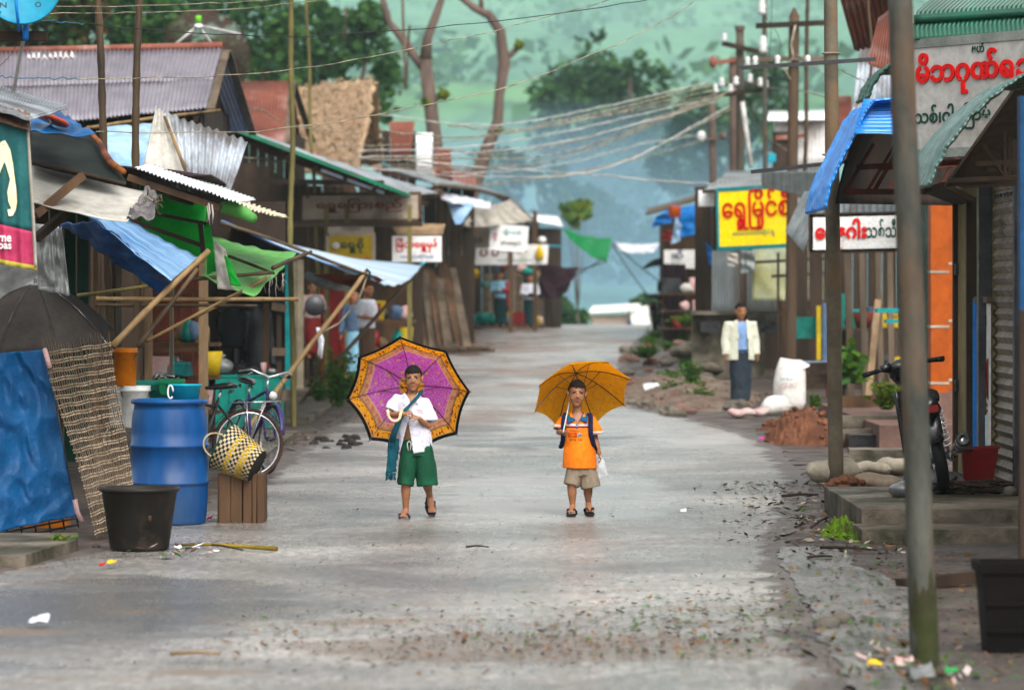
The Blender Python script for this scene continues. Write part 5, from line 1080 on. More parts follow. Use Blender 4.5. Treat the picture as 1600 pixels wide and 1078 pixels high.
t, fn = curl_awning('blue_awning', 'bright blue corrugated awning curling down at its eave', [(1291, 326), (1297, 290), (1312, 255), (1330, 222), (1343, 196), (1354, 172), (1366, 158), (1420, 154), (1520, 160)], 30.2, 32.3, M['blue_roof'], 12, .02)
MB().corr(P(1334, 209, 30.1), P(1349, 157, 30.5), P(1450, 157, 30.5), P(1450, 209, 30.1), 9, .014, 6, .006).build('front_sheet', M['blue_roof'], t, True)
for i in range(4):
    Yk = 31.3 + i * .9; dk_ = V(.2 * i, 0, 0); bars('truss', M['red_wood'], t, [(P(1318, 300, Yk) + dk_, P(1560, 300, Yk), .04, .05), (P(1338, 262, Yk) + dk_, P(1560, 250, Yk), .035, .05), (P(1320, 300, Yk) + dk_, P(1365, 225, Yk) + dk_, .03, .03), (P(1365, 300, Yk) + dk_, P(1405, 230, Yk) + dk_, .025, .03)])
MB().grid(lambda u, v: P(1308, 318, 31.75).lerp(P(1352, 176, 31.75), v) * (1 - u) + (P(1600, 322, 38).lerp(P(1600, 190, 38), v)) * u + V(0, .3 * math.sin(v * 3.1), 0), 12, 12, .02).build('underside', M['dark_wood'], t, True)
UG = 1
t, fn = curl_awning('green_awning', 'faded green corrugated awning drooping over the near right shop', [(1452, 290), (1466, 255), (1485, 222), (1510, 190), (1540, 160), (1570, 136), (1600, 118), (1660, 110)], 22.0, 23.6, M['green_roof_pale'], 11, .016)
MB().grid(lambda u, v: P(1478, 292, 23.9).lerp(P(1590, 135, 23.9), v) * (1 - u) + P(1700, 286, 25.5).lerp(P(1700, 120, 25.5), v) * u, 6, 8, .02).build('underside', M['dark_wood'], t)
for i in range(3):
    d = V(.1 * i, i * .5, 0); bars('truss', M['dark_wood'], t, [(P(1480, 283, 22.6) + d, P(1650, 276, 22.6) + d, .03, .03), (P(1525, 256, 22.6) + d, P(1650, 250, 22.6) + d, .025, .03), (P(1535, 225, 22.6) + d, P(1572, 278, 22.6) + d, .025, .025), (P(1570, 208, 22.6) + d, P(1570, 280, 22.6) + d, .025, .025)])
curl_awning('green_awning', 'small dark green awning end peeping above the blue awning', [(1357, 152), (1364, 132), (1376, 115), (1390, 103), (1440, 100)], 34, 35.2, M['green_roof'], 7, .02)
t = thing('green_roof', 'glossy dark green roof with rolled edge above the large white board', 'roof', P(1430, 62, 27.6))
rp = [(1424, 62), (1424, 44), (1430, 34), (1436, 16), (1450, 4), (1470, -12), (1500, -30)]
pr = [P(x, y, 27.9) for x, y in rp]
def gfn(u, v):
    k = v * (len(pr) - 1); i = min(len(pr) - 2, int(k)); p = pr[i].lerp(pr[i + 1], k - i); s = 1.35 * u
    return V(p.x + s, p.y - .5 * u + (p.z - pr[0].z) * .7, p.z + .05 * u + .008 * math.sin(u * 40 * 6.283) * (1 if v > .18 else .3))
MB().grid(gfn, 240, 18, .006).build('sheet', M['green_roof'], t, True); MB().tube([gfn(i / 20, .36) + V(0, -.03, .01) for i in range(21)], .035, 8).build('gutter', M['green_roof'], t, True)
# blue frame post and bin at the right border
tag(MB().box(P(1606, 330, 20) + V(0, 0, -.0), (.1, .1, 1.28), jit=.003).build('door_post', mat('post_blue', (.012, .09, .22), None, 3, .5)), 'dark blue painted upper post at the right border', 'post')
tag(MB().bar(V(P(1594, 0, 19.2).x + .03, 19.2, -.05), P(1594, 485, 19.2) + V(.03, 0, 0), .07, .07, jit=.003).build('timber_post', M['dark_wood']), 'black weathered post below the blue one at the right border', 'post')
bz = V(P(1580, 0, 17.5).x, 17.5, -.01); t = thing('litter_bin', 'dark plastic bin standing at the lower right border', 'bin', bz)
def sqr(z, s): return [bz + V(-.16 * s, -.14 * s, z), bz + V(.2 * s, -.14 * s, z), bz + V(.2 * s, .16 * s, z), bz + V(-.16 * s, .16 * s, z)]
rings = [sqr(0, .8), sqr(.4, .98), sqr(.4, 1.08), sqr(.45, 1.1), sqr(.45, .98), sqr(.05, .76)]; b = MB(); b.add([p for r_ in rings for p in r_], [(0, 1, 2, 3)] + [(k * 4 + i, k * 4 + (i + 1) % 4, k * 4 + 4 + (i + 1) % 4, k * 4 + 4 + i) for k in range(5) for i in range(4)] + [(20, 21, 22, 23)]); b.build('bin_body', M['bin_black'], t)
b = MB()
for z in (.12, .25): b.box(bz + V(.02, -.128 - z * .03, z), (.32, .012, .014))
b.build('rib', M['bin_black'], t)
tag(MB().box(V(2.52, 17.4, -.05), (.62, .5, .085), (0, 0, .06), jit=.012).build('paving_slab', M['stone']), 'mossy stone slab under the dark bin', 'slab')
tag(MB().bar(G(1408, 922) + V(0, 0, .03), G(1545, 915) + V(0, .1, .05), .09, .07, jit=.01).build('wet_beam', M['dark_wood']), 'wet black beam lying behind the nearest steel pole', 'beam')
# ------------------------------------------------------------------ motorbike seen from behind
def motorbike():
    t = thing('motorbike', 'dark step through motorbike leaning on its stand outside the tan store', 'motorbike'); r = .29
    for x, nm_ in ((0, 'wheel'), (1.2, 'wheel')):
        w = thing(nm_, None, None); w.parent = t; c = V(x, 0, r); rg = lambda q: [c + V(q * math.cos(a), 0, q * math.sin(a)) for a in np.linspace(0, 6.2832, 37)]
        MB().tube(rg(r - .045), [(.05, .045)] * 37, 12, 0, False, ref=(0, 1, 0)).build('tyre', M['rubber'], w, True); MB().tube(rg(r - .1), .018, 6, 0, False).build('rim', M['chrome'], w, True); b = MB()
        for i in range(20): a = 6.283 * i / 20; b.tube([c + V(.03 * math.cos(a + .6), .03 * (-1) ** i, .03 * math.sin(a + .6)), c + V((r - .1) * math.cos(a), 0, (r - .1) * math.sin(a))], .0025, 4)
        b.build('spoke', M['chrome'], w); MB().tube([c + V(0, -.07, 0), c + V(0, .07, 0)], .045, 12).build('hub', M['steel_dark'], w, True)
    b = MB().tube([V(-.33, 0, .42), V(-.2, 0, .62), V(0, 0, .66), V(.15, 0, .6)], [(.05, .01), (.075, .02), (.08, .03), (.07, .03)], 10, ref=(0, 1, 0)); b.build('rear_mudguard', M['black_gloss'], t, True)
    b = MB().tube([V(-.28, 0, .74), V(-.05, 0, .77), V(.2, 0, .74), V(.42, 0, .72)], [(.09, .04), (.12, .055), (.12, .05), (.08, .03)], 14, ref=(0, 1, 0)); b.build('saddle', M['rubber'], t, True)
    b = MB().tube([V(-.36, 0, .72), V(-.1, 0, .66), V(.25, 0, .6), V(.5, 0, .45)], [(.06, .05), (.11, .08), (.11, .09), (.08, .1)], 14, ref=(0, 1, 0)); b.build('tail_panel', M['black_gloss'], t, True)
    MB().box(V(-.38, 0, .68), (.03, .1, .05)).build('tail_light', M['maroon_paint'], t)
    for s in (-1, 1):
        sp = MB().tube([V(.02, s * .11, .3), V(.1, s * .11, .66)], .012, 8).build('shock_absorber', M['chrome'], t, True)
        MB().tube([V(.02 + .08 * k / 60, s * .11, .34 + .3 * k / 60) + V(.032 * math.cos(k * .75), .032 * math.sin(k * .75), 0) for k in range(61)], .007, 5).build('spring', M['porcelain'], sp, True)
        MB().bar(V(0, s * .09, r), V(.48, s * .08, .3), .035, .05).build('swing_arm', M['steel_dark'], t)
        MB().tube([V(1.2, s * .08, r), V(1.0, s * .08, .78)], .022, 8).build('fork', M['steel_dark'], t, True)
        b = MB(); b.grid(lambda u, v: V(.86 - .1 * u + .02 * v, s * (.03 + .11 * u * (1 - .25 * v)), .3 + .5 * v), 6, 8, .012); b.build('leg_shield', M['black_gloss'], t, True)
        MB().tube([V(.84, s * .2, .99), V(.8, s * .33, .985)], .018, 10).build('grip', M['rubber'], t, True)
        MB().tube([V(.9, s * .16, .98), V(.88, s * .26, .97), V(.85, s * .33, .96)], .007, 6).build('lever', M['black_gloss'], t, True)
        b = MB().tube([V(.88, s * .1, 1.0), V(.86, s * .17, 1.0)], [.038, .03], 10); b.build('switch_box', M['black_gloss'], t, True)
    b = MB().tube([V(.8, -.3, .985), V(.86, -.18, .99), V(.92, -.06, .95), V(.92, .06, .95), V(.86, .18, .99), V(.8, .3, .985)], .013, 8); b.build('handlebar', M['steel_dark'], t, True)
    b = MB().tube([V(.86, 0, 1.0), V(.92, 0, .99), V(1.02, 0, .93), V(1.06, 0, .87)], [(.1, .03), (.13, .06), (.11, .08), (.07, .06)], 14, ref=(0, 1, 0)); b.build('headlamp_cowl', M['black_gloss'], t, True)
    b = MB().tube([V(.1, -.17, .3), V(-.12, -.18, .34), V(-.34, -.19, .4)], [.035, .05, .055], 16); mf = b.build('exhaust', M['chrome'], t, True)
    MB().lathe([(.054, 0), (.058, .01), (.045, .03), (.03, .03), (.026, -.02), (0, -.02)], 16, V(-.34, -.19, .4), 0, Vector((-.97, -.04, .25)).to_track_quat('Z', 'Y').to_matrix()).build('exhaust_tip', M['steel_dark'], mf, True)
    MB().tube([V(.55, -.14, .26), V(.35, -.17, .22), V(.1, -.17, .3)], .02, 8).build('exhaust_pipe', M['chrome'], t, True)
    b = MB().box(V(.5, 0, .33), (.34, .22, .2), jit=.01); b.tube([V(.62, 0, .34), V(.82, 0, .36)], .065, 12); b.build('engine', M['steel_dark'], t)
    MB().tube([V(.45, .16, .25), V(.3, .3, .02)], .012, 6).build('kick_stand', M['steel_dark'], t, True); MB().bar(V(.1, -.2, .29), V(.06, -.3, .28), .04, .02).build('footrest', M['rubber'], t)
    MB().tube([V(.95, -.06, .9), V(.98, -.02, .72), V(.9, 0, .55)], .03, 8).build('steering_column', M['black_gloss'], t, True)
    return t
t = motorbike(); t.location = (P(1474, 0, 27.6).x, 27.6, .2); t.rotation_euler = (R(-12), 0, R(91))
# sandbags and sacks
def bag(name, lab, c, L, w, h, rz, m, tilt=0, seed=0, flat=.55):
    c = Vector(c); b = MB(); n = 12; pts = []; rs = []
    for i in range(n + 1):
        s = i / n; x = (s - .5) * L; e = min(1, (1 - abs(2 * s - 1) ** 3.2)) ** .5; pts.append(V(x, .015 * math.sin(s * 6 + seed), h * .5 + .01 * math.sin(s * 9 + seed))); rs.append((max(.35, e) * w * .5, max(.06, e) * h * .5))
    b.tube(pts, rs, 20, ref=(0, 1, 0)); Mx = Matrix.Translation(c) @ Euler((0, tilt, rz)).to_matrix().to_4x4()
    b.v = [p + V(nz(p.x * 7, p.y * 7, seed), nz(p.y * 7, p.z * 7, seed), nz(p.z * 7, p.x * 7, seed + 4)) * .018 + V(0, 0, .008 * nz(p.x * 28, p.y * 10, seed)) for p in b.v]
    t = thing(name, lab, 'sack', c); b.v = [Mx @ p for p in b.v]; b.build('bag', m, t, True)
    e = MB().tube([Mx @ V(L * .47, 0, h * .5), Mx @ V(L * .52, 0, h * .48)], [(w * .16, h * .06), (w * .28, h * .05)], 12, ref=(0, 1, 0)); e.build('tied_end', m, t, True); return t
bag('sandbag', 'greenish sandbag lying against the slim concrete pole', G(1300, 757) + V(.02, .15, 0), .52, .26, .23, R(18), M['sack'], 0, 1)
bag('sandbag', 'muddy brown sandbag lying flat to the right of the concrete pole', G(1368, 766), .46, .3, .15, R(6), mat('sack_mud', (.25, .17, .1), (.34, .27, .2), 3, .75, .5, 22, sp=.5), 0, 5)
bag('sandbag', 'slack pale sandbag behind the muddy brown one', G(1352, 745) + V(0, .1, 0), .5, .3, .14, R(-8), M['sack'], 0, 9)
bag('sandbag', 'half hidden sandbag between the muddy one and the steel pole', G(1402, 742), .4, .28, .17, R(25), M['sack'], 0, 13)
bag('rubbish_bag', 'grey plastic rubbish bag lying under the motorbike', V(3.3, 27.7, .2), .42, .25, .18, R(20), M['plastic_grey'], 0, 17)
bag('cement_bag', 'flattened pale bag at the edge of the platform by the motorbike wheel', V(2.98, 27.2, .2), .3, .22, .12, R(50), M['plastic_grey'], 0, 21)
t = thing('firewood', 'tangle of dark sticks lying beside the red tin', 'firewood', V(3.65, 27.6, .2)); b = MB()
for k in range(36):
    p = V(3.55 + random.uniform(-.2, .28), 27.55 + random.uniform(-.2, .2), .215 + random.random() * .09); a = random.uniform(0, 6.28); d = V(math.cos(a), math.sin(a) * .6, random.uniform(-.1, .15)) * random.uniform(.08, .2); b.tube([p - d, p, p + d], random.uniform(.006, .014), 5)
b.build('sticks', M['dark_wood'], t)
tag(MB().ball(V(3.8, 27.35, .23), (.06, .05, .045)).build('stone', M['stone'], None, True), 'brown stone at the foot of the roller shutter', 'stone')
# ------------------------------------------------------------------ orange building, hanging board
t = thing('orange_shop', 'orange painted shop corner with pale tile bands', 'shop', (5.1, 42, 0))
MB().box(V(P(1466, 0, 41).x, 41, 1.8), (.2, .3, 3.0)).build('column', M['orange_wall'], t); MB().box(V(P(1491, 0, 42).x + .03, 42.2, 1.8), (.28, .3, 3.0)).build('column', M['orange_wall'], t)
for y in (425, 510, 598): MB().box(P(1466, y, 41), (.215, .315, .03)).build('tile_band', M['sign_beige'], t)
for y in (412, 501, 593): MB().box(P(1491, y, 42.2) + V(.03, 0, 0), (.295, .315, .03)).build('tile_band', M['sign_beige'], t)
b = MB(); MB().box(V(P(1466, 0, 41).x, 41, .3), (.23, .33, .62)).build('plinth', M['brick'], t); MB().box(V(P(1491, 0, 42).x + .03, 42.2, .3), (.31, .33, .62)).build('plinth', M['brick'], t)
b = MB(); wp(b, 42.6, 44, .2, 3.4, 4.97); b.build('wall', M['green_paint'], t); b = MB(); b.box(V(5.2, 44, .12), (2.2, 8, .3)); b.build('step', M['brick'], t)
t, w_ = sign('shop_sign', 'white hanging board with big red and dark green lettering behind the poles', P(1267, 394, 44), P(1428, 390, 44), P(1267, 337, 44), M['white_paint'], M['dark_wood'], .03)
w_('ေရွှနဂါး', .04, .1, .5, .8, M['red_paint'], bold=.045, depth=.02); w_('သစ်သီး', .53, .34, .34, .52, M['green_paint'], bold=.025)
tag(MB().corr(P(1228, 362, 46), P(1254, 392, 44), P(1300, 300, 44.5), P(1258, 300, 47), 10, .02, 4, .008).build('roof_sheet', M['tin_wall'], None, True), 'rusty corrugated awning end left of the white hanging board', 'awning')
tarp('awning_sheet', 'dull tin awning along the row behind the blue awning', 'awning', [P(1190, 292, 62), P(1300, 318, 48), P(1300, 268, 48), P(1190, 268, 62)], M['tin_wall'], wr=.02)
# upper right roofs
for (q, Y, m, lab) in (
        (((1310, -10), (1395, -30), (1405, 60), (1335, 80)), 46, 'rust_zinc', 'rust red roof slope at the top right behind the poles'),
        (((1328, 195), (1400, 195), (1400, 60), (1345, 60)), 50, 'zinc_pale', 'pale corrugated wall sheet below the rust red roof'),
        (((1355, 98), (1395, 112), (1400, 10), (1372, 30)), 40, 'rust_zinc', 'reddish eave board crossing above the dark green awning end'),
        (((1300, 250), (1330, 250), (1330, 150), (1300, 150)), 55, 'rust_zinc', 'rusty wall sheet right of the slim concrete pole')):
    tag(MB().corr(*[P(*x, Y + k) for x, k in zip(q, (0, 0, 1.5, 1.5))], 9, .02, 4, .01).build('roof_sheet', M[m], None, True), lab, 'roof sheet')
t = thing('tin_house', 'white and rust streaked tin house behind the utility poles', 'house', P(1250, 260, 84)); b = MB()
b.corr(P(1210, 262, 84), P(1292, 262, 84), P(1292, 180, 84), P(1210, 180, 84), 14, .02, 4, .02); b.build('wall', M['rust_white'], t, True); b = MB(); b.corr(P(1198, 188, 83.5), P(1296, 186, 83.5), P(1296, 172, 86), P(1202, 174, 86), 16, .02, 3, .02); b.build('roof', M['white_metal'], t, True)
b = MB(); b.box(P(1219, 236, 83.8), (.35, .1, .9)); b.build('window', M['dark_wood'], t); b = MB(); b.bar(P(1212, 216, 83.7), P(1262, 212, 83.7), .12, .1); b.build('sill', M['rust_zinc'], t)
b = MB(); wall_panel(b, P(1205, 0, 84.4), P(1300, 0, 84.4), 0, P(0, 262, 84.4).z, .2); b.build('lower_wall', M['dark_wood'], t)
tarp('blue_rag', 'turquoise rag caught on the tin house sill', 'rag', [P(1200, 254, 82), P(1212, 254, 82), P(1212, 240, 82), P(1200, 242, 82)], M['turquoise'], nu=6, nv=6, wr=.03)
# ------------------------------------------------------------------ middle right: yellow board, tin shed, terrace
t, w_ = sign('shop_sign', 'bright yellow board with tall red lettering and turquoise frame', P(1123, 389, 64), P(1250, 383, 63), P(1121, 297, 64), M['yellow_paint'], M['teal_paint'], .07, .05)
w_('ေရွှြမိုင်စီဖိ', .06, .3, 1.0, .68, M['red_paint'], bold=.012, depth=.02); w_('စားေသာက်ဆုိင်ရုံ', .18, .17, .52, .13, M['teal_paint'])
t = thing('tin_shed', 'grey tin clad shed on a concrete terrace behind the man', 'shed', (4.2, 68, 0)); b = MB()
b.corr(P(1112, 500, 67), P(1212, 500, 67), P(1212, 392, 67), P(1112, 392, 67), 20, .02, 4, .02); b.build('wall', M['tin_wall'], t, True)
b = MB(); b.corr(P(1096, 300, 66), P(1300, 290, 66), P(1300, 262, 74), P(1140, 268, 74), 26, .02, 4, .02); b.build('roof', M['tin_wall'], t, True)
b = MB(); planks(b, P(1085, 0, 70), P(1330, 0, 70), 0, P(0, 290, 70).z, 9, step=.02); b.build('back_wall', M['dark_wood'], t)
b = MB(); b.bar(P(1098, 300, 65.8), P(1240, 288, 65.8), .13, .06); b.build('eave_board', M['dark_wood'], t)
b = MB(); b.box(P(1104, 310, 67.5), (.3, .1, .3)); b.build('gable_panel', M['white_metal'], t)
tarp('faded_sheet', 'faded yellow green plastic sheet wall behind the utility pole', 'plastic sheet', [P(1175, 470, 65), P(1330, 470, 65), P(1330, 375, 65.3), P(1175, 380, 65.3)], mat('sheet_olive', (.3, .29, .12), (.3, .35, .33), .8, .6, .2, 9, stain=(.16, .19, .2), ss=.7, sa=.4), wr=.05, ws=2)
t = thing('terrace', 'low concrete terrace wall with dark openings behind the man', 'terrace', P(1120, 530, 66)); b = MB()
q0, q1 = P(1082, 0, 65.4), P(1195, 0, 66.2); zt = P(0, 492, 65.6).z
b.prism([V(q0.x, q0.y, 0), V(q1.x, q1.y, 0), V(q1.x, q1.y, zt), V(q0.x, q0.y, zt)], V(0, .4, 0)); b.build('wall', M['concrete'], t)
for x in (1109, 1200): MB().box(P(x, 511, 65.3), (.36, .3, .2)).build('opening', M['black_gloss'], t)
b = MB(); b.bar(V(q0.x - .1, 65.3, zt + .04), V(q1.x + 1.2, 66.3, zt + .03), .3, .06, jit=.01); b.build('coping', M['concrete'], t)
for x, y0, y1, Y, w, m, lab in ((1226, 470, 600, 63, .12, 'brown_wood', 'brown timber post right behind the man'), (1158, 390, 500, 65.5, .1, 'bark', 'rusty iron post under the yellow board'), (1216, 395, 480, 64.5, .06, 'dark_wood', 'thin slanting stick under the yellow board'), (1164, 400, 490, 66, .08, 'metal_pole', 'grey pipe post under the yellow board')):
    post(lab, x, y0, y1, Y, w, M[m])
tag(MB().bar(P(1205, 432, 62), P(1330, 424, 62), .05, .05).build('rail', M['dark_wood']), 'dark level rail under the yellow board', 'rail'); tag(MB().bar(P(1180, 410, 62), P(1330, 402, 62), .05, .05).build('rail', M['dark_wood']), 'second level rail above the first under the boards', 'rail')
tarp('hanging_cloth', 'grey sacking hanging beneath the yellow board', 'cloth', [P(1157, 428, 65), P(1178, 426, 65), P(1180, 392, 65), P(1158, 392, 65)], M['tin_wall'], nu=10, wr=.05, flut=.03, nfl=3)
tarp('hanging_cloth', 'pale cloth hanging beside the grey sacking', 'cloth', [P(1137, 415, 65.2), P(1154, 418, 65.2), P(1152, 396, 65.2), P(1136, 396, 65.2)], M['canvas_white'], nu=10, wr=.05)
tarp('blue_pennant', 'blue white tarp corner hanging left of the yellow board', 'tarpaulin', [P(1108, 414, 68), P(1130, 412, 68), P(1116, 392, 68), P(1102, 378, 68)], mat('tarp_blue_far', (.03, .22, .6), (.02, .16, .45), 2, .4, tl=.3), nu=10, wr=.04)
t = thing('goods_table', 'small blue and red table outside the green stall', 'table', P(1268, 560, 58)); b = MB(); c = V(P(1275, 0, 57.5).x, 57.5, 0); b.box(c + V(0, 0, .62), (.5, .4, .05)); b.build('top', M['blue_light'], t)
for sx in (-1, 1):
    for sy in (-1, 1): MB().bar(c + V(sx * .2, sy * .15, -.0), c + V(sx * .2, sy * .15, .6), .05).build('leg', M['maroon_paint'], t)
t = thing('green_stall', 'dim open stall with green and blue painted boards right of the utility pole', 'stall', P(1290, 600, 60)); b = MB(); b.box(P(1262, 512, 60), (.75, .06, .36)); b.build('counter_board', M['teal_box'], t)
b = MB(); b.box(P(1279, 520, 59.8), (.07, .08, .9)); b.build('yellow_post', M['sign_mustard'], t); b = MB(); b.box(P(1290, 520, 59.8), (.1, .08, 1.0)); b.build('blue_post', M['cloth_denim'], t)
b = MB(); planks(b, P(1240, 0, 61), P(1470, 0, 61), 0, P(0, 330, 61).z, 10, step=.02); b.build('back_wall', M['dark_wood'], t); b = MB()
for x in (1330, 1352, 1378, 1394): b.bar(V(P(x, 0, 54).x, 54, 0), P(x + random.randint(-8, 8), 380, 54), .09, .09, jit=.008)
b.build('post', M['grey_wood'], t); b = MB(); b.box(P(1388, 485, 50), (.35, .3, .06)); b.box(P(1394, 502, 50), (.2, .3, .05)); b.build('teal_shelf', M['teal_paint'], t); b = MB(); planks(b, P(1300, 0, 56), P(1330, 0, 56), 1.0, 1.75, 2); b.build('side_board', M['teal_box'], t)
b = MB(); b.corr(P(1235, 345, 58), P(1440, 345, 50), P(1440, 310, 50), P(1235, 310, 60), 20, .02, 3, .02); b.build('canopy', M['tin_wall'], t, True)
b = MB(); b.bar(P(1355, 640, 50) + V(0, 0, 0), P(1372, 470, 51), .09, .06, jit=.01); b.build('leaning_plank', M['pale_wood'], t)
# drain slabs, planks and stones in the right verge
for k, (x, y, Y, sz, lab) in enumerate(((1362, 657, 42, (1.0, .5, .12), 'upper concrete drain slab behind the sandbags'), (1370, 676, 41, (.95, .5, .1), 'lower concrete drain slab behind the sandbags'), (1378, 712, 37.5, (.7, .4, .16), 'block of brown concrete just behind the muddy sandbag'))):
    tag(MB().box(P(x, y, Y), sz, (0, 0, random.uniform(-.1, .1)), jit=.015).build('drain_slab', M['concrete']), lab, 'slab')
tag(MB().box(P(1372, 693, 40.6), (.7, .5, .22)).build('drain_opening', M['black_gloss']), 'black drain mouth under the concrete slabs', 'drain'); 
for k, (x, y, Y, L, lab) in enumerate(((1285, 574, 57, 1.0, 'dark beam lying behind the white sack'), (1290, 592, 55, 1.2, 'second beam lying in front of the dark one behind the white sack'), (1345, 628, 46, .7, 'brown beam below the leafy plant'))):
    tag(MB().bar(P(x, y, Y) - V(L / 2, 0, 0), P(x, y, Y) + V(L / 2, .1, .02), .14, .14, jit=.02).build('timber_beam', M['dark_wood'] if k < 2 else M['brown_wood']), lab, 'beam')
# sacks by the man
def upright_sack():
    c = G(1230, 640); t = thing('grain_sack', 'tall open white grain sack standing to the right of the man', 'sack', c); b = MB(); s = 1 / 102.
    pr_ = [(-.21, 0, .16), (-.24, .12, .2), (-.24, .35, .19), (-.25, .55, .17), (-.2, .68, .13), (-.2, .74, .1)]
    b.tube([c + V(.02 + .012 * k, .1, z) for k, (_, z, _2) in enumerate(pr_)], [(.2 + .05 * math.sin(k * .8), r_) for k, (_, _2, r_) in enumerate(pr_)], 28, 0, True, (1, 0, 0))
    b.v = [p + V(.05 * nz(p.x * 6, p.z * 6, 1), .04 * nz(p.x * 6, p.z * 6, 3), .05 * nz(p.x * 5, 2) if p.z > .6 else 0) for p in b.v]; b.build('bag', M['sack_white'], t, True)
    MB().patch(c + V(.1, -.06, .5), c + V(.34, .04, .66), c + V(.2, .1, .74), c + V(.02, .05, .72), 12, 8, .008, 0, .03, 5).build('open_flap', M['sack_white'], t, True)
    lettering('SUPER RICE', c + V(-.16, -.112, .33), (1, .0, 0), (0, 0, 1), .3, .07, M['sack_pink'], t); lettering('50 KG', c + V(-.12, -.118, .43), (1, 0, 0), (0, 0, 1), .2, .05, M['teal_paint'], t)
upright_sack()
bag('grain_sack', 'small stuffed white sack at the feet of the tall white sack', G(1212, 648), .42, .36, .27, R(8), M['sack_white'], 0, 3)
bag('cement_bag', 'crumpled pink and white bag by the man\'s feet', G(1158, 652), .4, .3, .13, R(-5), M['sack_pink'], 0, 7)
bag('cement_bag', 'smaller crumpled mauve bag between the pink bag and the white sack', G(1186, 650), .24, .24, .12, R(40), M['sack_pink'], 0, 8)
# far right stalls at the crest
t = thing('crest_stall', 'far stall draped with blue tarps at the crest of the street', 'stall', (4.4, 92, .6)); b = MB()
planks(b, P(1040, 0, 88), P(1105, 0, 86), 0, P(0, 330, 87).z, 8, step=.03); planks(b, V(P(1040, 0, 88).x, 88.1, 0), V(P(1030, 0, 104).x, 104, 0), 0, P(0, 335, 88).z, 6); b.build('wall', M['brown_wood'], t); b = MB(); b.corr(P(1008, 335, 90), P(1085, 312, 86), P(1105, 300, 90), P(1012, 326, 98), 14, .02, 3, .03); b.build('roof', M['grey_wood'], t, True)
b = MB(); b.box(P(1062, 405, 86.5), (.75, .1, .45)); b.build('white_panel', M['sign_white'], t); b = MB(); planks(b, P(1036, 0, 86), P(1072, 0, 85.5), .5, P(0, 412, 86).z, 4); b.build('maroon_panel', M['maroon_tarp'], t)
for q, m, lab in ((((1018, 356), (1050, 348), (1058, 318), (1024, 340)), 'tf', 'blue tarp hung at the corner of the crest stall'), (((1060, 372), (1090, 366), (1122, 312), (1058, 326)), 'tf', 'larger blue tarp draped over the crest stall front'), (((1048, 382), (1062, 378), (1066, 340), (1056, 336)), 'blue_light', 'pale blue cloth hanging between the blue tarps of the crest stall'), (((1096, 350), (1112, 352), (1108, 336), (1100, 338)), 'canvas_white', 'white bundle hanging right of the blue tarps'), (((1034, 376), (1050, 376), (1050, 360), (1036, 360)), 'maroon_paint', 'maroon cloth hanging under the crest stall corner')):
    tarp('tarp_drape', lab, 'tarpaulin', [P(*x, 84.5 - k * .0) for k, x in enumerate(q)], bpy.data.materials['tarp_blue_far'] if m == 'tf' else M[m], nu=12, wr=.1, ws=3, flut=.04, nfl=4)
t = thing('red_bucket', 'upturned coral bucket on the roof edge of the crest stall', 'bucket', P(1054, 340, 84)); MB().lathe([(0, 0), (.13, 0), (.15, .25), (.16, .26), (0, .27)], 20, P(1054, 340, 84)).build('pail', mat('bucket_coral', (.75, .16, .06), None, 3, .4), t, True)
lettering('ဆိ', P(1048, 404, 86.3) , (1, 0, 0), (0, 0, 1), .3, .22, M['navy_paint'], bpy.data.objects['crest_stall'], bold=.03); lettering('ရ', P(1040, 398, 86.3) + V(-.05, 0, .25), (1, 0, 0), (0, 0, 1), .25, .28, M['maroon_paint'], bpy.data.objects['crest_stall'], bold=.03)
for k, (x, Y, rz, lab) in enumerate(((1024, 98, 80, 'far parked motorbike nearest the crest opening'), (1046, 95, 95, 'far parked motorbike beside the crest stall wall'), (1068, 90, 100, 'far parked motorbike closest to the terrace'))):
    src = bpy.data.objects['motorbike']; q = dup(src, (P(x, 0, Y).x, Y, prof(Y)), R(rz), lab, 'far motorbikes at the crest'); q.rotation_euler[0] = R(-6)
# white house beyond the crest
t = thing('far_house', 'pale pink and white house roof seen beyond the crest of the road', 'house', P(965, 515, 165)); b = MB()
z0 = prof(165) - .3; q = [P(926, 0, 165), P(985, 0, 165), P(1012, 0, 168)]
b.prism([V(q[0].x, 165, z0), V(q[1].x, 165, z0), V(q[1].x, 165, P(0, 492, 165).z), V(q[0].x, 165, P(0, 492, 165).z)], V(0, 5, 0)); b.build('wall', M['far_pink'], t); b = MB(); b.prism([V(q[1].x, 164.5, z0), V(q[2].x + .3, 164.5, z0), V(q[2].x + .3, 164.5, P(0, 478, 165).z), V(q[1].x, 164.5, P(0, 482, 165).z)], V(0, 6, 0)); b.build('white_wall', M['far_white'], t)
b = MB(); b.grid(lambda u, v: P(920 + 75 * u + 6 * v, 488 - 4 * u - 10 * v, 164.4 + 4 * v), 8, 4, .05); b.build('roof', M['far_white'], t); b = MB(); b.prism([P(976, 514, 164.3), P(990, 514, 164.3), P(984, 495, 164.3)], V(0, .1, 0)); b.build('gable_opening', M['navy_paint'], t)
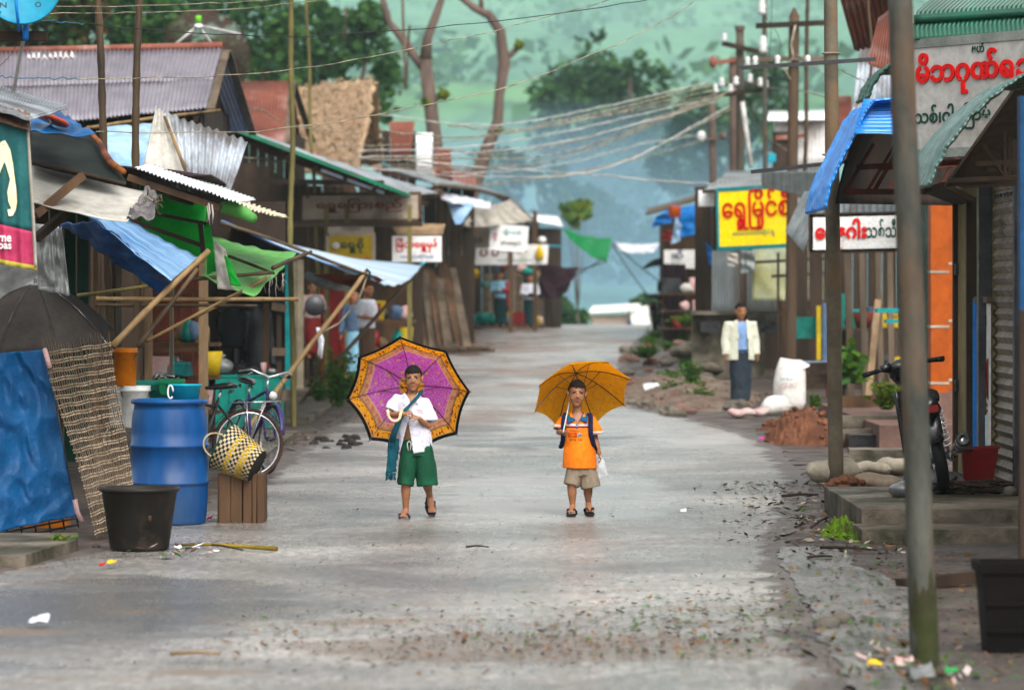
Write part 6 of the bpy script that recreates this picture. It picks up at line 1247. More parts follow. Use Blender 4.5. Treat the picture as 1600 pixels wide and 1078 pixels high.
# ------------------------------------------------------------------ people
from mathutils.bvhtree import BVHTree
def bvh(me): return BVHTree.FromPolygons([v.co.copy() for v in me.vertices], [tuple(p.vertices) for p in me.polygons])
def head(b, c, k, Rm):
    """skull, jaw, nose, ears, brow, lips; k = 1 for a head 20 cm tall; the face looks along -y of Rm"""
    def E(x, y, z, r): b.ball(c + Rm @ V(x * k * .93, y * k, z * k), (r[0] * k * .93, r[1] * k, r[2] * k), 0, 18, 12, Rm)
    E(0, .012, .026, (.072, .088, .076)); E(0, -.024, -.022, (.064, .062, .07)); E(0, -.034, -.062, (.047, .046, .034)); E(0, -.056, -.084, (.028, .022, .02)); E(0, -.06, -.068, (.02, .014, .01))
    for s in (-1, 1):
        E(s * .035, -.044, -.034, (.022, .026, .024)); E(s * .076, .012, -.012, (.01, .02, .03)); E(s * .082, .018, .004, (.008, .014, .016)); E(s * .032, -.074, .024, (.026, .011, .008)); E(s * .011, -.088, -.029, (.008, .008, .006))
    b.tube([c + Rm @ (V(0, -.077, .012) * k), c + Rm @ (V(0, -.085, -.012) * k), c + Rm @ (V(0, -.094, -.025) * k)], [.0075 * k, .009 * k, .0105 * k], 10)
    E(0, -.062, -.052, (.026, .02, .014)); E(0, -.077, -.0515, (.019, .007, .0038)); E(0, -.0765, -.0585, (.0165, .007, .0045))
def face_parts(root, me, c, k, Rm, hairline=.056, hair_m='hair', lip=True, side=.0, back=-.06, patches=()):
    """eyes, brows and hair placed on the finished surface; lips and thanaka painted by area"""
    t = bvh(me); Ri = Rm.transposed(); off = wloc(root)
    def on(x, z, o=0):
        p = c - off + Rm @ V(x * k, -.3 * k, z * k); h, n, i, d = t.ray_cast(p, Rm @ V(0, 1, 0)); h = h if h is not None else c - off + Rm @ V(x * k, -.08 * k, z * k)
        return h + off + Rm @ V(0, -o * k, 0)
    for s in (-1, 1):
        q = on(s * .031, .003, -.004); b = MB().ball(q, (.0155 * k, .006 * k, .0068 * k), 0, 12, 8, Rm); e = b.build('eye', M['eye_white'], root, True)
        MB().ball(q + Rm @ V(0, -.0042 * k, .0006 * k), (.0078 * k, .0028 * k, .0068 * k), 0, 10, 6, Rm).build('iris', M['eye_dark'], e, True)
        MB().tube([on(s * x, z, .0012) for x, z in ((.0145, .004), (.022, .0095), (.031, .0112), (.04, .009), (.0475, .003))], .0022 * k, 6).build('eyelid', M['eye_dark'], e, True)
        MB().tube([on(s * x, z, .0005) for x, z in ((.012, .0245), (.022, .029), (.034, .031), (.046, .028), (.051, .024))], [(.003 * k, .0018 * k), (.0046 * k, .0022 * k), (.0046 * k, .0022 * k), (.0036 * k, .002 * k), (.0018 * k, .001 * k)], 6).build('eyebrow', M['hair'], root, True)
    # hair cap: a shell cut along the hairline
    h = MB(); h.ball(V(0, 0, 0), (1, 1, 1), 0, 64, 40); vs = []
    for p in h.v:
        n = nz(p.x * 7, p.y * 7, p.z * 7) * .04 + nz(p.x * 26, p.y * 26, p.z * 20) * .035
        vs.append(V(p.x * .0712, p.y * .0935 + .012, p.z * .0825 + .027) * (1 + n * .6))
    ob = MB(); keep = []
    for f in h.f:
        m = sum((vs[i] for i in f), Vector()) / len(f); a = (-(m.y - .012) / .09); lim = hairline if a > .55 else (side + (hairline - side) * max(0, (a - .15) / .4) if a > .15 else side + (back - side) * min(1, (.15 - a) / .7))
        lim += .006 * nz(m.x * 90, m.y * 90, m.z * 60)
        if m.z > lim: keep.append(f)
    ob.add([c + Rm @ (p * k) for p in vs], keep); ob.build('hair', M[hair_m], root, True)
    mi = []
    for p in me.polygons:
        q = Ri @ (p.center + off - c) / k; m = 0
        if lip and q.y < -.068 and abs(q.x) < .0205 and -.0645 < q.z < -.0475 - .12 * abs(q.x) * (abs(q.x) > .006): m = 1
        for (x, z, rx, rz) in patches:
            if q.y < -.02 and ((q.x - x) / rx) ** 2 + ((q.z - z) / rz) ** 2 + .5 * nz(q.x * 90, q.z * 90) < 1: m = 2
        mi.append(m)
    return mi
def hand(b, w, d, n, k=1, curl=(.5, .6, .7, .8), side=1, spread=.2, thumb=.9):
    """palm with four fingers and a thumb; d points to the knuckles, n out of the palm"""
    d = Vector(d).normalized(); n = (Vector(n) - d * d.dot(Vector(n))).normalized(); x = d.cross(n) * side; w = Vector(w)
    b.tube([w - d * .01 * k, w + d * .02 * k, w + d * .05 * k, w + d * .066 * k], [(.017 * k, .014 * k), (.024 * k, .014 * k), (.03 * k, .0125 * k), (.027 * k, .009 * k)], 12, ref=tuple(x))
    for i, (o, L) in enumerate(((.0215, .05), (.0072, .057), (-.0072, .053), (-.021, .042))):
        p = w + d * .062 * k + x * o * k; a = 0; pts = [p - d * .01 * k, p]; c = curl[i]; dd = d + x * o * spread * 8
        for sgl in (.42, .32, .26):
            a += c; v = dd.normalized() * math.cos(a) + n * math.sin(a); p = p + v * L * sgl * k; pts.append(p)
        b.tube(pts, [.0075 * k, .0075 * k, .0068 * k, .0062 * k, .005 * k], 8)
    p = w + d * .022 * k + x * .024 * k; v1 = (x * .75 + d * .6 + n * .35).normalized(); v2 = (x * (1 - thumb) + d * .7 + n * .75 * thumb).normalized()
    b.tube([w + d * .014 * k + x * .012 * k, p, p + v1 * .026 * k, p + v1 * .026 * k + v2 * .022 * k], [.01 * k, .0095 * k, .008 * k, .006 * k], 8)
def cloth(root, name, mb, m, vox=.007, wr=.006, seed=0, cut=None, ws=14, sm=4, extra=None, mats=None, paint=None, vert=.35):
    """garment: joined sleeves and trunk, wrinkled, then opened where cut() says"""
    me = remesh(mb, vox, sm); bm = bmesh.new(); bm.from_mesh(me); bm.normal_update()
    for v in bm.verts:
        p = v.co; w = nz(p.x * ws + seed, p.y * ws, p.z * ws * vert) + .5 * nz(p.x * ws * 2.1, p.y * ws * 2 + seed, p.z * ws * .9) + .35 * (1 - 2 * abs(nz(p.x * ws * .8 + p.z * ws * .5, p.y * ws * .6, p.z * ws * .6 + seed))); v.co = p + v.normal * wr * w
        if extra: v.co = extra(v.co)
    if cut: bmesh.ops.delete(bm, geom=[f for f in bm.faces if cut(f.calc_center_median())], context='FACES')
    bm.to_mesh(me); bm.free(); me.transform(Matrix.Translation(-wloc(root))); o = put(me, name, mats or m, root)
    if paint:
        off = wloc(root); me.polygons.foreach_set('material_index', [paint(p.center + off) for p in me.polygons])
    me.polygons.foreach_set('use_smooth', [True] * len(me.polygons)); return o
def stick(ob, on_, gap=.003):
    t = bvh(on_.data)
    for v in ob.data.vertices:
        h = t.ray_cast(V(v.co.x, -1, v.co.z), V(0, 1, 0))[0]
        if h is not None: v.co.y = h.y - gap
    return ob
def body(root, mb, vox, mats, mi_fn=None, sm=3):
    me = remesh(mb, vox, sm); me.transform(Matrix.Translation(-wloc(root))); o = put(me, 'body', mats, root); return o, me
def sandal(root, c, fwd, up, L, m, strap):
    """flip-flop: sole with rounded outline and a V strap; c = middle of the sole"""
    f = Vector(fwd).normalized(); u = (Vector(up) - f * f.dot(Vector(up))).normalized(); s = f.cross(u); n = 20; top = []; b = MB()
    for i in range(n):
        a = 2 * math.pi * i / n; w = .21 * L * (1.12 if math.cos(a) > 0 else .86); top.append(Vector(c) + f * .5 * L * math.cos(a) + s * w * math.sin(a))
    b.prism(top, -u * .016); o = b.build('flip_flop', m, root); b = MB(); tip = Vector(c) + f * L * .26 + u * .012
    for k in (-1, 1): b.tube([tip, Vector(c) + f * L * .12 + s * k * L * .14 + u * .042, Vector(c) - f * L * .12 + s * k * L * .2 + u * .02, Vector(c) - f * L * .14 + s * k * L * .2 - u * .004], [(.007, .004), (.011, .004), (.01, .004), (.008, .004)], 8)
    b.build('strap', strap, o, True)
def foot(b, ankle, fwd, up, L, k=1):
    f = Vector(fwd).normalized(); u = (Vector(up) - f * f.dot(Vector(up))).normalized(); s = f.cross(u); a = Vector(ankle); g = a - u * .05 * k
    b.tube([a + u * .03, a, a + f * L * .22 - u * .012 * k, a + f * L * .5 - u * .03 * k, a + f * L * .62 - u * .036 * k], [.027 * k, .028 * k, (.03 * k, .022 * k), (.034 * k, .014 * k), (.03 * k, .01 * k)], 12, ref=tuple(s))
    b.ball(a - f * L * .08 - u * .028 * k, (.026 * k, .026 * k, .024 * k))
    for i in range(5):
        o = (-.027 + .0135 * i) * k; e = L * (.66 - .012 * i); b.tube([a + f * L * .55 + s * o - u * .036 * k, a + f * (e + .012) + s * o * 1.1 - u * .037 * k], [(.0085 if i else .011) * k, (.006 if i else .009) * k], 8)
# ------------------------------------------------------------------ boy with the purple umbrella
Y1 = 27.6; S1 = F / Y1
def A(px, py, dy=0): return V((px - CX) / S1, Y1 + dy, (812 - py) / S1)
root = thing('person', 'boy in open white shirt and green shorts walking with the purple and orange umbrella', 'person', V((648 - CX) / S1, Y1, 0))
hc, hk = A(646, 590.8, -.01), .94; HR = Matrix.Rotation(R(-2), 3, 'Z') @ Matrix.Rotation(R(3), 3, 'X') @ Matrix.Rotation(R(-2), 3, 'Y')
b = MB(); head(b, hc, hk, HR)
b.tube([hc + V(0, .02, -.05), A(645, 612, .008), A(644, 621, .012)], [.04, .036, .044], 14)
b.tube([A(650, 700, .0), A(648, 684, 0), A(646, 664, -.005), A(643.5, 642, 0), A(642, 627, .005), A(643, 616, .01)], [(.112, .082), (.098, .07), (.098, .072), (.108, .074), (.096, .06), (.044, .04)], 20, ref=(1, 0, 0))
shR, elR, wrR = A(621, 623, .01), A(609.5, 648, -.03), A(633, 645.5, -.15)
shL, elL, wrL = A(663.5, 627, .01), A(668, 667, -.035), A(655, 652, -.16)
for s_, e_, w_ in ((shR, elR, wrR), (shL, elL, wrL)): b.tube([s_.lerp(A(642, 630), .25), s_, s_.lerp(e_, .5), e_, e_.lerp(w_, .35), w_.lerp(e_, .2), w_], [.036, .035, .029, .026, .027, .021, .017], 12)
hand(b, wrR, V(.8, -.12, .25), V(.25, .5, -.6), .74, (.75, .85, .9, .95), -1); hand(b, wrL, V(-.85, -.1, .25), V(.1, .6, -.7), .74, (.55, .6, .7, .8), 1)
hpR, knR, anR = A(638, 704, 0), A(634.5, 752, -.03), A(634, 797, -.01)
hpL, knL, anL = A(660, 704, 0), A(667, 752, -.02), A(670.5, 776, .15)
for h_, k_, a_ in ((hpR, knR, anR), (hpL, knL, anL)): b.tube([h_, h_.lerp(k_, .5), k_.lerp(h_, .06), k_, k_.lerp(a_, .35), a_.lerp(k_, .18), a_], [.07, .056, .042, .038, .037, .025, .023], 14)
foot(b, anR, V(-.15, -1, -.05), V(0, -.05, 1), .18, .9); foot(b, anL, V(.2, -.36, -.92), V(.1, -.92, .36), .18, .9)
o, me = body(root, b, .0042, [M['skin'], M['lip'], M['thanaka']])
mi = face_parts(root, me, hc, hk, HR, .046, side=-.012, patches=((-.04, -.03, .013, .014), (.042, -.03, .013, .014), (0, -.01, .004, .01)))
me.polygons.foreach_set('material_index', mi)
sandal(root, anR + V(-.012, -.065, -.062), V(-.15, -1, 0), V(0, 0, 1), .19, M['flipflop'], M['flipflop'])
fl = V(.2, -.36, -.92).normalized(); ul = V(.1, -.92, .36); ul = (ul - fl * fl.dot(ul)).normalized(); sandal(root, anL + fl * .06 - ul * .06, fl, ul, .19, M['flipflop'], M['flipflop'])
b = MB(); b.tube([A(648, 706, 0), A(647.5, 690, 0), A(646, 668, -.005), A(643.5, 646, -.005), A(642.5, 630, .0), A(642.5, 620, .006), A(643, 613.5, .01)], [(.142, .11), (.136, .106), (.122, .098), (.118, .094), (.108, .08), (.08, .062), (.05, .05)], 26, ref=(1, 0, 0))
b.tube([shR.lerp(A(642, 630), .35), shR, A(614.5, 634, -.005), A(611.5, 641, -.012)], [.036, .04, .05, .057], 14); b.tube([shL.lerp(A(642, 630), .35), shL, A(669.5, 645, .0), A(671.5, 658, -.012)], [.038, .042, .054, .064], 14)
def cut1(p):
    x, z, y = p.x, p.z, p.y - Y1; lowz = A(0, 657).z; bz_ = A(0, 712).z
    if y < -.03 and z < lowz:
        t_ = (lowz - z) / (lowz - bz_)
        if A(638, 0).x - .07 * t_ < x < A(638.5, 0).x + .045 * t_: return True
    zt = A(0, 632).z
    if y < -.02 and z > zt and abs(x - A(643.5, 0).x) < .05 * (z - zt) / (A(0, 613).z - zt) + .002: return True
    return z > A(0, 616).z and (x - A(643, 0).x) ** 2 + (y - .01) ** 2 < .049 ** 2
sh1 = cloth(root, 'shirt', b, M['shirt_white'], .0055, .011, 3, cut1, 13)
b = MB()
for s in (-1, 1): b.grid(lambda u, v: A(643, 614.5) + V(s * (.046 + .022 * u - .034 * v * (1 - u * .6)), -.02 - .055 * v - .012 * u, -.016 * u - .05 * v - .02 * u * v), 5, 8, .005)
b.build('collar', M['shirt_white'], root, True)
stick(lettering('school', A(651, 640, -.113), (1, .0, -.25), (.25, 0, 1), .042, .013, M['red_paint'], root, .001), sh1); stick(lettering('no.4', A(652, 643.5, -.114), (1, .0, -.25), (.25, 0, 1), .046, .011, M['red_paint'], root, .001), sh1)
b = MB()
for k in range(4): b.ball(A(640.5 + k * 1.2, 660 + k * 10, -.105), .0055, 0, 8, 5)
stick(b.build('button', M['porcelain'], root), sh1, .002)
b = MB(); b.tube([A(651, 712, 0), A(650, 700, 0), A(649, 685, 0)], [(.122, .1), (.12, .096), (.11, .086)], 24, ref=(1, 0, 0))
b.tube([A(641, 700, 0), A(636.5, 728, -.015), A(633, 757, -.025)], [(.074, .09), (.07, .088), (.062, .08)], 20, ref=(1, 0, 0)); b.tube([A(660, 700, 0), A(665, 728, 0), A(667.5, 758.5, -.005)], [(.074, .09), (.08, .09), (.084, .09)], 20, ref=(1, 0, 0))
cloth(root, 'shorts', b, M['shorts_green'], .0055, .01, 9, lambda p: p.z > A(0, 685.5).z, 12)
b = MB()
for s in (-1, 1): b.tube([A(640, 688, -.1), A(640 + s * 3, 691, -.118), A(640 + s * 2.4, 697, -.115), A(640 + s * 1.4, 703, -.113)], .0045, 6)
b.build('drawstring', M['canvas_white'], root, True)
sp = [A(657, 615.5, .06), A(656.5, 612.5, .02), A(654.5, 617, -.045), A(648, 624.5, -.085), A(640, 633, -.105), A(631, 643, -.12), A(623, 660, -.125), A(617, 674, -.12), A(613, 690, -.1)]
bgo = thing('shoulder_bag', 'dark teal woven shoulder bag with fringe hanging from the boy in white', 'bag', A(610, 748, -.08))
MB().tube(sp, [(.018, .008), (.03, .011), (.03, .011), (.026, .01), (.023, .009), (.022, .009), (.022, .009), (.025, .01), (.028, .012)], 12, ref=(.75, -.2, .6)).build('strap', M['teal_cloth'], bgo, True)
MB().patch(A(603.5, 738, -.1), A(619.5, 736, -.09), A(622, 684, -.1), A(609, 686, -.11), 14, 20, .02, 0, .008, 12, flut=.006, nfl=3).build('bag', M['teal_cloth'], bgo, True)
b = MB()
for k in range(16):
    p = A(603.5 + k * 1.02, 737, -.105 + .01 * math.sin(k)); b.tube([p, p + V(random.uniform(-.006, .006), 0, -.035), p + V(random.uniform(-.012, .012), 0, -random.uniform(.05, .065))], [.005, .005, .003], 5)
b.build('fringe', M['teal_cloth'], bgo, True)
# ------------------------------------------------------------------ purple umbrella
def basis(ax, up):
    z = Vector(ax).normalized(); x = (Vector(up) - z * z.dot(Vector(up))).normalized(); y = z.cross(x); return Matrix((x, y, z)).transposed()
def um1():
    t = NT('umbrella_floral'); uv = t.vec((1, 1, 1), 'UV'); x, y, z = t.sep(uv); ob = t.tc.outputs['Object']
    pp = t.ramp(t.noise(9, 5, ob, .7, 2.5), [(.34, (.55, .07, .3)), (.46, (.75, .2, .7)), (.55, (.66, .08, .34)), (.66, (.85, .52, .98))])
    fl = t.ramp(t.voro(17, ob), [(.2, 1.0), (.28, 0.0)]); pp = t.mix(fl, pp, (.75, .5, .12)); vein = t.ramp(t.noise(20, 3, ob, .5, 4), [(.455, 0.0), (.5, 1.0), (.545, 0.0)]); pp = t.mix(t.math('MULTIPLY', vein, .9), pp, (.85, .65, 1.0))
    og = (.95, .54, .04); w2 = t.ramp(t.wave(9, t.vec((1, 0, 0), 'UV'), 0), [(.4, 0.0), (.6, 1.0)]); nzz = t.ramp(t.noise(40, 3, ob), [(.42, 0.0), (.55, 1.0)])
    band = t.mix(nzz, (.65, .28, .2), (.8, .5, .3)); ogp = t.mix(t.ramp(t.noise(48, 2, ob), [(.56, 0.0), (.6, 1.0)]), og, (.3, .07, .02)); dots = t.mix(w2, (.6, .5, .3), (.1, .06, .04))
    def step(a, c0, c1): return t.mix(t.ramp(y, [(a - .004, 0.0), (a + .004, 1.0)]), c0, c1)
    c = step(.17, ogp, (.75, .5, .3)); c = step(.2, c, pp); c = step(.69, c, (.8, .6, .4)); c = step(.712, c, band); c = step(.8, c, dots); c = step(.825, c, ogp); c = step(.935, c, (.75, .5, .2)); c = step(.95, c, (.015, .014, .016))
    t.set(col=c, ro=.7, sp=.2); tb = t.n.new('ShaderNodeBsdfTranslucent'); t.put(tb.inputs['Color'], c); ms = t.n.new('ShaderNodeMixShader'); ms.inputs[0].default_value = .78
    t.l.new(t.b.outputs[0], ms.inputs[1]); t.l.new(tb.outputs[0], ms.inputs[2]); t.l.new(ms.outputs[0], t.out.inputs['Surface']); return t.mat
def umbrella(lab, hd, hub, r, depth, cm, n, up, hook, shaft_m, scal=.93, axis=None):
    ax = (Vector(axis) if axis else hub - hd).normalized(); Bm = basis(ax, up); M4 = Matrix.Translation(hub - ax * depth) @ Bm.to_4x4(); t = thing('umbrella', lab, 'umbrella', hd)
    b = MB(); pt = umbrella_canopy(b, n, r, depth, M4, 10, .0035, .25, scal, 8); b.build('canopy', cm, t)
    for i in range(n):
        a = 2 * math.pi * i / n; ib = V(0, 0, 0) - ax * .008
        MB().tube([pt(a, v, 0) + ib for v in (.02, .2, .4, .6, .8, 1)] + [pt(a, 1, 0) + (pt(a, 1, 0) - pt(a, .97, 0)).normalized() * .015], .0032, 5).build('rib', M['black_gloss'], t)
        MB().tube([hub - ax * (depth * .62 + .06), pt(a, .46, 0) + ib * 1.3], .0026, 5).build('stretcher', M['black_gloss'], t)
    MB().tube([hd, hub + ax * .012], .006, 8).build('shaft', shaft_m, t, True); MB().tube([hub - ax * .01, hub + ax * .06], [.012, .004], 8).build('ferrule', M['steel_dark'], t, True)
    MB().tube([hub - ax * (depth * .62 + .1), hub - ax * (depth * .62 + .04)], .013, 10).build('runner', M['black_gloss'], t, True)
    if hook:
        side = V(-1, 0, .1); q = []
        for k in range(13): th = math.pi * k / 12; q.append(hd + side * .047 * (1 - math.cos(th)) + V(0, -.01 - .02 * k / 12, -.055 * math.sin(th)))
        MB().tube([hd + ax * .09, hd + ax * .03] + q + [q[-1] + V(-.004, 0, .03)], .0115, 10).build('handle', M['hook_cream'], t, True)
    return t
umbrella('big umbrella with purple floral lining and orange border carried behind the taller boy', A(627, 646, -.2), A(641, 605, .36), .49, .21, um1(), 8, (-.07, 0, 1), True, M['hook_cream'])
# ------------------------------------------------------------------ boy with the yellow umbrella
Y2 = 28.0; S2 = F / Y2
def B(px, py, dy=0): return V((px - CX) / S2, Y2 + dy, (807 - py) / S2)
root = thing('person', 'small boy in orange polo shirt and khaki shorts walking under the yellow umbrella', 'person', V((905 - CX) / S2, Y2, 0))
hc, hk = B(901.5, 614.5, -.01), .985; HR = Matrix.Rotation(R(3), 3, 'Z') @ Matrix.Rotation(R(2), 3, 'X') @ Matrix.Rotation(R(3), 3, 'Y')
b = MB(); head(b, hc, hk, HR); b.tube([hc + V(0, .02, -.05), B(902, 639, .008), B(902, 649, .012)], [.039, .036, .044], 14)
b.tube([B(909, 736, 0), B(908, 720, 0), B(906, 698, -.005), B(904, 674, 0), B(902, 657, .005), B(902, 645, .01)], [(.108, .084), (.102, .076), (.1, .076), (.106, .076), (.096, .06), (.044, .04)], 20, ref=(1, 0, 0))
shR, elR, wrR = B(881.5, 655, .01), B(873.5, 676, -.01), B(876, 673, -.12); shL, elL, wrL = B(923, 656, .01), B(930, 686, .025), B(936.5, 709, .0)
for s_, e_, w_ in ((shR, elR, wrR), (shL, elL, wrL)): b.tube([s_.lerp(B(903, 660), .25), s_, s_.lerp(e_, .5), e_, e_.lerp(w_, .4), w_], [.034, .034, .028, .025, .023, .017], 12)
hand(b, wrR, V(.35, -.2, -.1), V(.6, .6, .3), .72, (.8, .9, 1, 1), -1); hand(b, wrL, V(.25, -.1, -1), V(-.9, .1, 0), .72, (.35, .45, .5, .55), 1)
hpR, knR, anR = B(898, 736, 0), B(893.5, 761, -.035), B(894.5, 791, -.03); hpL, knL, anL = B(916, 736, 0), B(918.5, 761, .01), B(919.5, 787, .06)
for h_, k_, a_ in ((hpR, knR, anR), (hpL, knL, anL)): b.tube([h_, h_.lerp(k_, .5), k_, k_.lerp(a_, .35), a_.lerp(k_, .2), a_], [.064, .052, .038, .036, .024, .022], 14)
foot(b, anR, V(-.15, -1, -.03), V(0, -.03, 1), .16, .85); foot(b, anL, V(.12, -1, -.25), V(0, -.25, 1), .16, .85)
o, me = body(root, b, .0042, [M['skin'], M['lip'], M['thanaka']])
mi = face_parts(root, me, hc, hk, HR, .05, side=-.005, patches=((.002, .034, .006, .006), (-.038, -.033, .014, .01), (.038, -.036, .014, .01), (0, -.008, .004, .011)))
me.polygons.foreach_set('material_index', mi)
sandal(root, anR + V(-.008, -.055, -.055), V(-.15, -1, 0), V(0, 0, 1), .17, M['flipflop_brown'], M['flipflop_brown']); sandal(root, anL + V(.006, -.055, -.064), V(.12, -1, -.25), V(0, -.25, 1), .17, M['flipflop_brown'], M['flipflop_brown'])
b = MB(); b.tube([B(905.5, 731, 0), B(906, 716, 0), B(906, 696, -.005), B(904, 678, -.003), B(902.5, 662, .0), B(902, 651, .006), B(902, 643.5, .01)], [(.134, .112), (.13, .108), (.12, .098), (.116, .094), (.106, .08), (.08, .062), (.05, .05)], 26, ref=(1, 0, 0))
b.tube([shR.lerp(B(903, 660), .35), shR, B(876, 667, -.002), B(875, 671, -.006)], [.036, .042, .05, .053], 14); b.tube([shL.lerp(B(903, 660), .35), shL, B(929.5, 672, .01), B(932, 679, .015)], [.036, .042, .052, .06], 14)
def cut2(p):
    x, z, y = p.x - B(903, 0).x, p.z, p.y - Y2; zt = B(0, 664).z
    if y < -.02 and z > zt and abs(x) < .05 * (z - zt) / (B(0, 643).z - zt) + .003: return True
    return z > B(0, 646).z and x ** 2 + (y - .01) ** 2 < .049 ** 2
def paint2(p):
    x = p.x - B(903, 0).x; z = p.z; dz = -.05 if x > 0 else 0
    if z < B(0, 684).z: return 0
    if abs(x) > .105 and z < B(0, 668).z + dz: return 1
    if abs(x) > .1 and B(0, 665.5).z + dz < z < B(0, 663).z + dz: return 2
    if abs(x) < .1 and B(0, 664.8).z < z < B(0, 661.8).z: return 2
    if abs(x) < .1 and B(0, 668).z < z < B(0, 665.8).z + .02 * abs(x): return 3
    return 0
po = cloth(root, 'polo_shirt', b, None, .0055, .007, 5, cut2, 12, mats=[M['polo_orange'], M['polo_blue'], M['shirt_white'], M['strap_navy']], paint=paint2)
for s in (-1, 1):
    MB().grid(lambda u, v: B(902, 645) + V(s * (.046 + .034 * u - .03 * v * (1 - u * .9)), -.02 - .055 * v - .014 * u * v, -.024 * u - .055 * v * (1 - .3 * u) - .012 * u * v), 6, 8, .006).build('collar', M['polo_blue'], root, True)
stick(MB().grid(lambda u, v: B(899.5 + 3 * u - 2 * (1 - v) * 0, 669 - 12 * v, -.1), 4, 10).build('placket', M['polo_blue'], root, True), po); stick(MB().ball(B(901, 665, -.1), .005).build('button', M['porcelain'], root), po)
def chest(x, y): return B(x, y, -.12)
stick(lettering('SOCCER', chest(887.5, 682.5), (1, 0, .0), (0, .0, 1), .07, .036, M['red_paint'], root, .001, .03), po); stick(lettering('AUTHENTIC', chest(889.5, 674), (1, 0, -.02), (0, 0, 1), .08, .016, M['steel_dark'], root, .001), po)
stick(lettering('2010', chest(889, 687.8), (1, 0, 0), (0, 0, 1), .055, .018, M['leaf_yellow'], root, .001, .02), po); stick(lettering('cup', chest(903, 687.8), (1, 0, 0), (0, 0, 1), .03, .016, M['maroon_paint'], root, .001), po)
bl = stick(MB().ball(chest(905.5, 679), (.017, .01, .017), 0, 16, 10).build('ball_print', M['porcelain'], root, True), po, .002); b = MB()
for k in range(6): a = k * 1.2566; b.ball(chest(905.5, 679) + (V(.011 * math.cos(a), 0, .011 * math.sin(a)) if k else V(0, 0, 0)), (.0048, .0025, .0048), 0, 6, 4)
stick(b.build('patch', M['navy_paint'], bl, True), po, .004)
b = MB(); b.tube([B(910, 742, 0), B(909, 727, 0)], [(.118, .094), (.11, .09)], 22, ref=(1, 0, 0)); b.tube([B(900, 731, 0), B(895.5, 746, -.015), B(892, 758, -.025)], [(.064, .085), (.064, .084), (.062, .08)], 18, ref=(1, 0, 0)); b.tube([B(916, 731, 0), B(921.5, 746, 0), B(924, 761, .0)], [(.068, .086), (.076, .086), (.078, .084)], 18, ref=(1, 0, 0))
cloth(root, 'shorts', b, M['shorts_khaki'], .0055, .009, 15, None, 12)
bp = thing('backpack', 'navy blue backpack worn by the small boy in orange', 'backpack', B(905, 700, .18))
for s, q in ((-1, [(884, 651, .09), (884, 645.5, .02), (881, 650, -.05), (880, 660, -.085), (880, 672, -.09), (879, 688, -.07), (876, 700, .02)]), (1, [(920, 651, .09), (921, 646, .02), (923, 651, -.05), (922.5, 664, -.085), (923, 678, -.09), (927, 694, -.07), (932, 708, .02)])):
    MB().tube([B(*x) for x in q], [(.018, .006)] * 7, 10, ref=(1, 0, 0)).build('strap', M['strap_navy'], bp, True)
MB().tube([B(905, 710, .16), B(905, 698, .16), B(904, 670, .16), B(904, 657, .14)], [(.1, .05), (.12, .065), (.115, .06), (.075, .04)], 18, ref=(1, 0, 0)).build('sack', M['strap_navy'], bp, True)
bgp = thing('carrier_bag', 'clear plastic carrier with a dark green book held by the small boy', 'bag', B(939, 742, 0))
MB().prism([B(936, 733, -.0), B(945.5, 729, -.0), B(948, 742, -.0), B(938.5, 747, -.0)], V(0, .02, 0)).build('book', mat('book_green', (.015, .07, .04), (.1, .12, .03), 30, .5), bgp)
b = MB()
for k in range(3): b.bar(B(937 + k * .6, 735.5 + k * 3.4, -.003), B(945.6 + k * .5, 731.7 + k * 3.4, -.003), .006, .002)
b.build('print', mat('book_print', (.45, .36, .08), None, 5, .6), bgp)
tm = mat('clear_film', (.8, .82, .85), None, 4, .15); tm.node_tree.nodes['Principled BSDF'].inputs['Alpha'].default_value = .3
MB().patch(B(935.5, 748, -.012), B(950, 743, -.012), B(943, 716, -.012), B(935.5, 716, -.012), 10, 12, .003, 0, .006, 10).build('film', tm, bgp, True)
MB().tube([B(936, 718, -.01), B(938, 712, -.02), B(942, 718, -.01)], .003, 5).build('handle', M['white_cloth'], bgp, True)
def um2():
    t = NT('umbrella_yellow_print'); ob = t.tc.outputs['Object']; y = t.sep(t.vec((1, 1, 1), 'UV'))[1]
    c = t.mix(t.ramp(t.noise(30, 4, ob), [(.4, 0.0), (.6, 1.0)]), (.72, .4, .01), (.8, .47, .016)); v = t.voro(70, ob); cc = t.voro(70, ob, 'F1', 'Color'); r_, g_, b_ = t.sep(cc)
    d = t.ramp(v, [(.2, 1.0), (.28, 0.0)]); c = t.mix(t.math('MULTIPLY', d, t.ramp(r_, [(.5, 0.0), (.52, .9)])), c, (.5, .06, .01)); c = t.mix(t.math('MULTIPLY', d, t.ramp(g_, [(.6, 0.0), (.62, .9)])), c, (.1, .17, .03)); c = t.mix(t.math('MULTIPLY', d, t.ramp(b_, [(.8, 0.0), (.82, .8)])), c, (.7, .5, .3))
    t.set(col=c, ro=.7, sp=.2); tb = t.n.new('ShaderNodeBsdfTranslucent'); t.put(tb.inputs['Color'], c); ms = t.n.new('ShaderNodeMixShader'); ms.inputs[0].default_value = .74
    t.l.new(t.b.outputs[0], ms.inputs[1]); t.l.new(tb.outputs[0], ms.inputs[2]); t.l.new(ms.outputs[0], t.out.inputs['Surface']); return t.mat
umbrella('smaller golden yellow printed umbrella tilted back over the small boy in orange', B(879.5, 674, -.17), B(901, 584, .27), .395, .24, um2(), 8, (.25, 0, 1), False, M['porcelain'], .93, (-.2, .68, .72))
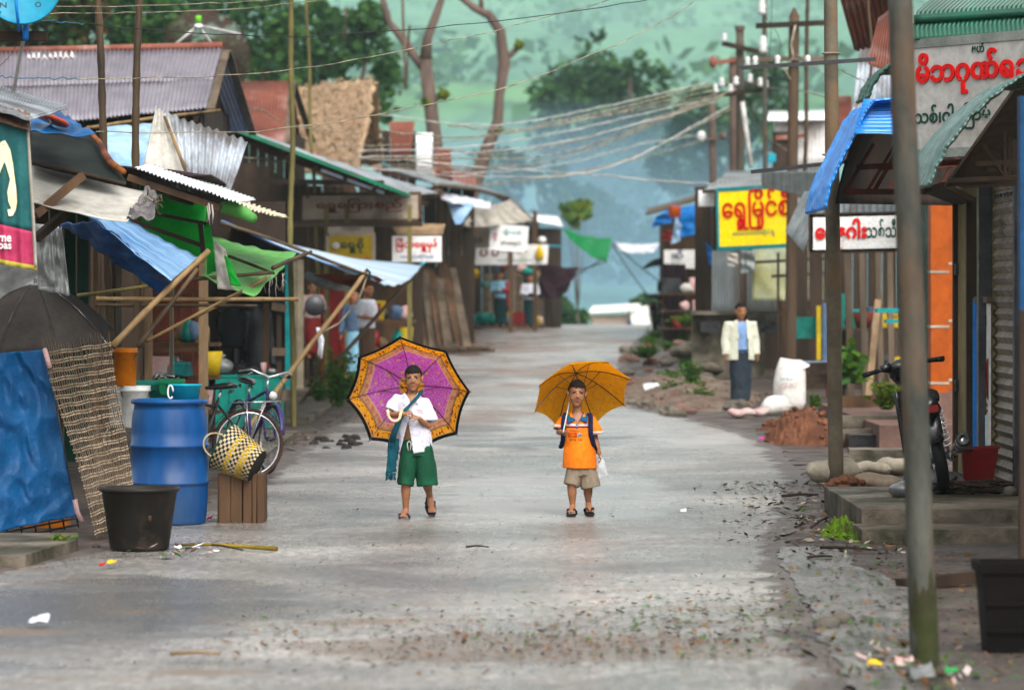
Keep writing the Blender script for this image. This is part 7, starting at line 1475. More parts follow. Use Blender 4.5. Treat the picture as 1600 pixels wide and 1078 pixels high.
# ------------------------------------------------------------------ other people
def figure(label, px, py, Y, hpx, top_m, leg_m, yaw=0, pose='down', long=True, jacket=None, sleeves=True, extra_m=None, seat=None, vox=None, leg_sep=.0):
    s = F / Y; k = hpx / s / 1.62; o = V((px - CX) / s, Y, CH - (py - HY) / s); Rz = Matrix.Rotation(R(yaw), 3, 'Z')
    root = thing('person', label, 'person', o)
    def Q(x, y, z): return o + Rz @ V(x * k, y * k, z * k)
    hc, hk = Q(0, -.015, 1.51), 1.22 * k; HR = Rz @ Matrix.Rotation(R(6), 3, 'X'); b = MB(); head(b, hc, hk, HR); b.tube([hc + V(0, .02, -.06) * k, Q(0, .01, 1.36), Q(0, .015, 1.32)], [.052 * k, .05 * k, .06 * k], 14)
    T = lambda pts, rad: b.tube([Q(*p) for p in pts], [(r_[0] * k, r_[1] * k) for r_ in rad], 18, ref=tuple(Rz @ V(1, 0, 0)))
    T([(0, 0, .8), (0, 0, .95), (0, 0, 1.15), (0, 0, 1.28), (0, .01, 1.34)], [(.15, .11), (.13, .095), (.16, .1), (.15, .08), (.06, .05)])
    arms = {'down': ((-.2, .02, 1.3, -.25, .02, 1.05, -.26, -.06, .8), (.2, .02, 1.3, .25, .02, 1.05, .26, -.06, .8)), 'fold': ((-.19, .02, 1.29, -.24, -.04, 1.06, .04, -.18, 1.1), (.19, .02, 1.29, .24, -.04, 1.06, -.04, -.2, 1.07)), 'front': ((-.19, .02, 1.29, -.26, 0, 1.06, -.06, -.2, 1.02), (.19, .02, 1.29, .26, 0, 1.06, .06, -.2, 1.02))}[pose]
    sl = MB()
    for q in arms:
        a, e, w = Q(*q[:3]), Q(*q[3:6]), Q(*q[6:]); b.tube([a.lerp(Q(0, 0, 1.28), .3), a, a.lerp(e, .5), e, e.lerp(w, .4), w], [r_ * k for r_ in (.055, .052, .044, .038, .036, .026)], 12)
        d = (w - e).normalized(); hand(b, w, d, Rz @ V(-.9 if q[0] > 0 else .9, 0, .1), k, (.4, .45, .5, .55), 1 if q[0] > 0 else -1)
        sl.tube([a.lerp(Q(0, 0, 1.28), .3), a, a.lerp(e, .5), e] + ([e.lerp(w, .5), w.lerp(e, .08)] if sleeves else []), [r_ * k for r_ in ((.07, .07, .066, .064) + ((.058, .052) if sleeves else ()))], 14)
    for x in (-.09, .09):
        b.tube([Q(x, 0, .85), Q(x, -.01, .48), Q(x, .0, .09)], [.085 * k, .055 * k, .034 * k], 12); foot(b, Q(x, 0, .075), Rz @ V(.1 * (1 if x > 0 else -1), -1, 0), V(0, 0, 1), .25 * k, 1.25 * k); sandal(root, Q(x, -.075, .012), Rz @ V(.1 * (1 if x > 0 else -1), -1, 0), V(0, 0, 1), .26 * k, M['flipflop_brown'], M['rubber'])
    o_, me = body(root, b, vox or max(.007, .5 / s), [M['skin_dark'], M['lip'], M['thanaka']]); me.polygons.foreach_set('material_index', face_parts(root, me, hc, hk, HR, .058))
    b = MB(); T = lambda pts, rad, bb: bb.tube([Q(*p) for p in pts], [(r_[0] * k, r_[1] * k) for r_ in rad], 20, ref=tuple(Rz @ V(1, 0, 0)))
    T([(0, 0, .86), (0, 0, 1.0), (0, 0, 1.18), (0, 0, 1.29), (0, .01, 1.36)], [(.175, .135), (.165, .125), (.18, .12), (.165, .1), (.065, .065)], b); cv = vox or max(.01, .6 / s)
    if not jacket: b.add(sl.v, sl.f)
    neck = lambda p: p.z > Q(0, 0, 1.335).z and (p - Q(0, .01, p.z / 1)).xy.length < .07 * k
    cloth(root, 'shirt', b, top_m, cv, .008 * k, px, lambda p: p.z > Q(0, 0, 1.34).z, 10 / k)
    if jacket:
        b = MB(); T([(0, 0, .74), (0, 0, .9), (0, 0, 1.1), (0, 0, 1.28), (0, .012, 1.37)], [(.23, .165), (.215, .155), (.205, .145), (.185, .12), (.08, .08)], b); b.add(sl.v, sl.f); b.v = b.v[:len(b.v) - len(sl.v)] + [p + (p - Q(0, 0, p.z / 1 - 0)).normalized() * 0 for p in sl.v]; Ri = Rz.transposed()
        def cj(p):
            q = Ri @ (p - o) / k; return (q.y < -.05 and -.075 - .02 * (1.3 - q.z) < q.x < .07 + .04 * (1.3 - q.z)) or q.z > 1.345
        cloth(root, 'jacket', b, jacket, cv, .012 * k, px + 3, cj, 8 / k)
        b = MB()
        for sg in (-1, 1): b.grid(lambda u, v: Q(sg * (.07 + .055 * u * (1 - v * .6)), -.06 - .08 * v - .01 * u, 1.37 - .3 * v - .02 * u), 4, 8, .01 * k)
        b.build('lapel', jacket, root, True)
    b = MB()
    if long: T([(0, 0, .1), (.01, .0, .3), (0, 0, .6), (0, 0, .82), (0, 0, .92)], [(.16, .12), (.165, .12), (.178, .13), (.172, .128), (.15, .115)], b)
    else:
        for x in (-.09, .09): T([(x * 1.05, 0, .45), (x, 0, .7), (x * .7, 0, .93)], [(.095, .11), (.1, .115), (.11, .11)], b)
    cloth(root, 'longyi' if long else 'trousers', b, leg_m, cv, .012 * k, px + 7, lambda p: p.z > Q(0, 0, .915).z, 9 / k, vert=.15)
    return root, Q, k
r_, Q, k = figure('man in open cream jacket, blue shirt and dark longyi walking on the verge', 1157, 635, 55, 160, M['shirt_blue'], M['longyi'], 14, 'down', True, M['jacket_cream'], vox=.009)
MB().tube([Q(.16 * math.cos(a), .125 * math.sin(a), .885) for a in np.linspace(0, 6.283, 25)], .02, 8).build('belt', M['longyi'], r_, True)
for lab, a in (('person standing with folded arms in an aqua shirt with one red sleeve ', (782, 512, 100.5, 88, M['cloth_aqua'], M['longyi_green'], -10, 'fold')), ('person in white shirt and dark green longyi holding something dark before the timber shop', (828, 513, 100, 84, M['white_cloth'], M['longyi_green'], 8, 'front'))):
    r_, Q, k = figure(lab, *a)
    if a[7] == 'front': MB().ball(Q(0, -.25, 1.0), (.11 * k, .08 * k, .07 * k)).build('held_bag', M['cloth_black'], r_, True)
    else: MB().tube([Q(.2, -.02, 1.3), Q(.26, -.07, 1.08), Q(.1, -.22, 1.07)], [.075 * k, .07 * k, .06 * k], 12).build('sleeve', M['cloth_red'], r_, True); MB().patch(Q(.1, .02, .6), Q(.27, .02, .62), Q(.27, .02, 1.25), Q(.16, .02, 1.28), 8, 8, .02, 0, .03).build('shawl', M['cloth_red'], r_, True)
figure('person in white shirt standing half hidden inside the dark corner shop', 573, 592, 56.5, 150, M['white_cloth'], M['brown_wood'], 60, 'front', True, sleeves=False)
figure('person in pale checked cloth leaning in the corner shop behind the prop', 555, 592, 58.5, 140, M['cloth_denim'], M['cloth_aqua'], -30, 'down', True)
figure('person in dark shirt sitting low inside the corner shop near the pan', 488, 560, 59.3, 120, M['sack_pink'], M['maroon_paint'], 20, 'fold', True)
figure('dark clothed person standing deep inside the stall behind the bicycles', 396, 662, 47.8, 180, M['steel_dark'], M['grey_wood'], 15, 'down', True)
figure('dark clothed person under a dark umbrella among the far motorbikes', 1040, 506, 96, 80, M['cloth_black'], M['cloth_orange'], 10, 'fold', True)
figure('person in pale blue standing close to the crest stall wall', 1052, 508, 93.5, 84, M['cloth_denim'], M['canvas_white'], -20, 'down', False)
t = thing('umbrella', 'dark umbrella over the person among the far motorbikes', 'umbrella', P(1036, 440, 95.5)); b = MB(); hb = P(1030, 404, 95.5); umbrella_canopy(b, 8, .5, .2, Matrix.Translation(hb - V(0, 0, .2)) @ Matrix.Rotation(R(-12), 4, 'Y')); b.build('canopy', M['cloth_black'], t); MB().tube([hb, P(1038, 450, 95.5)], .012).build('shaft', M['steel_dark'], t)
# ------------------------------------------------------------------ trees, hill scrub, plants
def leaf_cloud(b, blobs, n, size, flat=.5, seed=0, mis=1):
    rnd = random.Random(seed); tot = sum(r[0] * r[1] * r[2] for _, r in blobs)
    for c, r in blobs:
        for _ in range(max(8, int(n * r[0] * r[1] * r[2] / tot))):
            while True:
                d = V(rnd.uniform(-1, 1), rnd.uniform(-1, 1), rnd.uniform(-1, 1))
                if .0 < d.length < 1: break
            d = d.normalized() * (d.length ** .45) if rnd.random() < .8 else d; d = d * (1 + .25 * nz(d.x * 3 + seed, d.y * 3, d.z * 3)); p = c + V(d.x * r[0], d.y * r[1], d.z * r[2])
            if nz(p.x * 1.1 / size * .25, p.y * 1.1 / size * .25, p.z / size * .3 + seed) < -.12: continue
            s = size * rnd.uniform(.5, 1.3); a = V(rnd.gauss(0, 1), rnd.gauss(0, 1), rnd.gauss(0, flat)).normalized(); q = V(rnd.gauss(0, 1), rnd.gauss(0, 1), rnd.gauss(0, 1)); e = a.cross(q).normalized() * s * .34; a = a * s * .5
            b.add([p - a, p - a * .2 + e, p + a, p - a * .1 - e], [(0, 1, 2, 3)], rnd.randrange(mis))
    return b
def limb_tree(root, m, segs):
    b = MB()
    for pts, rs in segs: b.tube(pts, rs, 10)
    return b.build('trunk', m, root, True)
def tree(label, base, blobs, n, size, mats, trunk_r, seed, cat='tree', group=None, name='tree'):
    base = Vector(base); t = thing(name, label, cat, base, group); segs = []; top = sum((c for c, _ in blobs), Vector()) / len(blobs)
    fork = base.lerp(top, .45); segs.append(([base - V(0, 0, .3), base.lerp(fork, .5) + V(trunk_r * .6, 0, 0), fork], [trunk_r * 1.3, trunk_r, trunk_r * .8]))
    for c, r in blobs: segs.append(([fork, fork.lerp(c, .5) + V(0, 0, .1 * r[2]), c, c + V(0, 0, r[2] * .5)], [trunk_r * .7, trunk_r * .45, trunk_r * .25, trunk_r * .08]))
    limb_tree(t, M['bark'], segs); b = leaf_cloud(MB(), blobs, n, size, .5, seed, len(mats)); b.build('crown', mats, t); return t
def blobs_px(lst, Y, dep=.8):
    out = []
    for x, y, rx, ry in lst: s = Y / F; out.append((P(x, y, Y + random.uniform(-1, 1)), (rx * s, max(rx, ry) * s * dep, ry * s)))
    return out
def gb(x, Y): return V((x - CX) * Y / F, Y, gz((x - CX) * Y / F, Y))
LD, LM, LB, LY, LR = (M[k] for k in ('leaf_dark', 'leaf_mid', 'leaf_bright', 'leaf_yellow', 'leaf_rust'))
tree('dense dark green tree rising behind the grey corrugated roof', gb(330, 120), blobs_px([(280, 60, 80, 60), (380, 50, 90, 70), (330, 110, 90, 60), (250, 20, 70, 50), (420, 110, 60, 50)], 120), 5200, .36, [LD, LM], .3, 1)
tree('broad green tree behind the thatched hut', gb(520, 130), blobs_px([(500, 60, 80, 60), (570, 100, 55, 60), (460, 110, 60, 50), (540, 30, 70, 40), (600, 150, 40, 40), (560, 170, 50, 40)], 130), 5000, .38, [LD, LM, LM], .3, 2)
tree('rust flecked green tree behind the blue satellite dish', gb(110, 95), blobs_px([(110, 40, 60, 50), (60, 60, 60, 40), (150, 70, 50, 40), (90, 0, 80, 40), (20, 30, 60, 50)], 95), 4200, .3, [LR, LM, LD, LR], .25, 3)
tree('green tree between the satellite dishes', gb(210, 105), blobs_px([(215, 30, 60, 50), (235, 80, 60, 40), (190, 60, 40, 40)], 105), 2600, .3, [LM, LD], .22, 4)
tree('big blue hazed tree on the slope beyond the crest', gb(940, 240), blobs_px([(930, 110, 65, 60), (985, 150, 70, 70), (900, 190, 75, 70), (1010, 215, 80, 60), (930, 260, 90, 60), (860, 150, 35, 40), (1060, 260, 50, 50)], 240), 6500, .75, [LD, LD, LM], .5, 5)
tree('low hazed tree at the right foot of the slope', gb(1110, 210), blobs_px([(1100, 180, 50, 50), (1150, 210, 60, 50), (1080, 250, 70, 60), (1190, 150, 50, 60)], 210), 3800, .65, [LD, LM], .4, 6)
tree('hazed tree low in the valley behind the far stalls', gb(880, 215), blobs_px([(840, 310, 70, 60), (900, 350, 80, 60), (780, 280, 60, 50), (960, 380, 90, 60), (820, 400, 70, 60)], 215), 5000, .65, [LD, LM, LD], .4, 7)
tree('hazed bushy tree behind the white cloth strip', gb(1000, 230), blobs_px([(1010, 330, 70, 60), (1060, 300, 60, 60), (970, 430, 90, 50), (1060, 420, 60, 60)], 230), 4000, .65, [LD, LM], .4, 8)
tree('yellow green sapling glowing in front of the haze', gb(905, 150), blobs_px([(905, 322, 16, 9), (893, 338, 12, 7), (916, 336, 10, 8), (900, 352, 9, 7), (884, 326, 8, 6)], 150), 170, .5, [LY, LM], .04, 9, 'sapling')
tree('dark hazed bush just beyond the crest beside the end shop', gb(885, 172), blobs_px([(868, 486, 26, 22), (900, 500, 24, 16), (850, 470, 16, 18)], 172), 1500, .4, [LD, LM], .12, 31, 'bush')
tree('low hazed bush beyond the crest right of the white house', gb(1015, 176), blobs_px([(1005, 478, 18, 16), (1030, 490, 22, 18)], 176), 1100, .4, [LD, LM], .12, 32, 'bush')
# bare forked trees
def bare(label, Y, segs, buds):
    t = thing('bare_tree', label, 'tree', gb(segs[0][0][0][0], Y)); limb_tree(t, M['bark'], [([P(*p, Y) for p in pts], [w * Y / F / 2 for w in ws]) for pts, ws in segs])
    b = MB(); leaf_cloud(b, [(P(x, y, Y - .2), (r * Y / F, r * Y / F, r * Y / F)) for x, y, r in buds], 40 * len(buds), .2, .6, 5); b.build('leaf_bud', LY, t)
bare('forked bare tree trunk behind the thatched hut', 100, [([(700, 480), (692, 330), (682, 240), (672, 160), (664, 95), (662, 98)], [30, 28, 24, 22, 22, 20]), ([(664, 100), (668, 60), (682, 22), (700, -30)], [22, 15, 13, 9]), ([(664, 108), (650, 92), (632, 65), (608, 35), (592, -20)], [18, 14, 15, 11, 9]), ([(668, 165), (684, 152), (692, 150)], [12, 10, 7])], [(693, 148, 8), (664, 160, 6)])
bare('crooked bare tree trunk leaning in the middle of the view', 105, [([(700, 420), (738, 300), (758, 240), (778, 190), (780, 150), (788, 100), (782, 50), (765, 25), (740, 12), (700, -20)], [24, 24, 22, 18, 16, 20, 17, 15, 12, 9]), ([(788, 92), (800, 84), (810, 74)], [12, 10, 9]), ([(752, 18), (752, -20)], [9, 6]), ([(780, 50), (787, 44)], [14, 12])], [(811, 70, 6), (788, 42, 6), (780, 205, 5)])
tag(MB().tube([P(640, 40, 90), P(634, 140, 90), P(628, -20, 90)][::-1], .04, 6).build('bamboo_pole', M['bamboo_dark'], None, True), 'thin dark pole in front of the left bare tree', 'bamboo pole')
# scattered scrub on the hillside
rs = random.Random(11); b = MB()
for i in range(280):
    Y = rs.uniform(290, 950); X = rs.uniform(-.16, .16) * Y; p = V(X, Y, gz(X, Y)); r = rs.uniform(1.2, 5.5); leaf_cloud(b, [(p + V(0, 0, r * .6), (r * 1.3, r, r))], 46, r * .55, .5, i, 2)
tag(b.build('hillside_scrub', [LD, LM], None), 'scattered dark scrub bushes over the green hillside', 'scrub', kind='stuff')
# plants along the street
def plant(label, c, h, w, n, mats, name='plant', leaf=.12, seed=0, group=None):
    c = Vector(c); rr = random.Random(seed); t = thing(name, label, 'plant', c, group); st = MB(); lf = MB()
    for i in range(n):
        a = rr.uniform(0, 6.28); d = V(math.cos(a), math.sin(a), 0) * rr.uniform(.1, 1) * w; hh = h * rr.uniform(.45, 1); pts = [c + d * .2, c + d * .5 + V(0, 0, hh * .55), c + d + V(0, 0, hh)]; st.tube(pts, [.006, .005, .003], 5)
        for k in range(7):
            f = .25 + .75 * k / 6; p = pts[0].lerp(pts[1], f * 2) if f < .5 else pts[1].lerp(pts[2], f * 2 - 1); u = V(rr.uniform(-1, 1), rr.uniform(-1, 1), rr.uniform(-.3, .7)).normalized() * leaf * rr.uniform(.6, 1.2); e = u.cross(V(rr.gauss(0, 1), rr.gauss(0, 1), 1)).normalized() * leaf * .28
            lf.add([p, p + u * .45 + e, p + u, p + u * .45 - e], [(0, 1, 2, 3)], rr.randrange(len(mats)))
    st.build('stem', M['leaf_mid'], t); lf.build('foliage', mats, t); return t
plant('lush green shrub growing under the long blue awning', G(528, 636), .85, .38, 46, [LM, LB, LM], 'shrub', .13, 1)
plant('lower leafy clump at the left foot of the green shrub', G(500, 630), .4, .25, 24, [LB, LM], 'shrub', .1, 2)
plant('feathery weed at the right side of the green shrub', G(556, 628), .55, .2, 24, [LB], 'weed', .08, 3)
plant('tall bright weed among the rubble left of the man', G(1080, 612), .55, .22, 40, [LB, LM], 'weed', .09, 4)
plant('low weed patch before the tall bright weed', G(1062, 600), .2, .4, 40, [LB, LM], 'weed', .09, 5)
plant('weed tuft spreading at the foot of the rubble bank', G(1090, 628), .22, .3, 34, [LB], 'weed', .08, 6)
plant('grass tuft by the road edge below the far terrace', P(1010, 560, 72) * 1 + V(0, 0, -.0), .25, .35, 50, [LB, LM], 'weed', .1, 7)
plant('grass tuft at the corner of the terrace by the crest', P(1072, 508, 80), .2, .4, 40, [LB], 'weed', .1, 8)
plant('dark green weed right behind the man', G(1124, 590), .4, .2, 20, [LM], 'weed', .12, 9)
plant('bright plant growing behind the drain slabs', P(1385, 640, 42), .3, .3, 34, [LB, LY], 'weed', .1, 10)
plant('broad leafed plant before the dark stall on the right', P(1334, 600, 50), .55, .2, 12, [LB, LM], 'plant', .26, 11)
plant('tiny weed growing from the kerb by the lattice panel', G(95, 862), .12, .1, 16, [LB, LY], 'weed', .05, 13)
plant('small weed at the foot of the dirt mound', P(1272, 640, 44), .2, .08, 8, [LB], 'weed', .08, 14)
# ------------------------------------------------------------------ rubble, mound, litter
def heap(name, label, c, w, d, h, m, n=36, seed=0, lum=.35):
    c = Vector(c); b = MB(); b.grid(lambda u, v: V(c.x + (u - .5) * w, c.y + (v - .5) * d, prof(c.y + (v - .5) * d) - .03 + h * max(0, 1 - ((u - .5) ** 2 + (v - .5) ** 2) * 4) ** .8 * (1 + lum * nz(u * 5 + seed, v * 5, seed)) + .03 * h / .4 * nz(u * 26, v * 26, seed) + .02 * nz(u * 60, v * 60, seed)), n * 2, n * 2); t = thing(name, label, 'heap', c); b.build('mound', m, t, True); rr = random.Random(seed); b = MB()
    for i in range(60):
        a = rr.uniform(0, 6.28); q = rr.uniform(.2, 1.1) * .5; s = rr.uniform(.012, .045); b.ball(c + V(math.cos(a) * q * w, math.sin(a) * q * d, h * max(0, 1 - q * q * 4) ** .8), (s, s * .9, s * .7), 0, 6, 4)
    b.build('clod', m, t)['kind'] = 'stuff'; return t
heap('dirt_mound', 'reddish dirt mound tipped at the roadside beside the concrete pole', G(1258, 692), 1.0, 1.5, .42, M['red_earth'], 40, 1)
heap('dirt_mound', 'small low spill of dirt left of the red dirt mound', G(1212, 672), .4, .6, .12, M['red_earth'], 20, 2)
heap('dirt_mound', 'small muddy heap between the concrete pole and the sandbags', G(1322, 768), .4, .5, .13, M['red_earth'], 20, 3)
heap('rubble_bank', 'low bank of brown rubble along the right side of the street', V(2.9, 60, .1), 2.4, 15, .2, mat('rubble', (.17, .1, .07), (.24, .2, .16), 3, .9, 1, 14, bd=.03), 50, 4, .8)
rr = random.Random(5); st_lab = {}
for i, (x, y, r, lab) in enumerate(((1112, 574, 22, 'big pale boulder slab left of the man'), (1100, 590, 14, 'grey stone under the big pale slab'), (1125, 606, 16, 'flat rubble slab by the man\'s foot'), (1070, 548, 24, 'dark flat concrete chunk below the terrace'), (1052, 580, 12, 'round stone in the rubble before the weeds'), (1098, 632, 18, 'flat buried stone near the road edge'), (1138, 600, 12, 'tilted pale slab just left of the man\'s legs'), (1040, 566, 14, 'reddish lump of rubble near the grass tuft'))):
    q = P(x, y, 57 + (632 - y) * .14); s = r * q.y / F; b = MB().ball(q, (s, s * .8, s * .5), 0, 12, 8); b.v = [p + (p - q) * .45 * nz(p.x * 5, p.y * 5, p.z * 5 + i) for p in b.v]; tag(b.build('rubble_stone', M['stone'] if i % 3 else M['concrete'], None, False), lab, 'stone')
tag(MB().patch(P(1008, 612, 58), P(1034, 610, 58), P(1028, 600, 58.4), P(1004, 603, 58.4), 8, 6, .01, 0, .04).build('paper_scrap', M['white_cloth'], None, True), 'white plastic scrap on the rubble bank', 'scrap')
tag(MB().ball(P(1066, 620, 56), (.06, .05, .05)).build('food_packet', M['litter_yellow'], None, True), 'orange yellow packet in the rubble bank', 'packet')
for x, y, s, lab in ((1292, 985, .07, 'wet dark rock at the edge of the gutter'), (1316, 976, .06, 'second dark rock touching the first at the gutter'), (150, 856, .03, 'brown tin lying by the lattice foot')):
    q = G(x, y) + V(0, 0, s * .4); b = MB().ball(q, (s, s * .8, s * .7), 0, 12, 8); b.v = [p + (p - q) * .4 * nz(p.x * 12, p.y * 12, p.z * 12) for p in b.v]; tag(b.build('rock', M['stone'], None, True), lab, 'rock')
for i, (a, c_, w, lab) in enumerate((((1282, 862), (1370, 866), .012, 'dark stick lying across the gutter'), ((1222, 780), (1278, 778), .015, 'dark branch at the road edge near the sandbag'), ((265, 1031), (345, 1031), .01, 'yellow bamboo sliver lying in the foreground road'), ((1268, 830), (1292, 814), .012, 'forked twig before the moss'), ((728, 861), (764, 861), .008, 'thin dark twig in the middle of the road'), ((1262, 878), (1300, 876), .01, 'short black stick in the gutter'), ((310, 856), (380, 866), .008, 'thin stick under the broom handle'))):
    p, q = G(*a) + V(0, 0, .03), G(*c_) + V(0, 0, .03); tag(MB().tube([p, p.lerp(q, .5) + V(0, .01, .008), q], [w, w * .9, w * .6], 6).build('stick', M['dark_wood'] if i != 2 else M['bamboo'], None, True), lab, 'stick')
for x, y, m, s, lab in ((1366, 1050, 'litter_yellow', .035, 'yellow cup lying by the foot of the nearest pole'), (1412, 1048, 'sack_pink', .045, 'crumpled cream packet beside the yellow cup'), (1440, 1068, 'plastic_grey', .06, 'silver plastic packet at the bottom edge'), (1068, 806, 'paper', .025, 'green and white wrapper on the road'), (62, 982, 'white_cloth', .05, 'white plastic scrap on the left of the road'), (160, 890, 'litter_red', .02, 'small red scrap near the black tub'), (175, 888, 'litter_yellow', .03, 'yellow wrapper near the black tub'), (328, 816, 'pink_plastic', .022, 'pink plastic cap at the foot of the blue drum'), (1190, 690, 'pink_plastic', .03, 'pink wrapper at the edge of the dirt mound'), (1300, 675, 'bottle_green', .03, 'green plastic bottle behind the concrete pole'), (1512, 876, 'leaf_rust', .025, 'brown dry leaf on the gutter stones'), (1486, 1062, 'bottle_green', .03, 'green wrapper near the stone slab')):
    q = G(x, y) + V(0, 0, .03); tag(MB().patch(q + V(-s, -s * 1.5, 0), q + V(s, -s, .01), q + V(s * .9, s * 1.6, s * .8), q + V(-s * .8, s, s * .5), 6, 6, .004, 0, s * .4, 20, seed=x).build('litter_scrap', M[m], None, True), lab, 'litter')
# fallen leaves and scraps too many to count
def litter(name, label, spots, mats, smin, smax, seed, up=.018):
    b = MB(); r = random.Random(seed)
    for n, fn in spots:
        for _ in range(n):
            X, Y = fn(r); z = gz(X, Y) + up + .025 * nz(X * .5, Y * .12, 2); s = r.uniform(smin, smax); a = r.uniform(0, 6.28); u = V(math.cos(a), math.sin(a), r.uniform(-.25, .45)) * s; e = V(-math.sin(a), math.cos(a), r.uniform(-.3, .5)) * s * r.uniform(.25, .55); p = V(X, Y, z + s * .15)
            b.add([p - u, p + e, p + u, p - e], [(0, 1, 2, 3)], r.randrange(len(mats)))
    return tag(b.build(name, mats, None), label, 'litter', None, 'stuff')
dk = mat('leaf_brown', (.05, .03, .02), (.1, .06, .03), 4, .7); gr = mat('leaf_wet', (.05, .12, .03), (.09, .17, .04), 4, .55); tn = mat('leaf_tan', (.25, .13, .05), (.18, .09, .04), 4, .7)
litter('leaf_litter', 'small green and brown fallen leaves scattered over the near road', [(900, lambda r: (r.gauss(1.15, .5), r.gauss(19.0, 1.1))), (500, lambda r: (r.uniform(-1.5, 2), r.gauss(18.4, .9))), (800, lambda r: (r.gauss(2.3, .35), r.uniform(16, 23.5)))], [gr, dk, gr, tn], .011, .03, 1)
litter('leaf_litter', 'tan leaf mush smeared over the near middle of the road', [(1300, lambda r: (r.gauss(.2, .75), r.gauss(17.7, .6)))], [tn, dk, tn], .009, .024, 2, .014)
litter('road_debris', 'tiny dark grit and leaf scraps spread over the road', [(900, lambda r: (r.uniform(-2.3, 2.3), r.uniform(20, 40))), (300, lambda r: (r.uniform(1.4, 2.6), r.uniform(22, 31))), (240, lambda r: (r.gauss(-2.4, .3), r.gauss(24.6, .7)))], [dk, dk, gr, tn], .005, .018, 3)
litter('verge_debris', 'soil crumbs, leaves and scraps along the verges', [(900, lambda r: (r.gauss(2.3, .3), r.uniform(23.5, 33))), (500, lambda r: (r.uniform(1.9, 3.2), r.uniform(52, 66))), (220, lambda r: (r.uniform(-2.9, -2.2), r.uniform(40, 60)))], [dk, tn, dk, gr, dk, dk, M['sack']], .012, .045, 4)
b = MB(); r = random.Random(8)
for k in range(60):
    p = G(300, 864) + V(r.gauss(0, .13), r.gauss(0, .3), .02 + r.random() * .03); u = V(r.uniform(-1, 1), r.uniform(-1, 1), r.uniform(-.2, .4)) * r.uniform(.02, .06); e = V(r.uniform(-1, 1), r.uniform(-1, 1), r.uniform(-.2, .4)) * .015; b.add([p - u, p + e, p + u, p - e], [(0, 1, 2, 3)], r.randrange(5))
tag(b.build('swept_litter', [dk, gr, M['paper'], M['sack_pink'], tn], None), 'swept pile of leaves and wrappers beside the black tub', 'litter', kind='stuff')
# ------------------------------------------------------------------ satellite dishes
t = thing('satellite_dish', 'sky blue satellite dish at the top left corner', 'satellite dish', P(38, 60, 24)); D4 = Matrix.Translation(P(38, -14, 24)) @ Matrix.Rotation(R(78), 4, 'X') @ Matrix.Rotation(R(0), 4, 'Z')
b = MB(); b.lathe([(r_, .35 * r_ * r_ / .25 * .5) for r_ in np.linspace(0.01, .25, 10)] + [(.25, .0875 - .012)] + [(r_, .35 * r_ * r_ / .25 * .5 - .012) for r_ in np.linspace(.24, .01, 8)], 48, D4.to_translation(), 0, D4.to_3x3()); b.build('dish', M['dish_blue'], t, True)
b = MB(); c0 = D4 @ V(0, 0, .1); b.tube([P(22, -30, 23.9), P(26, 15, 23.85), P(30, 50, 23.9)], .01, 8); b.tube([P(40, 35, 24.05), P(40, 62, 24)], .022, 8); b.build('bracket', M['blue_paint'], t, True)
lettering('N', P(0, 13, 23.72), (1, 0, 0), (0, -.0, 1), .045, .035, M['steel_dark'], t, bold=.02); lettering('O', P(55, 12, 23.72), (1, 0, 0), (0, 0, 1), .04, .035, M['steel_dark'], t, bold=.02); lettering('S', P(-4, 1, 23.72), (1, 0, 0), (0, 0, 1), .05, .02, M['steel_dark'], t); lettering('C', P(52, 1, 23.72), (1, 0, 0), (0, 0, 1), .05, .02, M['steel_dark'], t)
tag(MB().box(P(20, 57, 24.1), (.46, .08, .06), jit=.003).build('beam', M['dark_wood']), 'dark beam carrying the blue satellite dish', 'beam'); tag(MB().tube([P(37, 62, 24.2), P(33, 80, 24.3), P(20, 150, 24.4)], .012, 8).build('stay_pipe', M['canvas_white'], None, True), 'pale stay pipe under the blue dish beam', 'pipe')
t = thing('mesh_dish', 'large dark mesh satellite dish behind the grey roof ridge', 'satellite dish', P(310, 80, 52)); mm = mat('dish_mesh', (.14, .11, .1), (.2, .1, .08), 4, .7); mm.node_tree.nodes['Principled BSDF'].inputs['Alpha'].default_value = .3
D4 = Matrix.Translation(P(315, 92, 52)) @ Matrix.Rotation(R(-62), 4, 'X') @ Matrix.Rotation(R(15), 4, 'Y'); b = MB(); b.lathe([(r_, .5 * r_ * r_) for r_ in np.linspace(.02, .68, 10)] + [(.68, .22)] + [(.02, -.01)], 40, D4.to_translation(), 0, D4.to_3x3()); b.build('dish', mm, t, True)
b = MB(); apx = P(310, 40, 51.5)
for x, y in ((262, 80), (336, 76), (376, 54)): b.tube([apx, P(x, y, 51.6)], .02, 6)
b.build('feed_arm', M['wire_white'], t, True); b = MB(); b.tube([P(310, 44, 51.5), P(310, 38, 51.5)], [.07, .05], 10); b.build('feed_cap', M['white_paint'], t, True); MB().tube([P(310, 37, 51.5), P(310, 25, 51.5)], .045, 10).build('receiver', mat('receiver_green', (.2, .6, .06), None, 4, .4), t, True)
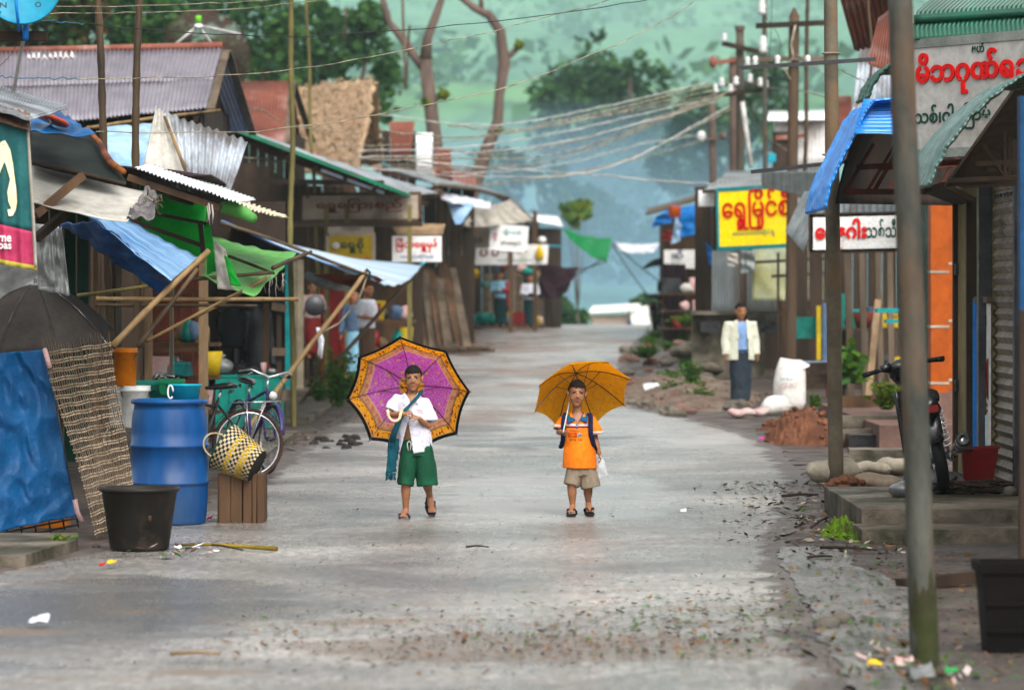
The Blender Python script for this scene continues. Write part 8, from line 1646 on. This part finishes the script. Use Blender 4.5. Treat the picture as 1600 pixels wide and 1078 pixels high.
# ------------------------------------------------------------------ overhead wires
def wire(label, pts, Ys, r=.008, m='wire_pale', sag=0, twist=False, nseg=30, group=None):
    n = len(pts); q = []
    for i in range(n): q.append(P(*pts[i], Ys[0] + (Ys[1] - Ys[0]) * i / (n - 1)))
    out = []
    for i in range(nseg + 1):
        f = i / nseg * (n - 1); k = min(n - 2, int(f)); u = f - k; p0, p1, p2, p3 = q[max(0, k - 1)], q[k], q[k + 1], q[min(n - 1, k + 2)]
        out.append(.5 * ((2 * p1) + (p2 - p0) * u + (2 * p0 - 5 * p1 + 4 * p2 - p3) * u * u + (3 * p1 - p0 - 3 * p2 + p3) * u ** 3) + V(0, 0, (.012 + r * 1.5) * nz(i * .6, pts[0][1])))
    w = tag(MB().tube(out, r * .7, 6, 0, False).build('overhead_wire', M[m], None, True), label, 'wire', group)
    return w
wire('topmost pale wire from the top left corner rising to the right', [(-20, 10), (200, 10), (400, 2), (520, -8)], (28, 34), .005)
wire('pale wire crossing just under the topmost one in front of the bamboo poles', [(-20, 21), (105, 21), (215, 20), (400, 12), (600, -14)], (28, 34), .005)
wire('dark beaded wire sagging from the blue dish to the top centre', [(128, 37), (220, 46), (330, 53), (440, 58), (560, 52), (700, 42), (850, 24), (980, 6), (1060, -12)], (26, 34), .006, 'wire_dark')
wire('long pale wire curving up to the top right over both bare trees', [(120, 124), (250, 122), (400, 115), (520, 100), (640, 77), (780, 46), (920, 10), (1000, -14)], (26, 35), .006)
wire('longest pale wire rising from the long awning up to the top edge', [(150, 206), (240, 208), (380, 206), (480, 196), (560, 186), (640, 168), (740, 150), (830, 124), (900, 96), (980, 62), (1060, 20), (1100, -10)], (31, 38), .007)
wire('blue insulated wire in front of the two bamboo poles at the upper left', [(-20, 116), (20, 122), (120, 123)], (26, 26), .006, 'wire_blue')
wire('blue insulated wire running off the satellite dish', [(-20, 15), (30, 25), (80, 33), (130, 38)], (23.6, 26), .006, 'wire_blue')
wire('dark wire stretched below the dish beam', [(-5, 108), (15, 88), (30, 62)], (24, 24), .003, 'wire_dark')
fan = [((520, 228), (700, 222), (900, 190), (1112, 150)), ((560, 246), (720, 240), (900, 218), (1118, 160)), ((600, 205), (740, 214), (900, 184), (1110, 134)), ((640, 252), (780, 262), (930, 232), (1120, 152)), ((560, 262), (760, 276), (950, 262), (1140, 166)), ((500, 250), (700, 248), (880, 238), (1130, 150)), ((420, 252), (640, 262), (880, 246), (1120, 146)), ((590, 178), (760, 196), (920, 172), (1110, 128)), ((680, 232), (800, 240), (960, 204), (1150, 140)), ((640, 290), (800, 284), (960, 256), (1145, 170)), ((560, 236), (720, 230), (880, 206), (1100, 156)), ((700, 196), (820, 202), (960, 176), (1120, 140))]
nm = ('starting lowest on the thatch side', 'second in the bundle', 'passing over the rusty sheets', 'dipping past the white sheet', 'sagging deepest over the end shop', 'fourth from the thatch eave', 'starting farthest left by the rusty roof', 'highest over the rusty sheets', 'short one from the back house', 'lowest, from the timber shop roof', 'close under the second one', 'starting from the crooked trunk')
for i, f in enumerate(fan): wire('wire of the tangled bundle to the insulator pole, ' + nm[i], list(f), (58 + i, 75.6), .013 + .004 * (i % 3), 'wire_white' if i % 3 == 1 else 'wire_pale', group='tangled wires reaching the insulator pole')
wire('white cable crossing the street to the yellow board', [(640, 250), (760, 262), (880, 270), (960, 276), (1060, 285), (1118, 288)], (70, 66), .022, 'wire_white')
wire('long grey wire from the white roof edge over the end shop', [(690, 270), (790, 268), (900, 252), (1000, 226), (1100, 210)], (76, 100), .02, 'wire_white')
wire('lower grey wire sloping from the end shop to the far pole', [(760, 290), (860, 276), (980, 252), (1096, 220)], (96, 104), .02)
wire('wire from the far pole across to the insulator pole', [(1096, 214), (1130, 206), (1158, 200)], (104, 76), .015)
wire('wire looping from the insulator pole to the tin house', [(1160, 150), (1190, 205), (1240, 242)], (76, 83), .015)
wire('pale wire from the insulator pole past the square pole', [(1200, 138), (1250, 142), (1300, 156)], (75, 40), .012)
wire('thin wire dropping from the top to the square pole crossarm', [(1206, -10), (1205, 50), (1200, 100)], (58, 58), .008, 'wire_dark')
wire('thin wire looping from the tall insulator to the crossarm', [(1194, 24), (1210, 45), (1220, 70), (1212, 95)], (59, 58), .008, 'wire_dark')
wire('coiled wire between the square pole and the concrete pole', [(1245, 85), (1275, 105), (1290, 118), (1298, 90)], (57, 33), .008)
wire('pale wire tied at the concrete pole running right', [(1302, 104), (1330, 118), (1352, 128)], (33, 40), .006)
wire('roadside cable along the rusty roof to the bamboo pole', [(330, 172), (400, 170), (455, 196), (560, 210)], (50, 62), .014)
wire('cable under the green edged roof', [(380, 246), (470, 256), (560, 262), (640, 258), (760, 280)], (56, 78), .014)
wire('thin drooping wire in the dark shop front', [(440, 230), (438, 270), (420, 320)], (50, 50), .004, 'wire_dark')
# ------------------------------------------------------------------ smoke and haze
def vol(name, mb, col, dens, lab, aniso=.2, soft=None):
    m = bpy.data.materials.new(name + '_air'); m.use_nodes = True; n = m.node_tree.nodes; n.remove(n['Principled BSDF']); v = n.new('ShaderNodeVolumePrincipled'); v.inputs['Color'].default_value = (*col, 1); v.inputs['Density'].default_value = dens; v.inputs['Anisotropy'].default_value = aniso
    if soft:   # a puff thins out towards its rim and is broken by noise
        c, r = soft; l = m.node_tree.links; tc = n.new('ShaderNodeTexCoord'); mp = n.new('ShaderNodeMapping'); l.new(tc.outputs['Object'], mp.inputs[0]); mp.inputs['Location'].default_value = [-a / b for a, b in zip(c, r)]; mp.inputs['Scale'].default_value = [1 / b for b in r]
        g = n.new('ShaderNodeTexGradient'); g.gradient_type = 'SPHERICAL'; l.new(mp.outputs[0], g.inputs[0]); no = n.new('ShaderNodeTexNoise'); no.inputs['Scale'].default_value = .07; no.inputs['Detail'].default_value = 3; l.new(tc.outputs['Object'], no.inputs['Vector'])
        a = n.new('ShaderNodeMath'); a.operation = 'MULTIPLY'; l.new(g.outputs['Fac'], a.inputs[0]); l.new(no.outputs['Fac'], a.inputs[1]); k = n.new('ShaderNodeMath'); k.operation = 'MULTIPLY'; l.new(a.outputs[0], k.inputs[0]); k.inputs[1].default_value = dens; l.new(k.outputs[0], v.inputs['Density'])
    m.node_tree.links.new(v.outputs[0], n['Material Output'].inputs['Volume']); return tag(mb.build(name, m, None, False), lab, name, None, 'stuff')
vol('haze', MB().box((0, 640, 68), (1300, 1420, 170)), (.55, .74, .72), .0003, 'thin pale air filling the street and the valley')
b = MB(); c = V(6, 228, 0); b.ball(c, (42, 56, 14), 0, 32, 20); vol('smoke', b, (.46, .7, .9), .12, 'blue wood smoke hanging in the hollow beyond the crest', .2, ((0, 0, 14), (42, 56, 14)))
b = MB(); b.ball(V(0, 430, 22), (150, 190, 75), 0, 32, 20); vol('smoke', b, (.5, .78, .76), .009, 'thin teal haze veil added before the green hillside', .2, ((0, 0, 75), (150, 190, 75)))  # added haze volume that veils the far hill, not real smoke

# ------------------------------------------------------------------ goods crowding the stalls
def goods(lab, px, py, Y, w, h, m, kind, z=None):
    c = P(px, py, Y); c.z = z + h * (.5 if kind in ('box', 'bottle', 'basket') else .46) if z is not None else (.69 + h / 2 if py == 0 else c.z); t = None; nm = dict(box='goods_box', sack='goods_sack', cloth='folded_cloth', bottle='bottle', basket='goods_basket', bag='hanging_bag')[kind]; b = MB()
    if kind == 'box': b.box(c, (w, .25, h), (0, 0, random.uniform(-.3, .3)), 0, .012); b.box(c + V(0, 0, h * .5), (w * 1.04, .26, .03), (0, 0, 0), 0, .006)
    elif kind == 'bottle': b.lathe([(0, 0), (w * .5, 0), (w * .5, h * .6), (w * .2, h * .78), (w * .2, h), (0, h)], 10, c - V(0, 0, h / 2))
    elif kind == 'basket': b.lathe([(0, 0), (w * .36, 0), (w * .5, h), (w * .46, h), (w * .34, .02), (0, .02)], 16, c - V(0, 0, h / 2))
    else: b.ball(c, (w / 2, .12, h / 2), 0, 14, 10); b.v = [p + (p - c) * .35 * nz(p.x * 9, p.y * 9, p.z * 9 + px) for p in b.v]
    if kind == 'bag': b.tube([c + V(0, 0, h * .4), c + V(0, 0, h * .75)], .012, 6)
    tag(b.build(nm, m, None, kind != 'box'), lab, dict(box='box', sack='sack', cloth='cloth', bottle='bottle', basket='basket', bag='bag')[kind], 'goods crowding the stalls')
CM = [('dark red', 'maroon_paint'), ('mustard', 'sign_mustard'), ('blue', 'cloth_denim'), ('white', 'canvas_white'), ('green', 'teal_box'), ('orange brown', 'rust_tarp'), ('teal', 'teal_paint'), ('brown', 'pale_wood'), ('pinkish', 'sack_pink'), ('black', 'cloth_black'), ('grey', 'steel_dark')]
rg = random.Random(21)
for place, xs, ys, Yr, sz, n in (('in the corner shop under the mustard board', (486, 640), (470, 590), (59, 61.5), .3, 26), ('in the stall behind the blue drum', (226, 330), (500, 640), (36.5, 39.5), .22, 20), ('in front of the timber shop wall', (702, 846), (455, 508), (100.8, 102.2), .34, 24), ('in the dark stall right of the concrete pole', (1320, 1460), (470, 640), (52, 58), .28, 20), ('along the crest stall front', (1038, 1104), (440, 512), (84, 86), .34, 14), ('hung under the timber shop canvas', (700, 850), (405, 445), (101.8, 103), .3, 12), ('on the teal counter', (340, 430), (572, 584), (46.1, 46.6), .13, 9)):
    lv = [ys[0] + (ys[1] - ys[0]) * f for f in ((.25, .62, 1.0) if ys[1] - ys[0] > 60 else (1.0,))]; Ym = (Yr[0] + Yr[1]) / 2; hung = 'hung' in place
    if not hung and 'counter' not in place:
        t = thing('goods_shelf', 'plain plank shelf standing ' + place, 'shelf', V(P(xs[0], 0, Ym).x, Ym, prof(Ym)))
        for yl in lv: MB().box(P((xs[0] + xs[1]) / 2, yl, Ym) - V(0, 0, .02), ((xs[1] - xs[0]) * Ym / F + .2, .4, .035), None, 0, .006).build('board', M['brown_wood'], t)
        for xx in xs: MB().bar(V(P(xx, 0, Ym).x, Ym + .15, prof(Ym)), P(xx, lv[0], Ym) + V(0, .15, 0), .06, .06).build('upright', M['dark_wood'], t)
    use = [(c, k) for c in CM for k in (('bag', 'cloth') if 'hung' in place else ('box', 'sack', 'cloth', 'basket', 'bottle'))]; rg.shuffle(use)
    for (cn, cm), k in use[:n]:
        w = sz * rg.uniform(.6, 1.3) * (.45 if k == 'bottle' else 1); h = sz * rg.uniform(.6, 1.2); nmk = dict(box='box', sack='bulging sack', cloth='folded cloth', basket='basket', bottle='bottle', bag='hanging bag')[k]
        goods(f'{cn} {nmk} among the goods {place}', rg.uniform(*xs), rg.uniform(*ys) if hung else 0, rg.uniform(*Yr) if hung else Ym + rg.uniform(-.08, .08), w, h, M[cm], k, None if hung or 'counter' in place else P(0, rg.choice(lv), Ym).z)

b = MB(); r = random.Random(18)
for k in range(150):
    p = G(1410, 1052) + V(r.gauss(0, .17), r.gauss(0, .5), .02 + abs(r.gauss(0, .025))); u = V(r.uniform(-1, 1), r.uniform(-1, 1), r.uniform(-.3, .7)) * r.uniform(.015, .05); e = V(r.uniform(-1, 1), r.uniform(-1, 1), r.uniform(-.3, .7)) * r.uniform(.01, .03); b.add([p - u, p + e, p + u, p - e], [(0, 1, 2, 3)], r.choice((0, 0, 0, 1, 1, 2, 3, 4, 5)))
tag(b.build('swept_litter', [dk, gr, M['sack'], M['sack_pink'], tn, M['steel_dark']], None), 'heap of rotting leaves and wrappers round the foot of the nearest pole', 'litter', kind='stuff')
# loose stones and weeds along both verges
rv = random.Random(33); lab_ = {'r': ('loose stone in the rubble along the right verge', 'loose stones of the right verge'), 'l': ('dark wet stone at the left road edge near the bicycles', 'wet stones at the left road edge'), 'f': ('flat brown rubble piece along the upper left road edge', 'rubble along the upper left road edge')}
for k in range(95):
    w_ = 'r' if k < 55 else ('l' if k < 75 else 'f')
    if w_ == 'r': Y = rv.uniform(50, 92); X = edge_r(Y) + rv.uniform(-.1, 1.5); s = rv.uniform(.05, .22)
    elif w_ == 'l': q = G(rv.uniform(486, 560), rv.uniform(684, 704)); X, Y = q.x, q.y; s = rv.uniform(.03, .08)
    else: Y = rv.uniform(58, 95); X = edge_l(Y) + rv.uniform(-.5, .25); s = rv.uniform(.05, .16)
    c = V(X, Y, prof(Y) + s * .2); b = MB().ball(c, (s, s * rv.uniform(.7, 1.3), s * rv.uniform(.4, .7)), 0, 9, 6); b.v = [p + (p - c) * .6 * nz(p.x * 4 / s * .3, p.y * 4 / s * .3, p.z * 4 / s * .3 + k) for p in b.v]
    tag(b.build('loose_stone', M[{'r': ('stone', 'concrete', 'brick', 'red_earth')[k % 4], 'l': 'tub_black', 'f': ('brick', 'red_earth', 'stone')[k % 3]}[w_]], None, False), lab_[w_][0], 'stone', lab_[w_][1])
for k in range(9):
    Y = rv.uniform(52, 90); X = edge_r(Y) + rv.uniform(.2, 1.4); plant('small green weed tuft among the stones of the right verge', V(X, Y, prof(Y)), rv.uniform(.12, .3), .25, 26, [LB, LM], 'weed', .09, 50 + k, 'weed tufts of the right verge')
